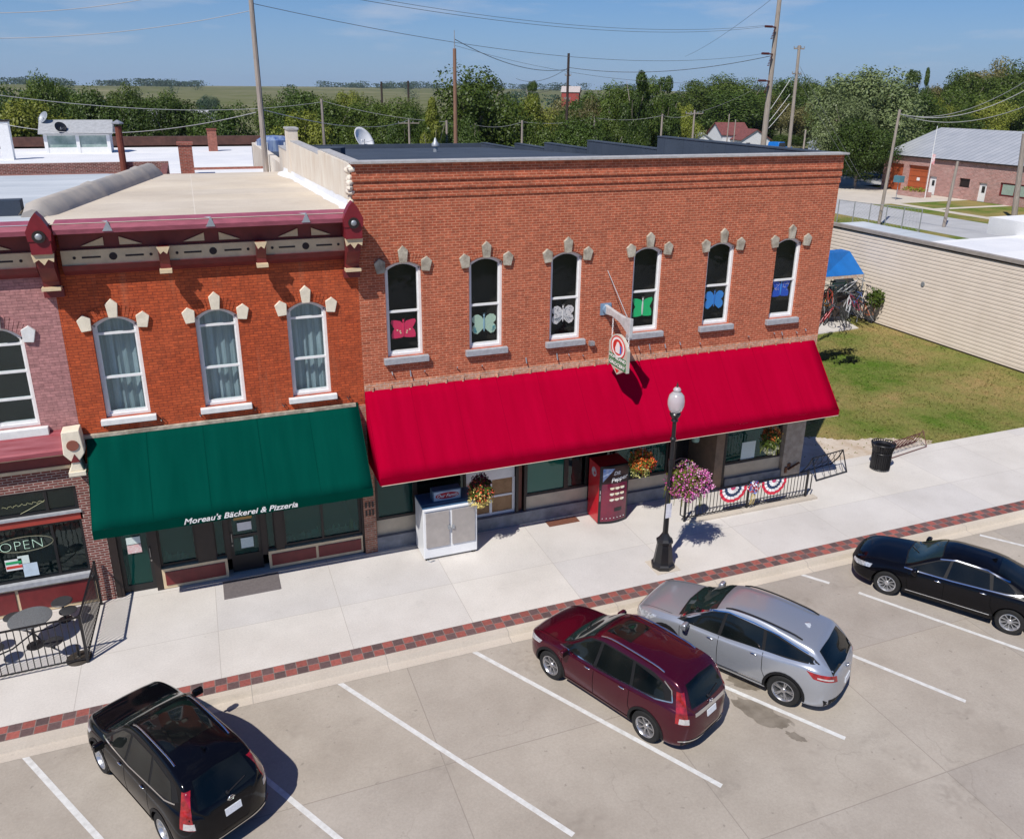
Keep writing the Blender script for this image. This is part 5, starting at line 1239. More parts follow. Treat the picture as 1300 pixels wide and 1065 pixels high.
b3=basket('orange marigold basket hanging beside the vending machine',(11.62,-1.10,2.02),(.38,.32,.36),('lime',[('orange_petals2',(.70,.16,.03),800,(0,0,.06),1.0),('red_petals',(.55,.02,.03),350,(.06,-.02,.02),1.0),('pale_yellow_petals',(.65,.62,.25),260,(-.06,-.03,-.2),.8)]),.80,3)
b4=basket('white trailing flower basket hanging in front of the right shop window',(16.25,-1.10,2.05),(.32,.28,.38),('mid',[('rust_petals',(.50,.12,.03),500,(0,0,.22),.8),('white_trailing_petals',(.70,.68,.50),800,(.02,-.02,-.22),.72),('gold_petals',(.55,.35,.08),260,(.1,0,.2),.8)]),.80,4)

# ice chest
ix0,ix1,iy0,iy1=4.90,6.46,-1.02,-.16
ice=thing('ice_chest','white outdoor ice merchandiser with two grey doors and a top tinted blue for shade and reflection against the grocery front','ice chest',((ix0+ix1)/2,(iy0+iy1)/2,0))
hw,hd=.78,.43
M_icew=mat('enamel_white',(.78,.79,.80),.35,var=.05,vs=3,world=False); M_iceshade=mat('lid_shade_blue',(.05,.13,.24),.45,var=.1,world=False)  # lid colour holds the blue of shade and reflection
mb=MB(); mb.box(-hw,hw,-hd,hd,.07,1.62); mb.build('cabinet',M_icew,ice,bevel=.015)
mb=MB(); mb.box(-hw-.005,hw+.005,-hd-.002,hd,1.622,1.66); mb.build('top',M_iceshade,ice,bevel=.008)
for s in (-1,1):
    mb=MB(); mb.box(min(s*.04,s*.71),max(s*.04,s*.71),-hd-.045,-hd-.003,.42,1.50); dd_=mb.build('door',mat('stainless_door',(.42,.39,.37),.4,metal=.35,var=.08,vs=4,world=False),ice,bevel=.012)
    mb=MB(); mb.box(s*.06-.035,s*.06+.035,-hd-.09,-hd-.045,.93,1.03); mb.build('door_latch',M_galv,dd_)
mb=MB(); mb.bar((-hw+.02,-hd-.02,1.58),(hw-.02,-hd-.02,1.58),.05,.04); mb.build('door_hood',M_icew,ice)
each('foot',[(s*.68-.05,s*.68+.05,y-.04,y+.04,0,.07) for s in (-1,1) for y in (-.36,.36)],M_black,ice)
mb=MB(); mb.tube([(-.7,-hd-.02,.035),(-.62,-hd-.10,.02),(-.5,-hd-.06,.02)],.012,5); mb.build('drain_hose',M_galv,ice)
mb=MB(); mb.box(-.42,.40,-.18,.12,1.662,1.98); sb=mb.build('sign_box',mat('blue_grey_sign_box',(.10,.17,.25),.5,world=False),ice,bevel=.01)
mb=MB(); mb.box(-.39,.37,-.19,-.181,1.69,1.95); mb.build('sign_face',mat('pale_blue_face',(.42,.52,.60),.5,world=False),sb)
mb=MB(); mb.prism([(-.01+.34*math.cos(q),1.82+.095*math.sin(q)) for q in [2*math.pi*k/30 for k in range(30)]],-.196,-.191); mb.build('sign_oval',mat('sign_oval_red',(.45,.01,.03),.5),sb)
text('lettering','Our Family',.135,M_white,sb,(-.01,-.199,1.82),(R(90),0,0),shear=.3,bold=.002,ext=.002)
# vending machine
vm=thing('vending_machine','red drinks vending machine with rows of lit button labels beside the shop entrance','vending machine',(10.88,-.45,0))
M_vr=mat('vending_red',(.50,.012,.02),.3,var=.08,vs=3,world=False,coat=.3); M_vf=mat('vending_front',(.20,.008,.035),.22,var=0,col2=(.09,.005,.03),vs=1.5,world=False,coat=.6); M_vk=mat('vending_black',(.012,.012,.016),.3,var=.1,world=False)
mb=MB(); mb.box(-.49,.49,-.34,.37,.04,1.93); mb.build('cabinet',M_vr,vm,bevel=.015)
n=12; front=[(-.49+.98*i/n,-.35-.10*math.sin(math.pi*i/n)) for i in range(n+1)]
mb=MB(); mb.prism([(.49,-.345)]+[(-.49,-.345)]+front,.04,1.93,'xy'); mb.build('bowed_door',M_vk,vm,smooth=30)
def vpt(x,z,o=.004): return (x,-.35-.10*math.sin(math.pi*(x+.49)/.98)-o,z)
def vpanel(x0,x1,z0,z1,m,nm,o=.006,par=None,tri=False):
    k=10; mb=MB(); vs=[vpt(x0+(x1-x0)*i/k,z,o) for z in (z0,z1) for i in range(k+1)]; mb.add(vs,[(i,i+1,k+1+i+1,k+1+i) for i in range(k)]); return mb.build(nm,m,par or vm,fix=False)
dp=vpanel(-.42,.44,.10,1.36,M_vf,'front_panel')
vpanel(-.42,.44,1.38,1.88,mat('vending_brown_band',(.045,.012,.014),.3,world=False),'header_panel')
mb=MB(); mb.add([vpt(-.40,1.42,.012),vpt(-.40,1.86,.012),vpt(-.05,1.86,.03)],[(0,1,2)]); mb.build('corner_flash',mat('flash_blue_white',(.55,.62,.75),.4,var=0,col2=(.10,.25,.60),vs=9,world=False),vm,fix=False)
text('lettering','DR',.16,M_white,vm,(.02,-.475,1.70),(R(90),0,R(2)),shear=.3,bold=.004,ext=.003); text('lettering','Pepper',.20,M_white,vm,(.10,-.475,1.52),(R(90),R(-10),R(2)),shear=.3,bold=.004,ext=.003,sx=.95)
M_lab=mat('drink_label',(.75,.60,.30),.5,var=0,col2=(.80,.78,.72),vs=12,world=False)
for r in range(3):
    for q in range(3):
        x=-.10+.17*q; z=1.20-.19*r; mb=MB(); p=vpt(x,z,.012); mb.prism([(p[0]-.07,z-.02),(p[0]-.02,z-.045),(p[0]+.02,z-.045),(p[0]+.07,z-.02),(p[0]+.07,z+.03),(p[0]-.07,z+.03)],p[1]-.006,p[1]+.006); mb.build('drink_button',M_lab,dp)
vpanel(.0,.26,.42,.54,M_vk,'dispense_slot',.012); 
mb=MB()
for i in range(7): p=vpt(-.36+.12*i,.20+.0*i,.010); mb.blob(p,.015,.006,.015,8,5)
mb.build('light_studs',M_white,vm)
mb=MB(); mb.box(-.475,-.455,-.39,-.36,.80,1.0); mb.box(-.475,-.455,-.39,-.36,1.04,1.16); mb.build('coin_trim',M_chrome,vm)
mb=MB(); mb.cyl((-.491,.02,1.62),(-.498,.02,1.62),.15,n=24); so=mb.build('side_roundel',mat('roundel_white',(.60,.58,.60),.5,var=0,col2=(.35,.33,.38),vs=12,world=False),vm)
mb=MB(); mb.cyl((-.499,-.04,1.60),(-.503,-.04,1.60),.05,n=14); mb.build('roundel_red',M_vr,so)
# door mats
def matt(label,x0,x1,y0,y1,m,skew=0,ribs=0):
    mb=MB(); mb.prism([(x0,y0),(x1,y0),(x1+skew,y1),(x0+skew,y1)],.002,.018,'xy')
    for i in range(ribs): q=x0+.02+(x1-x0-.04)*i/(ribs-1); mb.box(q-.008,q+.008,y0+.03,y1-.03,.018,.024)
    o=mb.build('door_mat',m); tag(o,label,'door mat')
matt('ribbed grey door mat at the bakery entrance',-.40,1.02,-1.02,-.18,mat('grey_mat',(.16,.14,.14),.9,var=.15,vs=15),ribs=44)
matt('plain brown door mat left of the vending machine',8.96,9.97,-.44,-.12,mat('brown_mat',(.16,.06,.035),.95,var=.2,vs=15))
# ramp railing
def railing(name,label,cat,P,h,m=M_black,step=.125,posts=2,group=None,scroll=False):
    t=thing(name,label,cat,P[0])
    o0=Vector(P[0]); segs=[(Vector(a)-o0,Vector(b)-o0) for a,b in zip(P,P[1:])]
    for a,b in segs:
        d=b-a; n=max(2,int(d.length/step)); 
        mb=MB(); mb.bar(a+Vector((0,0,h)),b+Vector((0,0,h)),.045,.03); mb.build('top_rail',m,t)
        mb=MB(); mb.bar(a+Vector((0,0,.12)),b+Vector((0,0,.12)),.03,.025); mb.build('bottom_rail',m,t)
        mb=MB()
        for i in range(1,n): q=a+d*i/n; mb.cyl(q+Vector((0,0,.12)),q+Vector((0,0,h)),.0115,n=5)
        mb.build('balusters',m,t)
        k=max(1,round(d.length/2.3))
        for i in range(k+1):
            if i==0 and a is not segs[0][0]: continue
            q=a+d*i/k; mb=MB(); mb.box(q.x-.028,q.x+.028,q.y-.028,q.y+.028,0,h+.05); mb.build('post',m,t)
    return t
rl=railing('ramp_railing','low black ramp railing draped with bunting in front of the right shop window','railing',[(12.98,-1.55,.02),(17.55,-1.55,.02)],.92)
mb=MB(); mb.tube([(17.55-12.98,0,.94),(17.72-12.98,0,.80),(17.72-12.98,0,.25),(17.55-12.98,0,.14)],.02,6); mb.tube([(0,0,.94),(-.16,0,.80),(-.16,0,.25),(0,0,.14)],.02,6); mb.build('return_loop',M_black,rl,smooth=1)
# low ramp kerb
mb=MB(); mb.prism([(13.2,-1.50),(17.9,-1.50),(17.9,-1.74),(13.05,-1.74)],0,.07,'xy'); mb.build('ramp_kerb',M_curb).__setitem__('kind','structure')
def bunting(label,xc,w,h):
    t=thing('bunting_fan',label,'bunting',(xc,-1.60,.92),0,'bunting fans on the ramp railing')
    cols=[('bunt_white',(.75,.73,.72)),('bunt_navy',(.02,.04,.10)),('bunt_white',(.75,.73,.72)),('bunt_red',(.60,.02,.05))]
    rr=[.18,.42,.62,.80,1.0]
    for k in range(4):
        mb=MB(); n=24; vs=[]
        for q in (rr[k],rr[k+1]):
            for i in range(n+1):
                a=math.pi*i/n; f=.018*math.sin(i*2.1); vs.append((w/2*q*math.cos(a),-.01+f-.03*q,-h*q*math.sin(a)))
        mb.add(vs,[(i,i+1,n+2+i,n+1+i) for i in range(n)]); mb.build('stripe',mat(*cols[k],.8,var=.1,world=False),t,fix=False)
    mb=MB(); n=14; vs=[(0,-.015,0)]+[(w/2*.18*math.cos(math.pi*i/n),-.02,-h*.18*math.sin(math.pi*i/n)) for i in range(n+1)]; mb.add(vs,[(0,i+1,i+2) for i in range(n)]); mb.build('centre',mat('bunt_pink',(.55,.05,.15),.8),t,fix=False)
bunting('left red white and navy bunting fan on the ramp railing',14.62,1.02,.50); bunting('right red white and navy bunting fan on the ramp railing',16.16,.95,.50)
t=thing('ribbon_rosette','red white and blue ribbon bouquet tied between the two bunting fans','ribbon',(15.38,-1.66,.80))
rnd=random.Random(5)
for nm,col,n in (('rib_red',(.65,.03,.05),120),('rib_white',(.75,.75,.78),90),('rib_blue',(.03,.12,.55),70)):
    mb=MB(); leafy(mb,n,(0,0,0),.22,.10,.20,.045,rnd,.2); mb.build('ribbon_loops',mat(nm,col,.6,world=False),t,fix=False)
mb=MB(); 
for i in range(5): mb.tube([(rnd.uniform(-.08,.08),0,-.1),(rnd.uniform(-.12,.12),-.03,-.35),(rnd.uniform(-.14,.14),-.02,-.55)],.012,4)
mb.build('ribbon_tails',mat('rib_gold',(.45,.35,.15),.6),t)
# bird figure / hanging flower in entry
t=thing('gnome_ornament','small red and pale green hanging ornament in the dark shop entrance','ornament',(14.45,.35,1.95))
mb=MB(); mb.lathe([(.0,.42),(.04,.30),(.09,.14),(.10,.05)],n=10); mb.build('cap',mat('orn_red',(.45,.03,.04),.6),t,smooth=1)
mb=MB(); mb.lathe([(.10,.05),(.14,-.10),(.12,-.26),(.0,-.30)],n=10); mb.build('skirt',mat('orn_green',(.35,.55,.45),.6),t,smooth=1)
mb=MB(); mb.cyl((0,0,.4),(0,0,1.4),.006,n=4); mb.build('cord',M_galv,t)
# trash can
tc_=thing('trash_can','round black slatted metal litter bin on the pavement by the lawn','litter bin',(21.55,-.64,0)); tc_.scale=(1.15,1.15,1.1)
mb=MB()
for i in range(30):
    a=2*math.pi*i/30; c0=Vector((.27*math.cos(a),.27*math.sin(a),.05)); c1=Vector((.27*math.cos(a),.27*math.sin(a),.62)); c2=Vector((.345*math.cos(a),.345*math.sin(a),.90)); mb.bar(c0,c1,.034,.006); mb.bar(c1,c2,.036,.006)
mb.build('slats',M_black,tc_)
for z,r in ((.06,.275),(.60,.28),(.90,.345)): mb=MB(); mb.tube([(r*math.cos(q),r*math.sin(q),z) for q in [2*math.pi*k/32 for k in range(32)]],.014,6,closed=True); mb.build('hoop',M_black,tc_,smooth=1)
mb=MB(); mb.lathe([(.24,.06),(.25,.80),(.30,.86),(.23,.80),(.22,.10),(.0,.10)],n=24); mb.build('liner',M_black,tc_,smooth=40)
# bike racks
def rack(label,loc,rz,m,L_,n,h,wd):
    t=thing('bike_rack',label,'bike rack',loc,rz)
    mb=MB(); mb.tube([(0,-wd/2,.02),(0,-wd*.1,h),(L_,-wd*.1,h),(L_,-wd/2,.02)],.025,6); mb.tube([(0,wd/2,.02),(0,wd*.1,h*.55),(0,-wd*.1,h)],.022,6); mb.tube([(L_,wd/2,.02),(L_,wd*.1,h*.55),(L_,-wd*.1,h)],.022,6)
    mb.tube([(0,wd/2,.05),(L_,wd/2,.05)],.022,6); mb.tube([(0,-wd/2,.05),(L_,-wd/2,.05)],.022,6); mb.build('rack_frame',m,t,smooth=1)
    mb=MB()
    for i in range(1,n): x=L_*i/n; mb.tube([(x,-wd*.1,h),(x+.05,wd*.15,h*.5),(x,wd/2,.05)],.010,5); mb.tube([(x+.12,-wd*.1,h),(x+.1,-wd*.3,h*.5),(x+.12,-wd/2,.05)],.010,5)
    mb.build('rack_bars',m,t,smooth=1)
rack('black bike rack in the shade beside the grocery corner pier',(18.70,-.35,0),R(8),M_black,1.5,5,.75,.7)
M_rust=mat('rusty_rack',(.13,.05,.045),.7,var=.3,vs=20)
t=thing('bike_rack','rusty coiled wave bike rack on the dirt behind the litter bin','bike rack',(22.45,.10,0),R(10))
mb=MB(); P=[]
for i in range(8*14+1):
    q=i/14; P.append((.15+q*.235+.13*math.sin(2*math.pi*q),.28*math.cos(2*math.pi*q)*.8,.34-.30*math.cos(2*math.pi*q+.5)))
mb.tube(P,.013,5); mb.build('coil_bars',M_rust,t,smooth=1)
mb=MB(); mb.tube([(0,-.25,.03),(2.2,-.25,.03)],.018,5); mb.tube([(0,.25,.03),(2.2,.25,.03)],.018,5); mb.tube([(0,-.25,.03),(0,0,.6),(0,.25,.03)],.018,5); mb.tube([(2.2,-.25,.03),(2.2,0,.6),(2.2,.25,.03)],.018,5); mb.build('rack_frame',M_rust,t,smooth=1)
# patio railing and tables
railing('patio_railing','tall black railing round the patio tables at the far left','railing',[(-3.32,-.16,0),(-3.42,-2.50,0),(-8.5,-2.62,0)],1.22,step=.13)
M_mesh=mat('black_mesh_metal',(.035,.035,.038),.5,var=.3,vs=40); M_table=mat('grey_mesh_top',(.14,.145,.15),.45,var=.25,vs=30)
def picnic(label,loc,rz,topm):
    t=thing('patio_table',label,'patio table',loc,rz,'round patio tables with attached stools')
    mb=MB(); mb.lathe([(0,.735),(.44,.735),(.46,.745),(.46,.765),(.44,.77),(0,.77)],n=36); mb.build('table_top',topm,t,smooth=30)
    mb=MB(); mb.cyl((0,0,.02),(0,0,.735),.035,n=10); mb.cyl((0,0,.0),(0,0,.02),.2,n=16); mb.build('pedestal',M_black,t)
    for k in range(4):
        a=k*math.pi/2+.3; x,y=.86*math.cos(a),.86*math.sin(a)
        mb=MB(); mb.lathe([(0,.44),(.185,.44),(.20,.45),(.20,.465),(.18,.475),(0,.475)],(x,y,0),24); s=mb.build('stool_seat',M_mesh,t,smooth=30)
        mb=MB(); mb.tube([(.03*math.cos(a),.03*math.sin(a),.35),(.5*math.cos(a),.5*math.sin(a),.22),(x,y,.26),(x,y,.44)],.018,6); mb.build('stool_arm',M_black,s,smooth=1)
picnic('grey topped patio table with four black stools behind the patio railing',(-4.62,-1.42,0),R(20),M_table)
picnic('patio table with stools cut by the left edge of the picture',(-6.35,-1.7,0),R(5),M_table)
t=thing('round_stool','dark round patio stool tucked against the mauve shop front','stool',(-4.1,-.55,0)); mb=MB(); mb.lathe([(0,.50),(.22,.50),(.24,.52),(.22,.54),(0,.54)],n=24); mb.build('seat',M_mesh,t,smooth=30); mb=MB(); mb.cyl((0,0,0),(0,0,.5),.03,n=8); mb.cyl((0,0,0),(0,0,.02),.16,n=14); mb.build('pedestal',M_black,t)
t=thing('parasol_base','round dark parasol base on the pavement by the railing corner','parasol base',(-3.62,-2.30,0)); mb=MB(); mb.lathe([(.27,0),(.27,.03),(.20,.06),(.05,.08),(.03,.10)],n=24); mb.build('weight',mat('bronze_base',(.05,.04,.03),.6,var=.3),t,smooth=30); mb=MB(); mb.cyl((0,0,.08),(0,0,.38),.028,n=10); mb.build('sleeve',M_black,t)

# ---------- bicycles, canopy
def bicycle(label,loc,rz,lean,col,r=.34):
    t=thing('bicycle',label,'bicycle',loc,rz,'bicycles heaped by the blue canopy'); t.rotation_euler=(lean,0,rz)
    m=mat('bike_paint_%d'%int(col[0]*100+col[2]*10),col,.4,var=.1)
    for x in (-.52,.52):
        w=empty('wheel',t,(x,0,r))
        mb=MB(); mb.tube([(r*math.cos(q),0,r*math.sin(q)) for q in [2*math.pi*k/24 for k in range(24)]],.02,5,closed=True); mb.build('tyre',M_tyre,w,smooth=1)
        mb=MB()
        for k in range(10): q=math.pi*k/5; mb.cyl((0,0,0),(r*math.cos(q),0,r*math.sin(q)),.004,n=3)
        mb.build('spokes',M_galv,w)
    mb=MB()
    for a,b in (((-.52,0,r),(-.05,0,.30)),((-.05,0,.30),(-.20,0,.82)),((-.52,0,r),(-.18,0,.75)),((-.05,0,.30),(.36,0,.78)),((-.18,0,.76),(.34,0,.84)),((.34,0,.90),(.52,0,r))): mb.cyl(a,b,.02,n=6)
    mb.build('frame',m,t)
    mb=MB(); mb.tube([(.22,-.26,.98),(.36,-.22,1.0),(.34,0,.96),(.36,.22,1.0),(.22,.26,.98)],.014,5); mb.build('handlebar',M_chrome,t)
    mb=MB(); mb.blob((-.21,0,.88),.14,.06,.035,8,6); mb.build('saddle',M_black,t,smooth=1)
    mb=MB(); mb.tube([(-.05+.09*math.cos(q),.03,.30+.09*math.sin(q)) for q in [2*math.pi*k/12 for k in range(12)]],.01,4,closed=True); mb.bar((-.05,.04,.30),(.05,.06,.16),.02,.01); mb.build('crank',M_galv,t)
def scl(o,s): o.scale=(s,s,s)
bl=[('red bicycle lying on the concrete pad beside the brick wall',1041,416,30.6,R(30),R(20),(.5,.03,.05)),('copper coloured bicycle leaning outermost by the siding wall',1096,406,35.3,R(80),R(-12),(.35,.10,.04)),('silver bicycle standing in the middle of the heap',1070,402,33.5,R(60),R(15),(.5,.5,.52)),('orange bicycle under the blue canopy',1056,396,33.5,R(20),R(-20),(.6,.22,.03)),('dark blue bicycle at the back of the heap',1080,392,34.8,R(100),R(25),(.05,.10,.3)),('yellow bicycle propped on top of the heap',1068,376,34.2,R(10),R(30),(.55,.42,.08)),('black bicycle with its front wheel on the lawn',1077,412,33.2,R(40),R(-30),(.03,.03,.03)),('rust red bicycle half hidden by the corner of the brick wall',1048,392,32.6,R(70),R(10),(.30,.05,.03)),('cream bicycle lifted on the right side of the heap',1087,384,35.2,R(60),R(20),(.6,.52,.38)),('green bicycle crossing over the dark cart',1058,380,34.0,R(-20),R(15),(.05,.22,.12)),('maroon bicycle between the copper and the silver ones',1084,400,34.6,R(75),R(-8),(.22,.02,.05))]
for lab,px,py,z,rz,le,col in bl:
    p=atx(px,py,z); bicycle(lab,(p.x,p.y,max(0,p.z)),rz,le,col)
for o in list(C.objects):
    if o.parent is None and o.name.startswith('bicycle'): o.scale=(1.3,1.3,1.3)
M_tarp=mat('blue_tarp',(.002,.13,.42),.7,var=.12,vs=1.5)
cpos=[(1045,352),(1097,348),(1079,319),(1051,322)]
Pz=[atx(x,y,X) for (x,y),X in zip(cpos,(32.0,35.3,35.4,33.0))]
t=thing('blue_canopy','blue tarpaulin canopy over the bicycles beside the beige siding wall','canopy',(0,0,0))
q0,q1,q2,q3=Pz; back=Vector((.2,3.0,0))
mb=MB(); mb.add([q0,q1,q2,q3,q1+back*.9,q2+back*.25,q3+back*.25,q0+back*.9],[(0,1,2,3),(1,4,5,2),(3,2,5,6),(0,3,6,7),(5,4,7,6)]); o=mb.build('canopy_top',M_tarp,t); sd=o.modifiers.new('s','SOLIDIFY'); sd.thickness=.02
mb=MB()
for q in (q0,q1,q1+back*.9,q0+back*.9): mb.cyl((q.x,q.y,0),(q.x,q.y,q.z),.03,n=6)
mb.build('canopy_legs',M_galv,t)
mb=MB(); mb.add([q0+Vector((0,0,-.02)),q1+Vector((0,0,-.02)),q1+Vector((0,0,-.18)),q0+Vector((0,0,-.18))],[(0,1,2,3)]); mb.build('canopy_valance',mat('striped_valance',(.55,.30,.18),.8,var=0,col2=(.65,.62,.55),vs=5),t)
t=thing('storage_cart','dark wooden storage cart in the shade under the blue canopy','cart',tuple((q0+q1)/2*1.0+back*.35)); t.location.z=0
mb=MB(); mb.box(-1.1,1.0,-.5,.5,.35,1.55); mb.build('cart_body',mat('dark_cart_wood',(.05,.035,.03),.8,var=.4,vs=4),t)
for i in range(2): mb=MB(); mb.tube([(-.7+1.3*i+.35*math.cos(q),-.55,.35+.35*math.sin(q)) for q in [2*math.pi*k/20 for k in range(20)]],.03,5,closed=True); mb.build('cart_wheel',M_black,t)
t=thing('potted_shrub','spiky green shrub beside the outermost bicycle','shrub',tuple(atx(1108,400,35.7))); rnd=random.Random(8)
mb=MB(); leafy(mb,500,(0,0,1.0),.55,.5,.55,.09,rnd,.2); mb.build('foliage',LEAF['mid'],t,fix=False); mb=MB(); mb.cyl((0,0,0),(0,0,.8),.05,n=6); mb.build('stem',M_woodb,t)

# ================================================================ NEIGHBOUR BUILDINGS
M_siding=None
def siding():
    m,nt,N,L,b=nodes('beige_lap_siding'); b.inputs['Roughness'].default_value=.6
    g=N.new('ShaderNodeNewGeometry'); s=N.new('ShaderNodeSeparateXYZ'); L.new(g.outputs['Position'],s.inputs[0])
    fr=mathn(N,L,'FRACT',mathn(N,L,'DIVIDE',s.outputs[2],.205)); 
    n=noisen(N,L,g.outputs['Position'],.8,4); c=mixc(N,L,ramp(N,L,n,.3,.7),(.68,.585,.485),(.76,.66,.555)); c=mixc(N,L,mathn(N,L,'LESS_THAN',fr,.08),c,(.38,.32,.27)); L.new(c,b.inputs['Base Color'])
    bp=N.new('ShaderNodeBump'); bp.inputs['Strength'].default_value=1; bp.inputs['Distance'].default_value=.02; L.new(fr,bp.inputs['Height']); bp.invert=True; L.new(bp.outputs[0],b.inputs['Normal']); return m
M_siding=siding()
sdg=thing('siding_building','low beige lap-sided building with a white flat roof beside the lawn','building')
mb=MB(); SX=36.2
prof=[(SX,-.05)]
for k in range(25):
    z=-.05+k*.205; prof+= [(SX-.022,z+.004),(SX-.0,z+.203)]
mb.box(SX,SX+7.6,-14,19.6,-.05,4.95) 
mb.v=[];mb.f=[];mb.m=[]
vs=[];
for (x,z) in prof: vs+= [(x,-14,z),(x,19.6,z)]
mb.add(vs,[(2*i,2*i+1,2*i+3,2*i+2) for i in range(len(prof)-1)])
mb.build('siding_wall',M_siding,sdg,fix=False)
mb=MB(); mb.box(SX+.01,SX+2.6,12.6,19.6,-.1,4.94); mb.box(SX+.01,SX+26,-14,12.6,-.1,4.94); mb.build('core_walls',M_siding,sdg)
mb=MB(); mb.box(SX-.10,SX+.18,-14,19.7,4.98,5.16); mb.build('roof_coping',mat('taupe_coping',(.33,.29,.26),.6,var=.15),sdg)
mb=MB(); mb.box(SX-.06,SX-.0,-14,19.7,4.90,4.975); mb.build('gutter',M_dark,sdg)
mb=MB(); mb.box(SX+.18,SX+2.6,12.6,19.6,5.0,5.06); mb.build('flat_roof',M_roofgry,sdg)
mb=MB(); mb.box(SX+.18,SX+7,-14,12.6,5.0,5.07); mb.box(SX+7,SX+26,-14,14.5,4.9,5.85); mb.build('flat_roof',M_roofwht,sdg)
mb=MB(); mb.cyl((SX-.06,12.0,2.9),(SX-.02,12.0,2.9),.12,n=10); mb.build('wall_vent',M_galv,sdg)
mb=MB(); mb.box(SX-.04,SX+.3,-14,19.62,-.05,.05); mb.build('foundation',M_dark,sdg)

fs_=thing('fire_station','long pink brick station with two rust red bay doors and a pale standing-seam metal roof','building',(93.4,0,0))
mb=MB()
# facade faces -x : openings along y
def wx_ops(mb,X,y0,y1,z0,z1,ops):
    y=y0
    for a,b,c,d in sorted(ops):
        mb.quad((X,y,z0),(X,a,z0),(X,a,z1),(X,y,z1)); 
        if c>z0: mb.quad((X,a,z0),(X,b,z0),(X,b,c),(X,a,c))
        mb.quad((X,a,d),(X,b,d),(X,b,z1),(X,a,z1))
        for yy in (a,b): mb.quad((X,yy,c),(X+.4,yy,c),(X+.4,yy,d),(X,yy,d))
        mb.quad((X,a,d),(X,b,d),(X+.4,b,d),(X+.4,a,d)); y=b
    mb.quad((X,y,z0),(X,y1,z0),(X,y1,z1),(X,y,z1))
wx_ops(mb,0,40,73.5,0,4.6,[(69.9,72.4,0,3.6),(65.6,69.0,0,3.6),(64.0,65.2,0,2.4),(58.8,60.4,1.5,2.6),(56.2,57.4,0,2.3),(50.2,54.4,1.0,2.6)])
mb.box(0,.5,40,73.5,4.6,4.75); mb.box(0.01,14,73.2,73.5,0,4.6); mb.add([(0,73.5,4.6),(14,73.5,4.6),(10,73.5,8.1)],[(0,1,2)]); mb.build('front_wall',M_brick_far,fs_,fix=False)
mb=MB(); mb.box(-.35,-.25,39.8,73.9,4.62,4.80); mb.build('gutter',M_dark,fs_)
mr,nt,N,L,b=nodes('metal_seam_roof'); b.inputs['Roughness'].default_value=.45; b.inputs['Metallic'].default_value=.25
g=N.new('ShaderNodeNewGeometry'); s=N.new('ShaderNodeSeparateXYZ'); L.new(g.outputs['Position'],s.inputs[0]); f=mathn(N,L,'LESS_THAN',mathn(N,L,'FRACT',mathn(N,L,'DIVIDE',s.outputs[1],.9)),.14)
c=mixc(N,L,ramp(N,L,noisen(N,L,g.outputs['Position'],.5,4),.3,.7),(.44,.46,.48),(.56,.57,.58)); c=mixc(N,L,f,c,(.30,.31,.33)); L.new(c,b.inputs['Base Color'])
mb=MB(); mb.add([(-.35,39.8,4.8),(-.35,73.9,4.8),(10,73.9,8.3),(10,39.8,8.3),(20,73.9,4.8),(20,39.8,4.8)],[(0,1,2,3),(3,2,4,5)]); mb.build('metal_roof',mr,fs_,fix=False)
for a,b_ in ((69.9,72.4),(65.6,69.0)):
    mb=MB(); mb.box(.3,.36,a,b_,0,3.6)
    d_=mb.build('bay_door',mat('rust_bay_door',(.40,.09,.03),.6,var=.1,vs=3),fs_)
    mb=MB(); 
    for k in range(1,5): mb.box(.28,.3,a+.05,b_-.05,k*.72-.02,k*.72+.02)
    mb.build('door_rib',mat('rust_dark',(.2,.05,.02),.6),d_)
    mb=MB(); mb.box(.27,.29,(a+b_)/2-.25,(a+b_)/2+.25,1.6,2.0); mb.build('door_pane',M_white,d_)
mb=MB(); mb.box(.2,.28,64.0,65.2,0,2.4); d_=mb.build('door',M_white,fs_); mb=MB(); mb.box(.17,.2,64.4,64.8,1.2,1.9); mb.build('door_pane',M_cglass,d_)
mb=MB(); mb.box(.2,.28,56.2,57.4,0,2.3); d_=mb.build('door',M_white,fs_); mb=MB(); mb.box(.17,.2,56.55,57.0,1.1,1.9); mb.build('door_pane',M_cglass,d_)
mb=MB(); mb.box(.2,.28,58.8,60.4,1.5,2.6); mb.build('window',M_dark,fs_)
mb=MB(); mb.box(.15,.28,50.2,54.4,1.0,2.6); w_=mb.build('window',M_dkred,fs_)
mb=MB(); mb.box(.10,.15,50.5,52.1,1.2,2.4); mb.box(.10,.15,52.5,54.1,1.2,2.4); mb.build('pane',mat('pale_green_pane',(.30,.38,.32),.3),w_)
t=thing('flag_pole','slim white flagpole with a furled red and white flag before the station','flagpole',(89.5,61.8,0)); mb=MB(); mb.cyl((0,0,0),(0,0,9),.06,.04,n=6); mb.build('pole',M_white,t); mb=MB(); mb.add([(0,0,5.6),(.25,-.3,5.5),(.2,-.35,4.2),(0,0,4.4)],[(0,1,2,3)]); mb.build('flag',mat('flag_red',(.55,.05,.07),.8,var=0,col2=(.7,.65,.65),vs=4),t,fix=False)
t=thing('brick_planter','low brick planter with yellow flowers by the flagpole','planter',(90,64.2,0)); mb=MB(); mb.box(-1,1,-2,2,0,.6); mb.build('planter_box',M_brick_far,t); mb=MB(); leafy(mb,260,(0,0,.8),.9,1.8,.4,.14,random.Random(3),.1); mb.build('flowers',LEAF['lime'],t,fix=False)
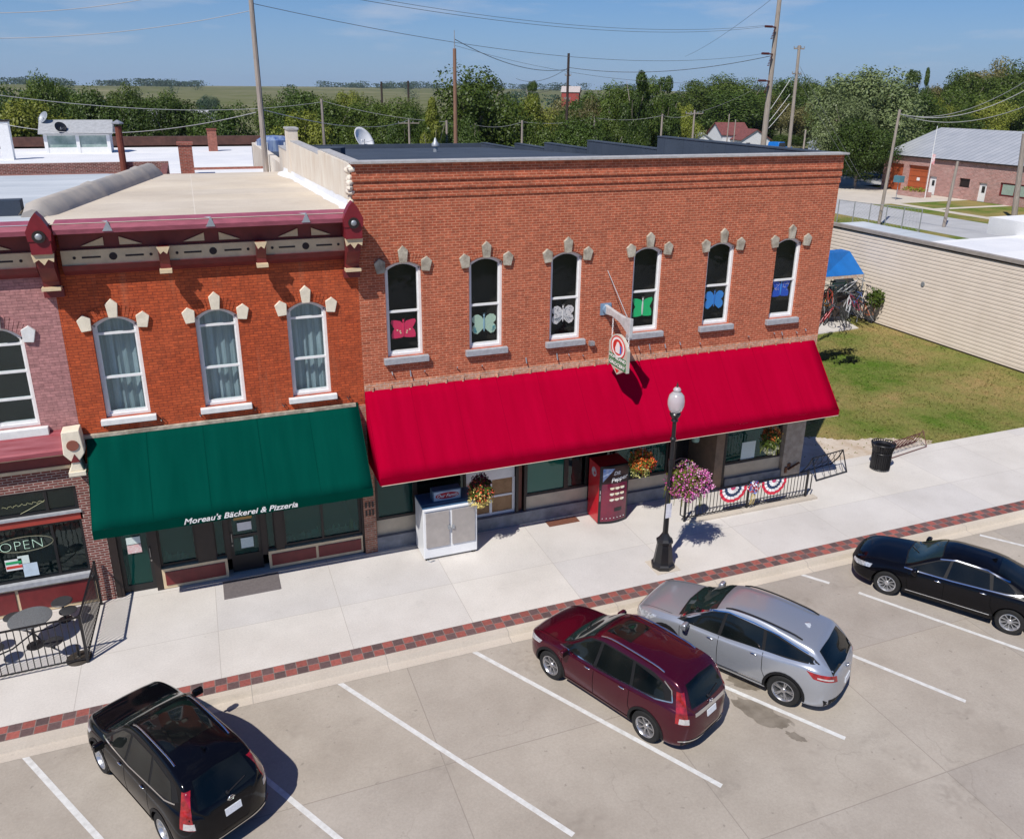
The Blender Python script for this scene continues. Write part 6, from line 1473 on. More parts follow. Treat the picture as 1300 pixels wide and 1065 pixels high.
# chain link fence
fa=atz(1062,282,0);fb=atz(1166,296,0)
t=thing('chain_link_fence','thin galvanised chain link fence between the siding building and the far street','fence',tuple(fa))
mb=MB(); d=fb-fa
for i in range(6):
    p=d*i/5; mb=MB(); mb.cyl(p,p+Vector((0,0,2.3)),.05,n=6); mb.build('post',M_galv,t)
mb=MB(); mb.cyl(Vector((0,0,2.25)),d+Vector((0,0,2.25)),.03,n=5); 
n=int(d.length/.35)
for i in range(n):
    p=d*i/n; q=d*min(1,(i+6)/n); mb.cyl(p,q+Vector((0,0,2.2)) if i+6<=n else p+Vector((0,0,2.2)),.007,n=3); mb.cyl(p+Vector((0,0,2.2)),q,.007,n=3)
mb.build('wire_mesh',M_galv,t)

# behind-roof buildings
def flatblock(name,label,x0,x1,y0,y1,z,wallm,roofm,par=.35,cop=None):
    t=thing(name,label,'building',((x0+x1)/2,y0,0)); o=Vector(((x0+x1)/2,y0,0))
    mb=MB(); X0,X1,Y1=x0-o.x,x1-o.x,y1-y0
    mb.box(X0,X1,0,.3,0,z+par); mb.box(X0,X1,Y1-.3,Y1,0,z+par); mb.box(X0,X0+.3,.3,Y1-.3,0,z+par*.8); mb.box(X1-.3,X1,.3,Y1-.3,0,z+par*.8); mb.build('wall',wallm,t)
    mb=MB(); mb.box(X0+.3,X1-.3,.3,Y1-.3,z-.3,z); mb.build('roof',roofm,t)
    return t,o
b1_,o1=flatblock('rear_brick_building','low red brick building with dark gravel roof edge behind the grey roof',-26,-1.0,19,27.0,8.35,M_brick_dark,mat('red_gravel_roof',(.22,.09,.07),.95,var=.3,vs=2),par=.5)
wb,o2=flatblock('white_roof_building','long building with a bright white membrane roof behind the bakery',-42,9.0,33,62,7.5,M_chimney,M_roofwht,par=.15)
mb=MB(); mb.box(-42+16.5,9+16.5,28.7,29.6,7.4,8.4); mb.build('rear_parapet',mat('dark_brown_parapet',(.09,.04,.03),.9,var=.3,vs=2),wb)
t,_=flatblock('brick_annexe','small red brick annexe under the leaning utility pole',-.2,5.4,19.6,24.5,8.6,M_chimney,M_roofwht,par=.1)
# skylight cabin on the white roof
a=atz(64,193,7.5);b=atz(139,197,7.5)
cx=(a.x+b.x)/2; cy=(a.y+b.y)/2
t=thing('roof_cabin','white glazed dormer cabin with a grey shingle roof on the white roof','roof cabin',(cx,cy,7.5),R(0)); t.scale=(1,1,.82); hw_=(b.x-a.x)/2
M_shing=mat('grey_shingles',(.36,.37,.38),.9,var=.15,vs=4)
mb=MB(); 
for x in (-hw_-.01,-.1,hw_-.25+.01): mb.box(x,x+.25,-.03,.23,0,1.93)
mb.box(-hw_,hw_,0,.2,0,.55); mb.box(-hw_,hw_,0,.2,1.65,1.95); mb.box(-hw_,hw_,2.6,2.8,0,1.95); mb.add([(hw_-.01,0,0),(hw_-.01,2.8,0),(hw_-.01,2.8,1.95),(hw_-.01,1.4,2.9),(hw_-.01,0,1.95)],[(0,1,2,3,4)]); mb.add([(-hw_+.01,0,0),(-hw_+.01,2.8,0),(-hw_+.01,2.8,1.95),(-hw_+.01,1.4,2.9),(-hw_+.01,0,1.95)],[(0,1,2,3,4)]); mb.build('cabin_wall',M_white,t)
mb=MB(); mb.box(-hw_+.2,hw_-.2,.08,.12,.55,1.65); mb.build('pane',mat('cabin_pane',(.15,.24,.22),.2,var=0,col2=(.5,.58,.55),vs=.8),t)
mb=MB(); mb.add([(-hw_-.3,-.35,1.85),(hw_+.3,-.35,1.85),(hw_+.3,1.4,3.05),(-hw_-.3,1.4,3.05),(hw_+.3,3.1,1.85),(-hw_-.3,3.1,1.85)],[(0,1,2,3),(3,2,4,5)]); o=mb.build('roof',M_shing,t,fix=False); sd=o.modifiers.new('s','SOLIDIFY'); sd.thickness=.08
def dish(label,loc,r,rz,tilt=R(60),m=None):
    t=thing('satellite_dish',label,'satellite dish',loc,rz)
    mb=MB(); P=[(r*k/6,-.28*r*(1-(k/6)**2)) for k in range(7)]; vs=[]
    mb.lathe(P,(0,0,0),20,cap=False); o=mb.build('reflector',m or M_galv,t,smooth=60); o.rotation_euler=(tilt,0,0); o.location=(0,0,.6); sd=o.modifiers.new('s','SOLIDIFY'); sd.thickness=.02
    mb=MB(); mb.cyl((0,.1,0),(0,0,.6),.03,n=6); mb.tube([(0,.0,.4),(0,-r*.9,.55)],.015,4); mb.build('mast',M_galv,t)
dish('small dark satellite dish on the front slope of the roof cabin',(cx-1.0,cy-.1,8.9),.45,R(30),m=M_black); dish('small grey satellite dish standing above the roof cabin ridge',(cx-2.3,cy+1.2,9.6),.5,R(-50))
p=aty(463,182,34); dish('large white satellite dish behind the grocery parapet',(p.x,p.y,p.z-.35),.85,R(42),m=M_white)
# chimneys, vents on roofs
def stack(name,label,cat,px,pyb,z,h,r,m,cap=None,sq=False):
    b=atz(px,pyb,z); t=thing(name,label,cat,(b.x,b.y,z))
    mb=MB(); (mb.box(-r,r,-r,r,-.4,h) if sq else mb.cyl((0,0,-.4),(0,0,h),r,n=10)); mb.build('shaft',m,t)
    if cap: mb=MB(); (mb.box(-r-.05,r+.05,-r-.05,r+.05,h,h+.12) if sq else mb.lathe([(r+.12,h+.10),(r+.12,h+.16),(.02,h+.30)],n=10)); mb.build('cap',cap,t)
M_flue=mat('rust_flue',(.18,.05,.03),.8,var=.2)
stack('flue_pipe','leaning rust brown flue pipe with a flat cap left of the grey parapet','flue',158,218,8.4,2.2,.16,M_flue,M_galv)
stack('chimney','squat brick chimney at the rear edge of the tan roof','chimney',239,222,8.6,1.35,.30,M_chimney,M_chimney,True)
stack('chimney','small brick chimney on the white roof','chimney',271,192,7.5,1.7,.36,M_chimney,M_flue,True)
stack('chimney','white washed chimney with a brick foot at the far left','chimney',12,203,7.5,2.6,.36,M_white,M_dark,True)
stack('roof_drum','dark round tank lid beside the small white dish on the slate roof','roof tank',418,203,9.4,.55,.75,M_roofblu)
p=aty(553,199,24); t=thing('roof_vent','white mushroom roof vent behind the grocery parapet','roof vent',(p.x,p.y,p.z-.1)); mb=MB(); mb.cyl((0,0,-.4),(0,0,.8),.16,n=10); mb.build('shaft',M_galv,t); mb=MB(); mb.lathe([(.1,.75),(.28,.8),(.28,.95),(.15,1.1),(.05,1.35)],n=12); mb.build('cowl',M_galv,t,smooth=1); t.scale=(.75,.75,.8)
p=aty(347,173,30); t=thing('blue_tank','blue and white painted tank standing on the annexe roof','tank',(p.x,p.y,p.z-2.5)); mb=MB(); mb.lathe([(.0,0),(.95,0),(.95,2.3),(.6,2.5),(0,2.55)],n=20); mb.build('drum',mat('blue_white_drum',(.005,.05,.24),.5,var=0,col2=(.30,.38,.5),vs=1.4,stretch=(3,3,.4)),t,smooth=30)
mb=MB()
for k in range(6): q=k*1.05; mb.box(.97*math.cos(q)-.04,.97*math.cos(q)+.04,.97*math.sin(q)-.04,.97*math.sin(q)+.04,0,2.2)
mb.build('drum_ribs',M_white,t)

# houses
def house(label,px,py,Y,w,d,h,roofm,wallm,rz,cat='house',hip=False,porch=False,door=None):
    p=aty(px,py,Y); t=thing('house' if cat!='garage' else 'garage',label,cat,(p.x,p.y,0),rz); zb=0; 
    zr=p.z+h*.2; z=max(2.6,p.z)
    hw,hd=w/2,d/2; rh=w*.30
    mb=MB(); mb.box(-hw,hw,-hd,hd,-.5,z); mb.add([(-hw,-hd,z),(hw,-hd,z),(0,-hd,z+rh)],[(0,1,2)]); mb.add([(-hw,hd,z),(hw,hd,z),(0,hd,z+rh)],[(0,1,2)]); mb.build('wall',wallm,t)
    mb=MB(); e=.35; mb.add([(-hw-e,-hd-e,z-.12),(0,-hd-e,z+rh+.08),(0,hd+e,z+rh+.08),(-hw-e,hd+e,z-.12),(hw+e,-hd-e,z-.12),(hw+e,hd+e,z-.12)],[(0,1,2,3),(1,4,5,2)]); o=mb.build('roof',roofm,t,fix=False); sd=o.modifiers.new('s','SOLIDIFY'); sd.thickness=.15
    for x in (-hw*.5,hw*.5):
        mb=MB(); mb.box(x-.5,x+.5,-hd-.06,-hd,z-1.9,z-.7); mb.build('window',M_dark,t)
    if door: mb=MB(); mb.box(-hw*.5,hw*.5,-hd-.08,-hd-.001,0,z-.4); mb.build('garage_door',M_dark,t)
    return t
M_wsd=mat('white_clapboard',(.68,.69,.70),.7,var=.05); M_mar=mat('maroon_shingles',(.17,.055,.05),.9,var=.25,vs=2); M_gsh=mat('grey_shingle_roof',(.35,.36,.37),.9,var=.2,vs=2); M_ora=mat('orange_roof',(.45,.18,.10),.9,var=.2,vs=2)
M_tan_h=mat('cream_clapboard',(.55,.50,.42),.7,var=.1)
h1=house('white house with maroon shingle roof and front gable',945,176,150,7.5,11,4,M_mar,M_wsd,R(-8))
h2=house('maroon roofed side wing of the white house',925,170,154,8.5,7,4,M_mar,M_wsd,R(80))
house('white gabled garage right of the tall pole',1048,182,118,5,6,3,M_gsh,M_wsd,R(-25),cat='garage',door=True)
house('low grey roofed shed left of the maroon roofed house',884,181,140,7,8,3,M_gsh,M_wsd,R(-15),cat='shed')
house('house with an orange roof behind the white dish',480,180,120,9,7,3,M_ora,M_wsd,R(85))
house('grey roofed white house between the dish and the trees',497,186,105,6,8,3,M_gsh,M_wsd,R(-40))
house('white house glimpsed between the left hand trees',262,160,150,8,9,3,M_gsh,M_wsd,R(10))
house('pale tall house glimpsed behind the poplars',853,150,190,7,8,6,M_gsh,M_wsd,R(10))
house('white roofed house seen low behind the flat white roof',228,180,110,14,8,3,M_gsh,M_tan_h,R(88))
rh=house('small red walled barn on the horizon behind the dark pole',725,117,300,7,7,8,mat('barn_roof',(.45,.40,.38),.8,var=.2),mat('barn_red',(.33,.06,.05),.8,var=.2),R(60),cat='barn')
house('cream house behind the big silver tree',1125,180,115,8,8,4,M_gsh,M_tan_h,R(20))
p=aty(986,183,70); t=thing('pickup_truck','bright blue pickup parked behind the grocery roofline','truck',(p.x,p.y,0),R(20))
mb=MB(); zz=p.z-.6; mb.box(-2.4,2.4,-.9,.9,.5,1.1); mb.prism([(-.9,1.1),(1.0,1.1),(.7,1.75),(-.7,1.75)],-.8,.8,'xz'); mb.build('body',mat('bright_blue_paint',(.01,.14,.45),.3),t,bevel=.08); mb=MB(); mb.prism([(-.75,1.15),(.85,1.15),(.62,1.68),(-.6,1.68)],-.82,.82,'xz'); mb.build('windows',M_cglass,t)
for x in (-1.5,1.5):
    for s in (-1,1): mb=MB(); mb.cyl((x,s*.7,.4),(x,s*.92,.4),.4,n=16); mb.build('wheel',M_tyre,t)
t.location.z=max(0,p.z-1.5)
# blue slide-like structure in right trees
p=aty(1238,150,150); 
t=thing('blue_tent','bright blue pointed tarpaulin showing through the trees at the right','tarpaulin',tuple(p+Vector((0,0,-6)))); mb=MB(); mb.add([(-4.5,0,5.5),(-1,0,6.3),(-1.4,0,8.4),(.3,0,10.6),(2.1,0,7.6),(2.6,0,4.6),(0,0,3.6),(-.5,3,6)],[(0,1,7),(1,2,7),(2,3,7),(3,4,7),(4,5,7),(5,6,7),(6,0,7)]); mb.build('tarp_sheet',mat('tarp_bright_blue',(.03,.25,.60),.6,var=0,col2=(.30,.55,.80),vs=.5),t)

# ================================================================ POLES AND WIRES
def pole(label,x,y,ztop,m,r0=.16,r1=.10,z0=0,lean=(0,0),arms=(),group='utility poles beyond the shops',extra=None):
    t=thing('utility_pole',label,'utility pole',(x,y,z0),0,group)
    mb=MB(); mb.cyl((0,0,0),(lean[0],lean[1],ztop-z0),r0,r1,n=10); mb.build('shaft',m,t)
    for (za,wa,rz) in arms:
        k=(za-z0)/(ztop-z0); c=Vector((lean[0]*k,lean[1]*k,za-z0)); dx=Vector((math.cos(rz),math.sin(rz),0))*wa/2
        mb=MB(); mb.bar(c-dx,c+dx,.10,.12); mb.build('crossarm',M_wood,t)
        mb=MB()
        for q in (-1,-.4,.4,1): mb.cyl(c+dx*q+Vector((0,0,.06)),c+dx*q+Vector((0,0,.22)),.05,n=6)
        mb.build('insulators',M_galv,t)
    return t
p1b=aty(338,215,21.5); p1t=aty(318,-6,22.2)
pole('tall leaning weathered pole rising behind the bakery roof',p1b.x,p1b.y,p1t.z+.2,M_wood,.17,.11,0,(p1t.x-p1b.x+.0,p1t.y-p1b.y)); P1=Vector((p1t.x,p1t.y,16.2))
T=aty(990,-3,50); B=aty(968,190,50)
big=pole('tallest pale grey pole with three dark insulator arms on its left',B.x,50,T.z+1,M_wood,.34,.20,0,(T.x-B.x,0))
M_ins=mat('dark_red_insulator',(.09,.02,.02),.5)
INS=[]
for k,(py) in enumerate((36,70,104)):
    c=aty(985-.24*py*0.3,py,50); c=aty(987-(py-36)*.125,py,50)
    mb=MB(); a=Vector((c.x-B.x,c.y-50,c.z)); e=a+Vector((-.75,-.3,.05)); mb.bar(a,e,.12,.12)
    for q in range(7): f=q/6; mb.cyl(e+Vector((-.1-.75*f,0,.02)),e+Vector((-.16-.75*f,0,.02)),.11,n=8); g=e+Vector((.25-.28*f,0,-.15-.85*f)); mb.cyl(g,g+Vector((0,0,-.07)),.10,n=8)
    mb.build('insulator_arm',M_ins,big); INS.append(Vector((B.x,50,0))+e+Vector((-.85,0,0)))
P=lambda px,py,Y: aty(px,py,Y)
T2=P(1015,58,50); B2=P(1003,190,50)
pole('second pale pole with a short crossarm right of the tallest pole',B2.x,50,T2.z,M_wood,.22,.14,0,(T2.x-B2.x,0),arms=((T2.z-.3,1.2,0),(T2.z-2.6,1.4,.3)))
T3=P(577,62,50); t=pole('brown straight pole with a thin lightning rod in the middle distance',T3.x,50,T3.z,M_woodb,.20,.14)
mb=MB(); mb.cyl((0,0,T3.z),(0,0,T3.z+1.4),.05,.03,n=6); mb.build('rod',M_galv,t)
T4=P(722,68,80); pole('dark thin pole beside the distant red barn',T4.x,80,T4.z,M_woodd,.20,.15,arms=((T4.z-2.6,.8,0),(T4.z-5.4,.8,0)))
for px,py,lab in ((484,104,'left of the pair of far dark poles'),(518,103,'right of the pair of far dark poles')): T5=P(px,py,190); pole(lab,T5.x,190,T5.z,M_woodd,.28,.24)
for px,pt,Y,m,lab,arm in ((408,126,60,M_wood,'short pale pole just left of the satellite dish',1),(567,153,60,M_wood,'short pale pole left of the brown straight pole',0),(603,157,62,M_wood,'short pale pole right of the brown straight pole',1),(663,153,64,M_wood,'short pale pole in front of the yellow green tree',0),(755,148,66,M_wood,'short pale pole before the dark trees',0),(841,145,68,M_wood,'short pale pole below the poplars',0),(882,140,70,M_wood,'short pole with a wide crossarm',2),(926,145,70,M_wood,'thin pole in front of the maroon roofed house',0),(934,152,73,M_wood,'thinnest pole in front of the white house',0),(519,152,75,M_wood,'slanting pole with crossarm behind the roof vent',2),(1023,165,75,M_wood,'stub pole in front of the white garage',0)):
    q=P(px,pt,Y); pole(lab,q.x,q.y,q.z,m,.15 if px not in (926,934) else .09,.11 if px not in (926,934) else .07,arms=((q.z-.4,2.4,0),) if arm==2 else ())
q=P(1142,142,44.0); b_=atz(1115,288,0); pole('leaning pole at the near side of the far street with service wires',b_.x,b_.y,q.z+.2,M_wood,.17,.12,0,(P(1142,142,b_.y).x-b_.x,0))
PT=P(1142,145,b_.y)
b2_=atz(1198,288,0); q=P(1216,205,b2_.y); pole('shorter leaning pole before the station windows',b2_.x,b2_.y,q.z,M_wood,.17,.13,0,(q.x-b2_.x,0))
b3_=atz(1287,278,0); q=P(1301,170,b3_.y); pole('thick pole at the right edge in front of the station',b3_.x,b3_.y,q.z,M_wood,.30,.24,0,(q.x-b3_.x,0))
q=P(1140,188,66); b4_=atz(1137,254,0); t=thing('mail_drop','small blue box on a post beside the far drive','post box',tuple(b4_)); mb=MB(); mb.cyl((0,0,0),(0,0,2.2),.05,n=6); mb.build('post',M_galv,t); mb=MB(); mb.box(-.4,.4,-.5,.5,2.2,3.0); mb.build('box',mat('teal_box',(.08,.2,.25),.5),t)
M_wire=mat('wire_grey',(.10,.10,.11),.6,var=0); M_wirel=mat('wire_pale',(.42,.42,.42),.5,var=0)
def wire(label,a,b,sag,m=M_wire,r=.013,n=24,group='overhead wires'):
    a=Vector(a);b=Vector(b); o=(a+b)/2; pts=[]
    for i in range(n+1): t=i/n; p=a+(b-a)*t; p.z-=sag*4*t*(1-t); pts.append(p-o)
    mb=MB(); mb.tube(pts,r,4); w=mb.build('overhead_wire',m); w.location=o; tag(w,label,'wire',group)
W=wire
W('upper wire from the leaning pole toward the tallest pole',P1+Vector((0,0,.9)),INS[0],1.2); W('middle wire from the leaning pole toward the tallest pole',P1+Vector((0,0,-.1)),INS[1],1.4)
W('high wire crossing the top centre of the sky',P(430,-10,30),INS[0]+Vector((0,0,.1)),1.0); W('lowest wire reaching the tallest pole from the brown pole',P(577,58,50),INS[2],1.2)
W('pale wire in the upper left sky ending at the leaning pole',P(-20,49,22),P1+Vector((0,0,-.4)),.3,M_wirel,.014); W('pale wire crossing the upper left corner of the sky',P(-20,17,22),P(220,-8,22),.2,M_wirel,.014)
for k,(pa,pb) in enumerate((((-10,155),(325,143)),((-10,120),(408,130)))): W('wire in front of the left hand trees, %s one'%('lower','upper')[k],P(*pa,40),P(*pb,60 if k else 22),.8,M_wirel,.018)
W('wire between the leaning pole and the short pole by the dish',P(335,140,22),P(520,152,75),.8,M_wirel,.02)
for k in range(6):
    a=((408,128,60),(567,155,60),(603,159,62),(663,155,64),(755,150,66),(841,147,68),(882,144,70))[k:k+2]; W('service wire sagging between short poles %s'%('by the dish','beside the brown pole','before the yellow green tree','before the dark trees','below the poplars','left of the maroon roofed house')[k],P(*a[0]),P(*a[1]),.35,M_wirel,.016)
W('wire from the crossarm pole up to the tallest pole',P(882,144,70),P(972,106,50),.3,M_wirel,.018)
for k,(a,b) in enumerate((((972,148),(1004,100)),((972,160),(1003,120)),((974,165),(1002,132)))): W('pale guy wire between the tallest and second pole, %s'%('top','middle','bottom')[k],P(*a,50),P(*b,50),.05,M_wirel,.03)
for k,(a,b) in enumerate((((1015,84,50),(1092,225,60)),((1010,95,50),(1082,218,60)))): W('pale guy wire slanting down right of the second pole, %s'%('upper','lower')[k],P(*a),P(*b),.1,M_wirel,.02)
for k,(b,s) in enumerate(((P(1320,92,30),1.4),(P(1320,128,30),1.2),(P(1320,104,36),1.4))): W('%s service wire sweeping from the leaning pole off the right edge'%('upper','lower','middle')[k],PT,b,s,M_wirel,.030)
for k,(a,b) in enumerate((((722,86,80),(985,70,50)),((722,88,80),(577,50,50)),((722,104,80),(660,112,120)),((722,86,80),(655,100,120)))): W('thin wire meeting the dark pole, %s'%('to the right','to the left, top','to the left, bottom','to the left, middle')[k],P(*a),P(*b),1.0,M_wire,.03)
W('wire rising from the middle trees to the top of the tallest pole',P(870,72,120),P(985,-5,50),.5,M_wire,.02)

# ================================================================ TREES
def crown_mesh(name,seed,nl,leaf,lobes,shape='round',m=None):
    rnd=random.Random(seed); L_=[]
    for i in range(lobes):
        while True:
            v=Vector((rnd.uniform(-1,1),rnd.uniform(-1,1),rnd.uniform(-1,1)))
            if v.length<1: break
        if shape=='round': c=Vector((v.x*.72,v.y*.72,v.z*.72)); r=rnd.uniform(.22,.40)
        elif shape=='tall': c=Vector((v.x*.55,v.y*.55,v.z*.85)); r=rnd.uniform(.16,.28)
        elif shape=='cone': z=rnd.uniform(-1,.95); k=(1-z)/2; c=Vector((v.x*k*.9,v.y*k*.9,z*.9)); r=.12+.22*k
        else: c=Vector((v.x*.8,v.y*.8,v.z*.5)); r=rnd.uniform(.25,.42)
        L_.append((c,r))
    mb=MB()
    for i in range(nl):
        c,r=L_[rnd.randrange(lobes)]
        d=Vector((rnd.gauss(0,1),rnd.gauss(0,1),rnd.gauss(0,1)*.9+.25)).normalized(); p=c+d*r*(rnd.uniform(.72,1.06) if i%4 else rnd.uniform(.2,.8))*(1+.18*noise.noise(d*3+c*5))
        nrm=(d+Vector((rnd.gauss(0,.45),rnd.gauss(0,.45),rnd.gauss(0,.45)+.25))).normalized(); a=nrm.cross(Vector((rnd.gauss(0,1),rnd.gauss(0,1),rnd.gauss(0,1)))).normalized(); b=nrm.cross(a); q=leaf*rnd.uniform(.6,1.4)
        mb.add([p-a*q,p-b*q*.55,p+a*q,p+b*q*.55],[(0,1,2,3)])
    me=mb.mesh(name,m); return me
PROTO={}
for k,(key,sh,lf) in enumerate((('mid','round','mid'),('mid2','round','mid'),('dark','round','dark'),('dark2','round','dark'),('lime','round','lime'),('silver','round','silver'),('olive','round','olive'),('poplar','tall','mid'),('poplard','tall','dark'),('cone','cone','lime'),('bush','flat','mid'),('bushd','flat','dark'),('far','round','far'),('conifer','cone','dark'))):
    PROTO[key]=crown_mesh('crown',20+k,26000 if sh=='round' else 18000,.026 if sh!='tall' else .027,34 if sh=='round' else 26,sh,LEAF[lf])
PROTO['silverbig']=crown_mesh('crown',77,22000,.024,60,'round',LEAF['silver'])
PROTO['midbig']=crown_mesh('crown',78,20000,.026,55,'round',LEAF['mid'])
tk=MB(); tk.cyl((0,0,0),(0,0,.6),.03,.018,n=8)
for k in range(6): a=k*1.05; tk.cyl((0,0,.35+.05*k),(.32*math.cos(a),.32*math.sin(a),.75+.04*k),.014,.004,n=5)
TRM=tk.mesh('trunk',M_wood)
DESC={'mid':'rounded mid green tree','mid2':'broad mid green tree','dark':'dense dark green tree','dark2':'shadowy dark tree','lime':'bright yellow green tree','silver':'pale silver green tree','olive':'olive brown tinged tree','poplar':'tall narrow poplar','poplard':'tall narrow dark poplar','cone':'pointed light green tree','bush':'low green bush','bushd':'low dark bush','far':'hazy distant tree','conifer':'dark pointed conifer','silverbig':'huge pale silver green tree','midbig':'largest round green tree'}
def tree(key,px,ptop,wpx,Y,where,pbot=None):
    if 'bush' not in key: ptop-=(9 if px<215 else 4); wpx*=(1.12 if 'poplar' not in key else 1.6)
    top=aty(px,ptop,Y); dist=(top-CAM).dot(dv); w=wpx/F*dist; H=max(3.,top.z+.3)
    t=thing('bush' if 'bush' in key else ('poplar_tree' if 'poplar' in key else 'tree'),'%s %s'%(DESC[key],where),'bush' if 'bush' in key else 'tree',(top.x,top.y,-.3),random.uniform(0,6.28),'trees beyond the rooftops')
    ch=H*.86 if 'bush' not in key else H
    o=bpy.data.objects.new('crown',PROTO[key]); C.objects.link(o); o.parent=t; o.location=(0,0,H-ch*.5); o.scale=(w/2*1.16,w/2*1.16,ch*.54)
    o=bpy.data.objects.new('trunk',TRM); C.objects.link(o); o.parent=t; o.scale=(w*.62+.5,w*.62+.5,H*.9)
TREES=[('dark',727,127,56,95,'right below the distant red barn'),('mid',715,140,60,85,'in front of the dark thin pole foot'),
('mid',12,104,75,95,'at the left edge of the picture'),('dark',66,106,80,120,'second from the left edge'),('mid2',52,98,60,100,'with the highest top at the far left'),('lime',38,134,110,76,'in front at the far left'),('mid',100,112,70,108,'behind the left end of the roof cabin'),('dark',125,118,85,90,'above the roof cabin'),('dark2',170,122,85,88,'left of the white house gap'),('mid2',158,112,60,120,'rising behind the dark trees at left'),('dark',212,128,90,84,'in the gap left of the white house'),('mid',196,117,60,150,'small in the left distance'),('dark2',282,124,84,78,'with a round shape left of the leaning pole'),('far',262,121,30,250,'just left of the round dark tree'),('mid',352,118,60,120,'directly behind the leaning pole'),('dark',385,114,90,110,'right of the leaning pole'),('lime',378,142,78,66,'right beside the leaning pole, in front'),('mid2',425,124,80,105,'above the parapet corner'),('mid',455,120,90,120,'above the dish'),('lime',440,118,50,140,'behind the short pole by the dish'),('mid2',492,126,80,100,'between the two far dark poles'),('dark',515,140,60,80,'right of the dish houses'),('mid',535,122,60,110,'left of the brown straight pole'),('cone',548,132,62,58,'just left of the brown straight pole'),('midbig',606,86,122,72,'right behind the brown straight pole'),('mid2',640,118,60,80,'at the right flank of the largest round tree'),('dark',590,150,60,60,'low before the largest round tree'),
('poplard',676,100,26,160,'thin and alone against the sky'),('lime',672,122,62,74,'right of the largest round tree'),('mid',700,150,70,64,'before the yellow green tree'),('olive',706,128,70,110,'left of the distant barn'),('dark',742,148,80,62,'in the dark mass above the parapet steps'),('olive',748,126,60,90,'right of the dark thin pole'),('mid2',772,106,70,100,'left of the poplars'),('poplar',788,110,44,84,'leftmost of the poplars'),('poplard',808,82,40,80,'tallest of the poplars'),('poplar',826,100,40,82,'between the two highest poplars'),('poplard',849,90,38,86,'right of the tallest poplar'),('mid',800,150,60,62,'below the poplars'),('dark2',776,160,70,60,'lowest before the poplars'),
('mid',880,102,66,180,'right of the poplars'),('mid2',910,96,80,185,'behind the crossarm pole'),('lime',866,134,46,95,'low behind the crossarm pole'),('mid',950,97,74,178,'behind the maroon roofed house'),('dark',925,118,100,172,'dark behind the white house'),('olive',978,124,60,175,'between the two tall poles'),('dark2',1000,96,60,176,'behind the second pale pole'),('mid',1018,94,58,182,'with its top by the second pale pole'),('dark',1045,112,60,170,'right of the second pale pole'),('olive',1028,132,56,150,'low right of the second pale pole'),('mid2',1062,104,50,140,'in the dip before the silver tree'),
('silverbig',1108,84,128,84,'rising behind the corner of the grocery'),('silver',1078,122,70,78,'at the left flank of the huge silver tree'),('dark',1098,152,80,74,'dark foot of the huge silver tree'),('poplard',1162,84,36,110,'with jagged top right of the silver tree'),('conifer',1180,88,26,115,'beside the jagged dark poplar'),('dark',1162,120,80,106,'behind the left end of the metal roof'),('bush',1130,196,70,86,'by the road behind the station'),('bushd',1095,186,70,90,'at the foot of the silver tree'),
('mid',1200,108,60,130,'above the ridge of the metal roof'),('lime',1190,126,60,118,'low above the metal roof'),('olive',1212,98,50,150,'left of the highest right hand trees'),('mid2',1240,90,80,135,'behind the blue tarpaulin'),('olive',1268,76,70,140,'with the highest top at right'),('mid',1295,72,80,130,'at the right edge of the picture'),('dark',1225,138,80,116,'dark and low above the metal roof'),('mid2',1275,112,90,118,'in front of the right edge trees'),('lime',1262,130,60,112,'yellowish above the metal roof at right'),('dark2',1310,118,80,114,'in the right corner above the roof'),
('bushd',705,175,120,58,'filling below the yellow green tree'),('bushd',600,178,90,58,'low behind the short pole pair'),('bush',650,170,80,60,'low left of the parapet steps'),('bushd',950,158,90,172,'behind the roof of the white house'),('bushd',1002,168,50,150,'behind the blue pickup'),('bush',855,168,40,80,'beside the grey shed'),('bushd',410,172,70,75,'behind the parapet corner'),('bush',450,168,60,90,'behind the white dish'),('bushd',80,165,160,75,'behind the roof cabin'),('bushd',190,166,160,75,'behind the white roof at left'),('bushd',310,165,90,72,'behind the foot of the leaning pole'),('bushd',545,176,60,60,'behind the white vent')]
for a in TREES: tree(*a)
t=thing('lawn_shadow_patch','flat dark flakes standing in for a shadow on the lawn by the brick corner','shadow patch',(29.2,10.4,-.02)); rnd=random.Random(12)  # flat dark flakes stand in for a shadow blotch with no known caster
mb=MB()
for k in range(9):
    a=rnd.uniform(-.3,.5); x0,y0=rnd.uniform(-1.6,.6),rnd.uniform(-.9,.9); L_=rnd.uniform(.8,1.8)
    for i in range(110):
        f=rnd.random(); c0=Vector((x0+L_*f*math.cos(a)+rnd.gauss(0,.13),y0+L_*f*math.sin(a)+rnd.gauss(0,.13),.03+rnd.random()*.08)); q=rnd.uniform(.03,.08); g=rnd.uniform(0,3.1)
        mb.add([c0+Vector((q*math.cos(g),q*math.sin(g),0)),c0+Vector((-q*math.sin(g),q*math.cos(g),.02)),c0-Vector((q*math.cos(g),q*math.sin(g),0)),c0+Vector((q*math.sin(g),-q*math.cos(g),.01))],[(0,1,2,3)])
mb.build('shadow_flakes',mat('lawn_shadow_dark',(.006,.010,.006),.9,var=.3,spec=.1),t,fix=False)
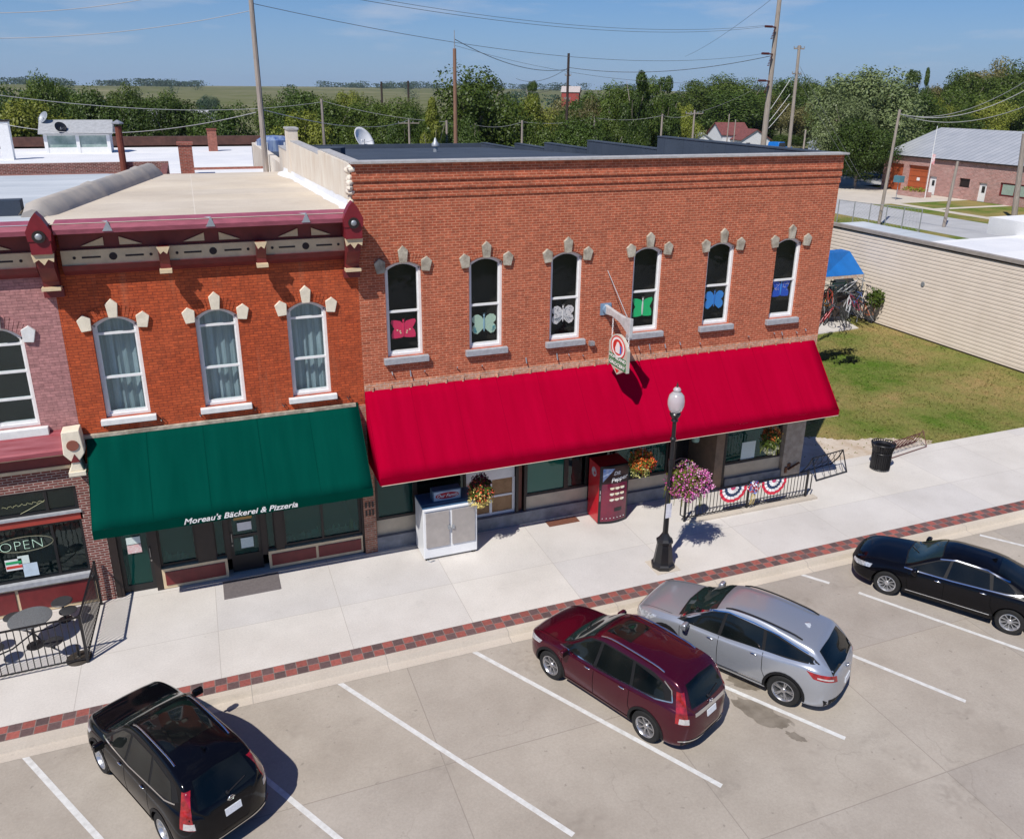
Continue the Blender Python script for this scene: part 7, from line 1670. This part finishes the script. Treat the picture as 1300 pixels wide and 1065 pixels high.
# far woodland (one mass nobody could count)
rnd=random.Random(31); mb=MB()
def far_clump(x,y,w,h,k=170):
    z=hz(x,y)
    for i in range(k):
        v=Vector((rnd.gauss(0,.45),rnd.gauss(0,.45),rnd.uniform(0,1))); p=Vector((x+v.x*w,y+v.y*w,z+v.z*h)); a=Vector((rnd.gauss(0,1),rnd.gauss(0,1),rnd.gauss(0,1))).normalized(); b=a.cross(Vector((rnd.gauss(0,1),rnd.gauss(0,1),rnd.gauss(0,1)))).normalized(); q=w*.07
        mb.add([p-a*q,p-b*q,p+a*q,p+b*q],[(0,1,2,3)])
for i in range(260):   # ridge line
    a=YAW+rnd.uniform(-.72,.72); d=rnd.uniform(1900,2300); 
    if noise.noise(Vector((a*6,0,3)))>.15: continue
    far_clump(d*math.sin(a),d*math.cos(a)-20,rnd.uniform(14,26),rnd.uniform(9,16))
for i in range(220):
    a=YAW+rnd.uniform(-.72,.72); d=rnd.choice((300,380,470,600,780,950,1200,1500))*rnd.uniform(.9,1.1)
    if -.41<a-YAW<-.06 and 270<d<1850 and not (900<d and rnd.random()<.35): continue
    far_clump(d*math.sin(a),d*math.cos(a)-20,rnd.uniform(7,13),rnd.uniform(8,13))
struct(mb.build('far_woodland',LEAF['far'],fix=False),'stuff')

# ================================================================ SKY, SUN, CAMERA
az=math.atan2(.76,.65)   # direction the light travels over the ground
EL=R(52)
sun=bpy.data.lights.new('sun','SUN'); sun.energy=4.7; sun.angle=R(.5); sun.color=(1,.955,.89)
so=bpy.data.objects.new('sun',sun); C.objects.link(so)
tr=Vector((.76,.65,0)).normalized()*math.cos(EL)+Vector((0,0,-math.sin(EL)))
so.rotation_euler=tr.to_track_quat('-Z','Y').to_euler(); so.location=(-30,-40,50)
w=bpy.data.worlds.new('World'); sc.world=w; w.use_nodes=True; nt=w.node_tree; N=nt.nodes; L=nt.links
bg=N['Background']; sky=N.new('ShaderNodeTexSky'); sky.sky_type='NISHITA'; sky.sun_disc=False; sky.sun_elevation=EL; 
frm=-Vector((.76,.65,0)); sky.sun_rotation=math.atan2(frm.x,frm.y)
sky.air_density=1.0; sky.dust_density=.3; sky.ozone_density=1.5; sky.altitude=300
tc=N.new('ShaderNodeTexCoord'); s=N.new('ShaderNodeSeparateXYZ'); L.new(tc.outputs['Generated'],s.inputs[0])
zc=mathn(N,L,'MAXIMUM',s.outputs[2],.015); cb=N.new('ShaderNodeCombineXYZ'); L.new(mathn(N,L,'DIVIDE',s.outputs[0],zc),cb.inputs[0]); L.new(mathn(N,L,'DIVIDE',s.outputs[1],zc),cb.inputs[1])
mp=N.new('ShaderNodeMapping'); mp.inputs['Scale'].default_value=(.30,.22,1); mp.inputs['Location'].default_value=(3.7,1.3,0); L.new(tc.outputs['Generated'],mp.inputs[0]); mp.inputs['Scale'].default_value=(5,5,30)
n1=noisen(N,L,mp.outputs[0],1.0,8,.58); cl=ramp(N,L,n1,.53,.74)
fade=ramp(N,L,s.outputs[2],.015,.05); cl=mathn(N,L,'MULTIPLY',cl,fade); cl=mathn(N,L,'MULTIPLY',cl,.42)
hsv=N.new('ShaderNodeHueSaturation'); hsv.inputs['Saturation'].default_value=1.45; L.new(sky.outputs[0],hsv.inputs['Color'])
tint=mixc(N,L,1.,hsv.outputs[0],(.70,.83,1.12),'MULTIPLY'); hzf=ramp(N,L,s.outputs[2],.0,.24,(1,1,1),(0,0,0)); hc=mixc(N,L,ramp(N,L,s.outputs[2],.0,.11),(3.9,5.7,8.4),(2.5,4.9,9.1)); tint=mixc(N,L,mathn(N,L,'MULTIPLY',hzf,.9),tint,hc); c=mixc(N,L,cl,tint,(8.0,8.3,9.4)); L.new(c,bg.inputs['Color']); bg.inputs['Strength'].default_value=.075
cam=bpy.data.cameras.new('camera'); co=bpy.data.objects.new('camera',cam); C.objects.link(co); sc.camera=co
cam.sensor_width=36; cam.sensor_fit='HORIZONTAL'; cam.lens=36*F/1300; cam.shift_y=-45/1300; cam.clip_end=8000; cam.clip_start=.1
M3=Matrix((r2,u2,-dv)).transposed(); co.matrix_world=Matrix.Translation(CAM)@M3.to_4x4()
sc.view_settings.view_transform='Standard'; sc.view_settings.look='None'; sc.view_settings.exposure=0; sc.view_settings.gamma=1
sc.render.resolution_x=1024; sc.render.resolution_y=838
# air : pale even haze
mh,nt,N,L,b=nodes('pale_air'); N.remove(b); pv=N.new('ShaderNodeVolumePrincipled'); pv.inputs['Color'].default_value=(.75,.85,1,1); pv.inputs['Density'].default_value=.00007; pv.inputs['Anisotropy'].default_value=.2
L.new(pv.outputs[0],N['Material Output'].inputs['Volume'])
mb=MB(); mb.box(-4700,4700,-4700,4700,-2.5,70); hzb=mb.build('haze',mh); hzb['kind']='stuff'
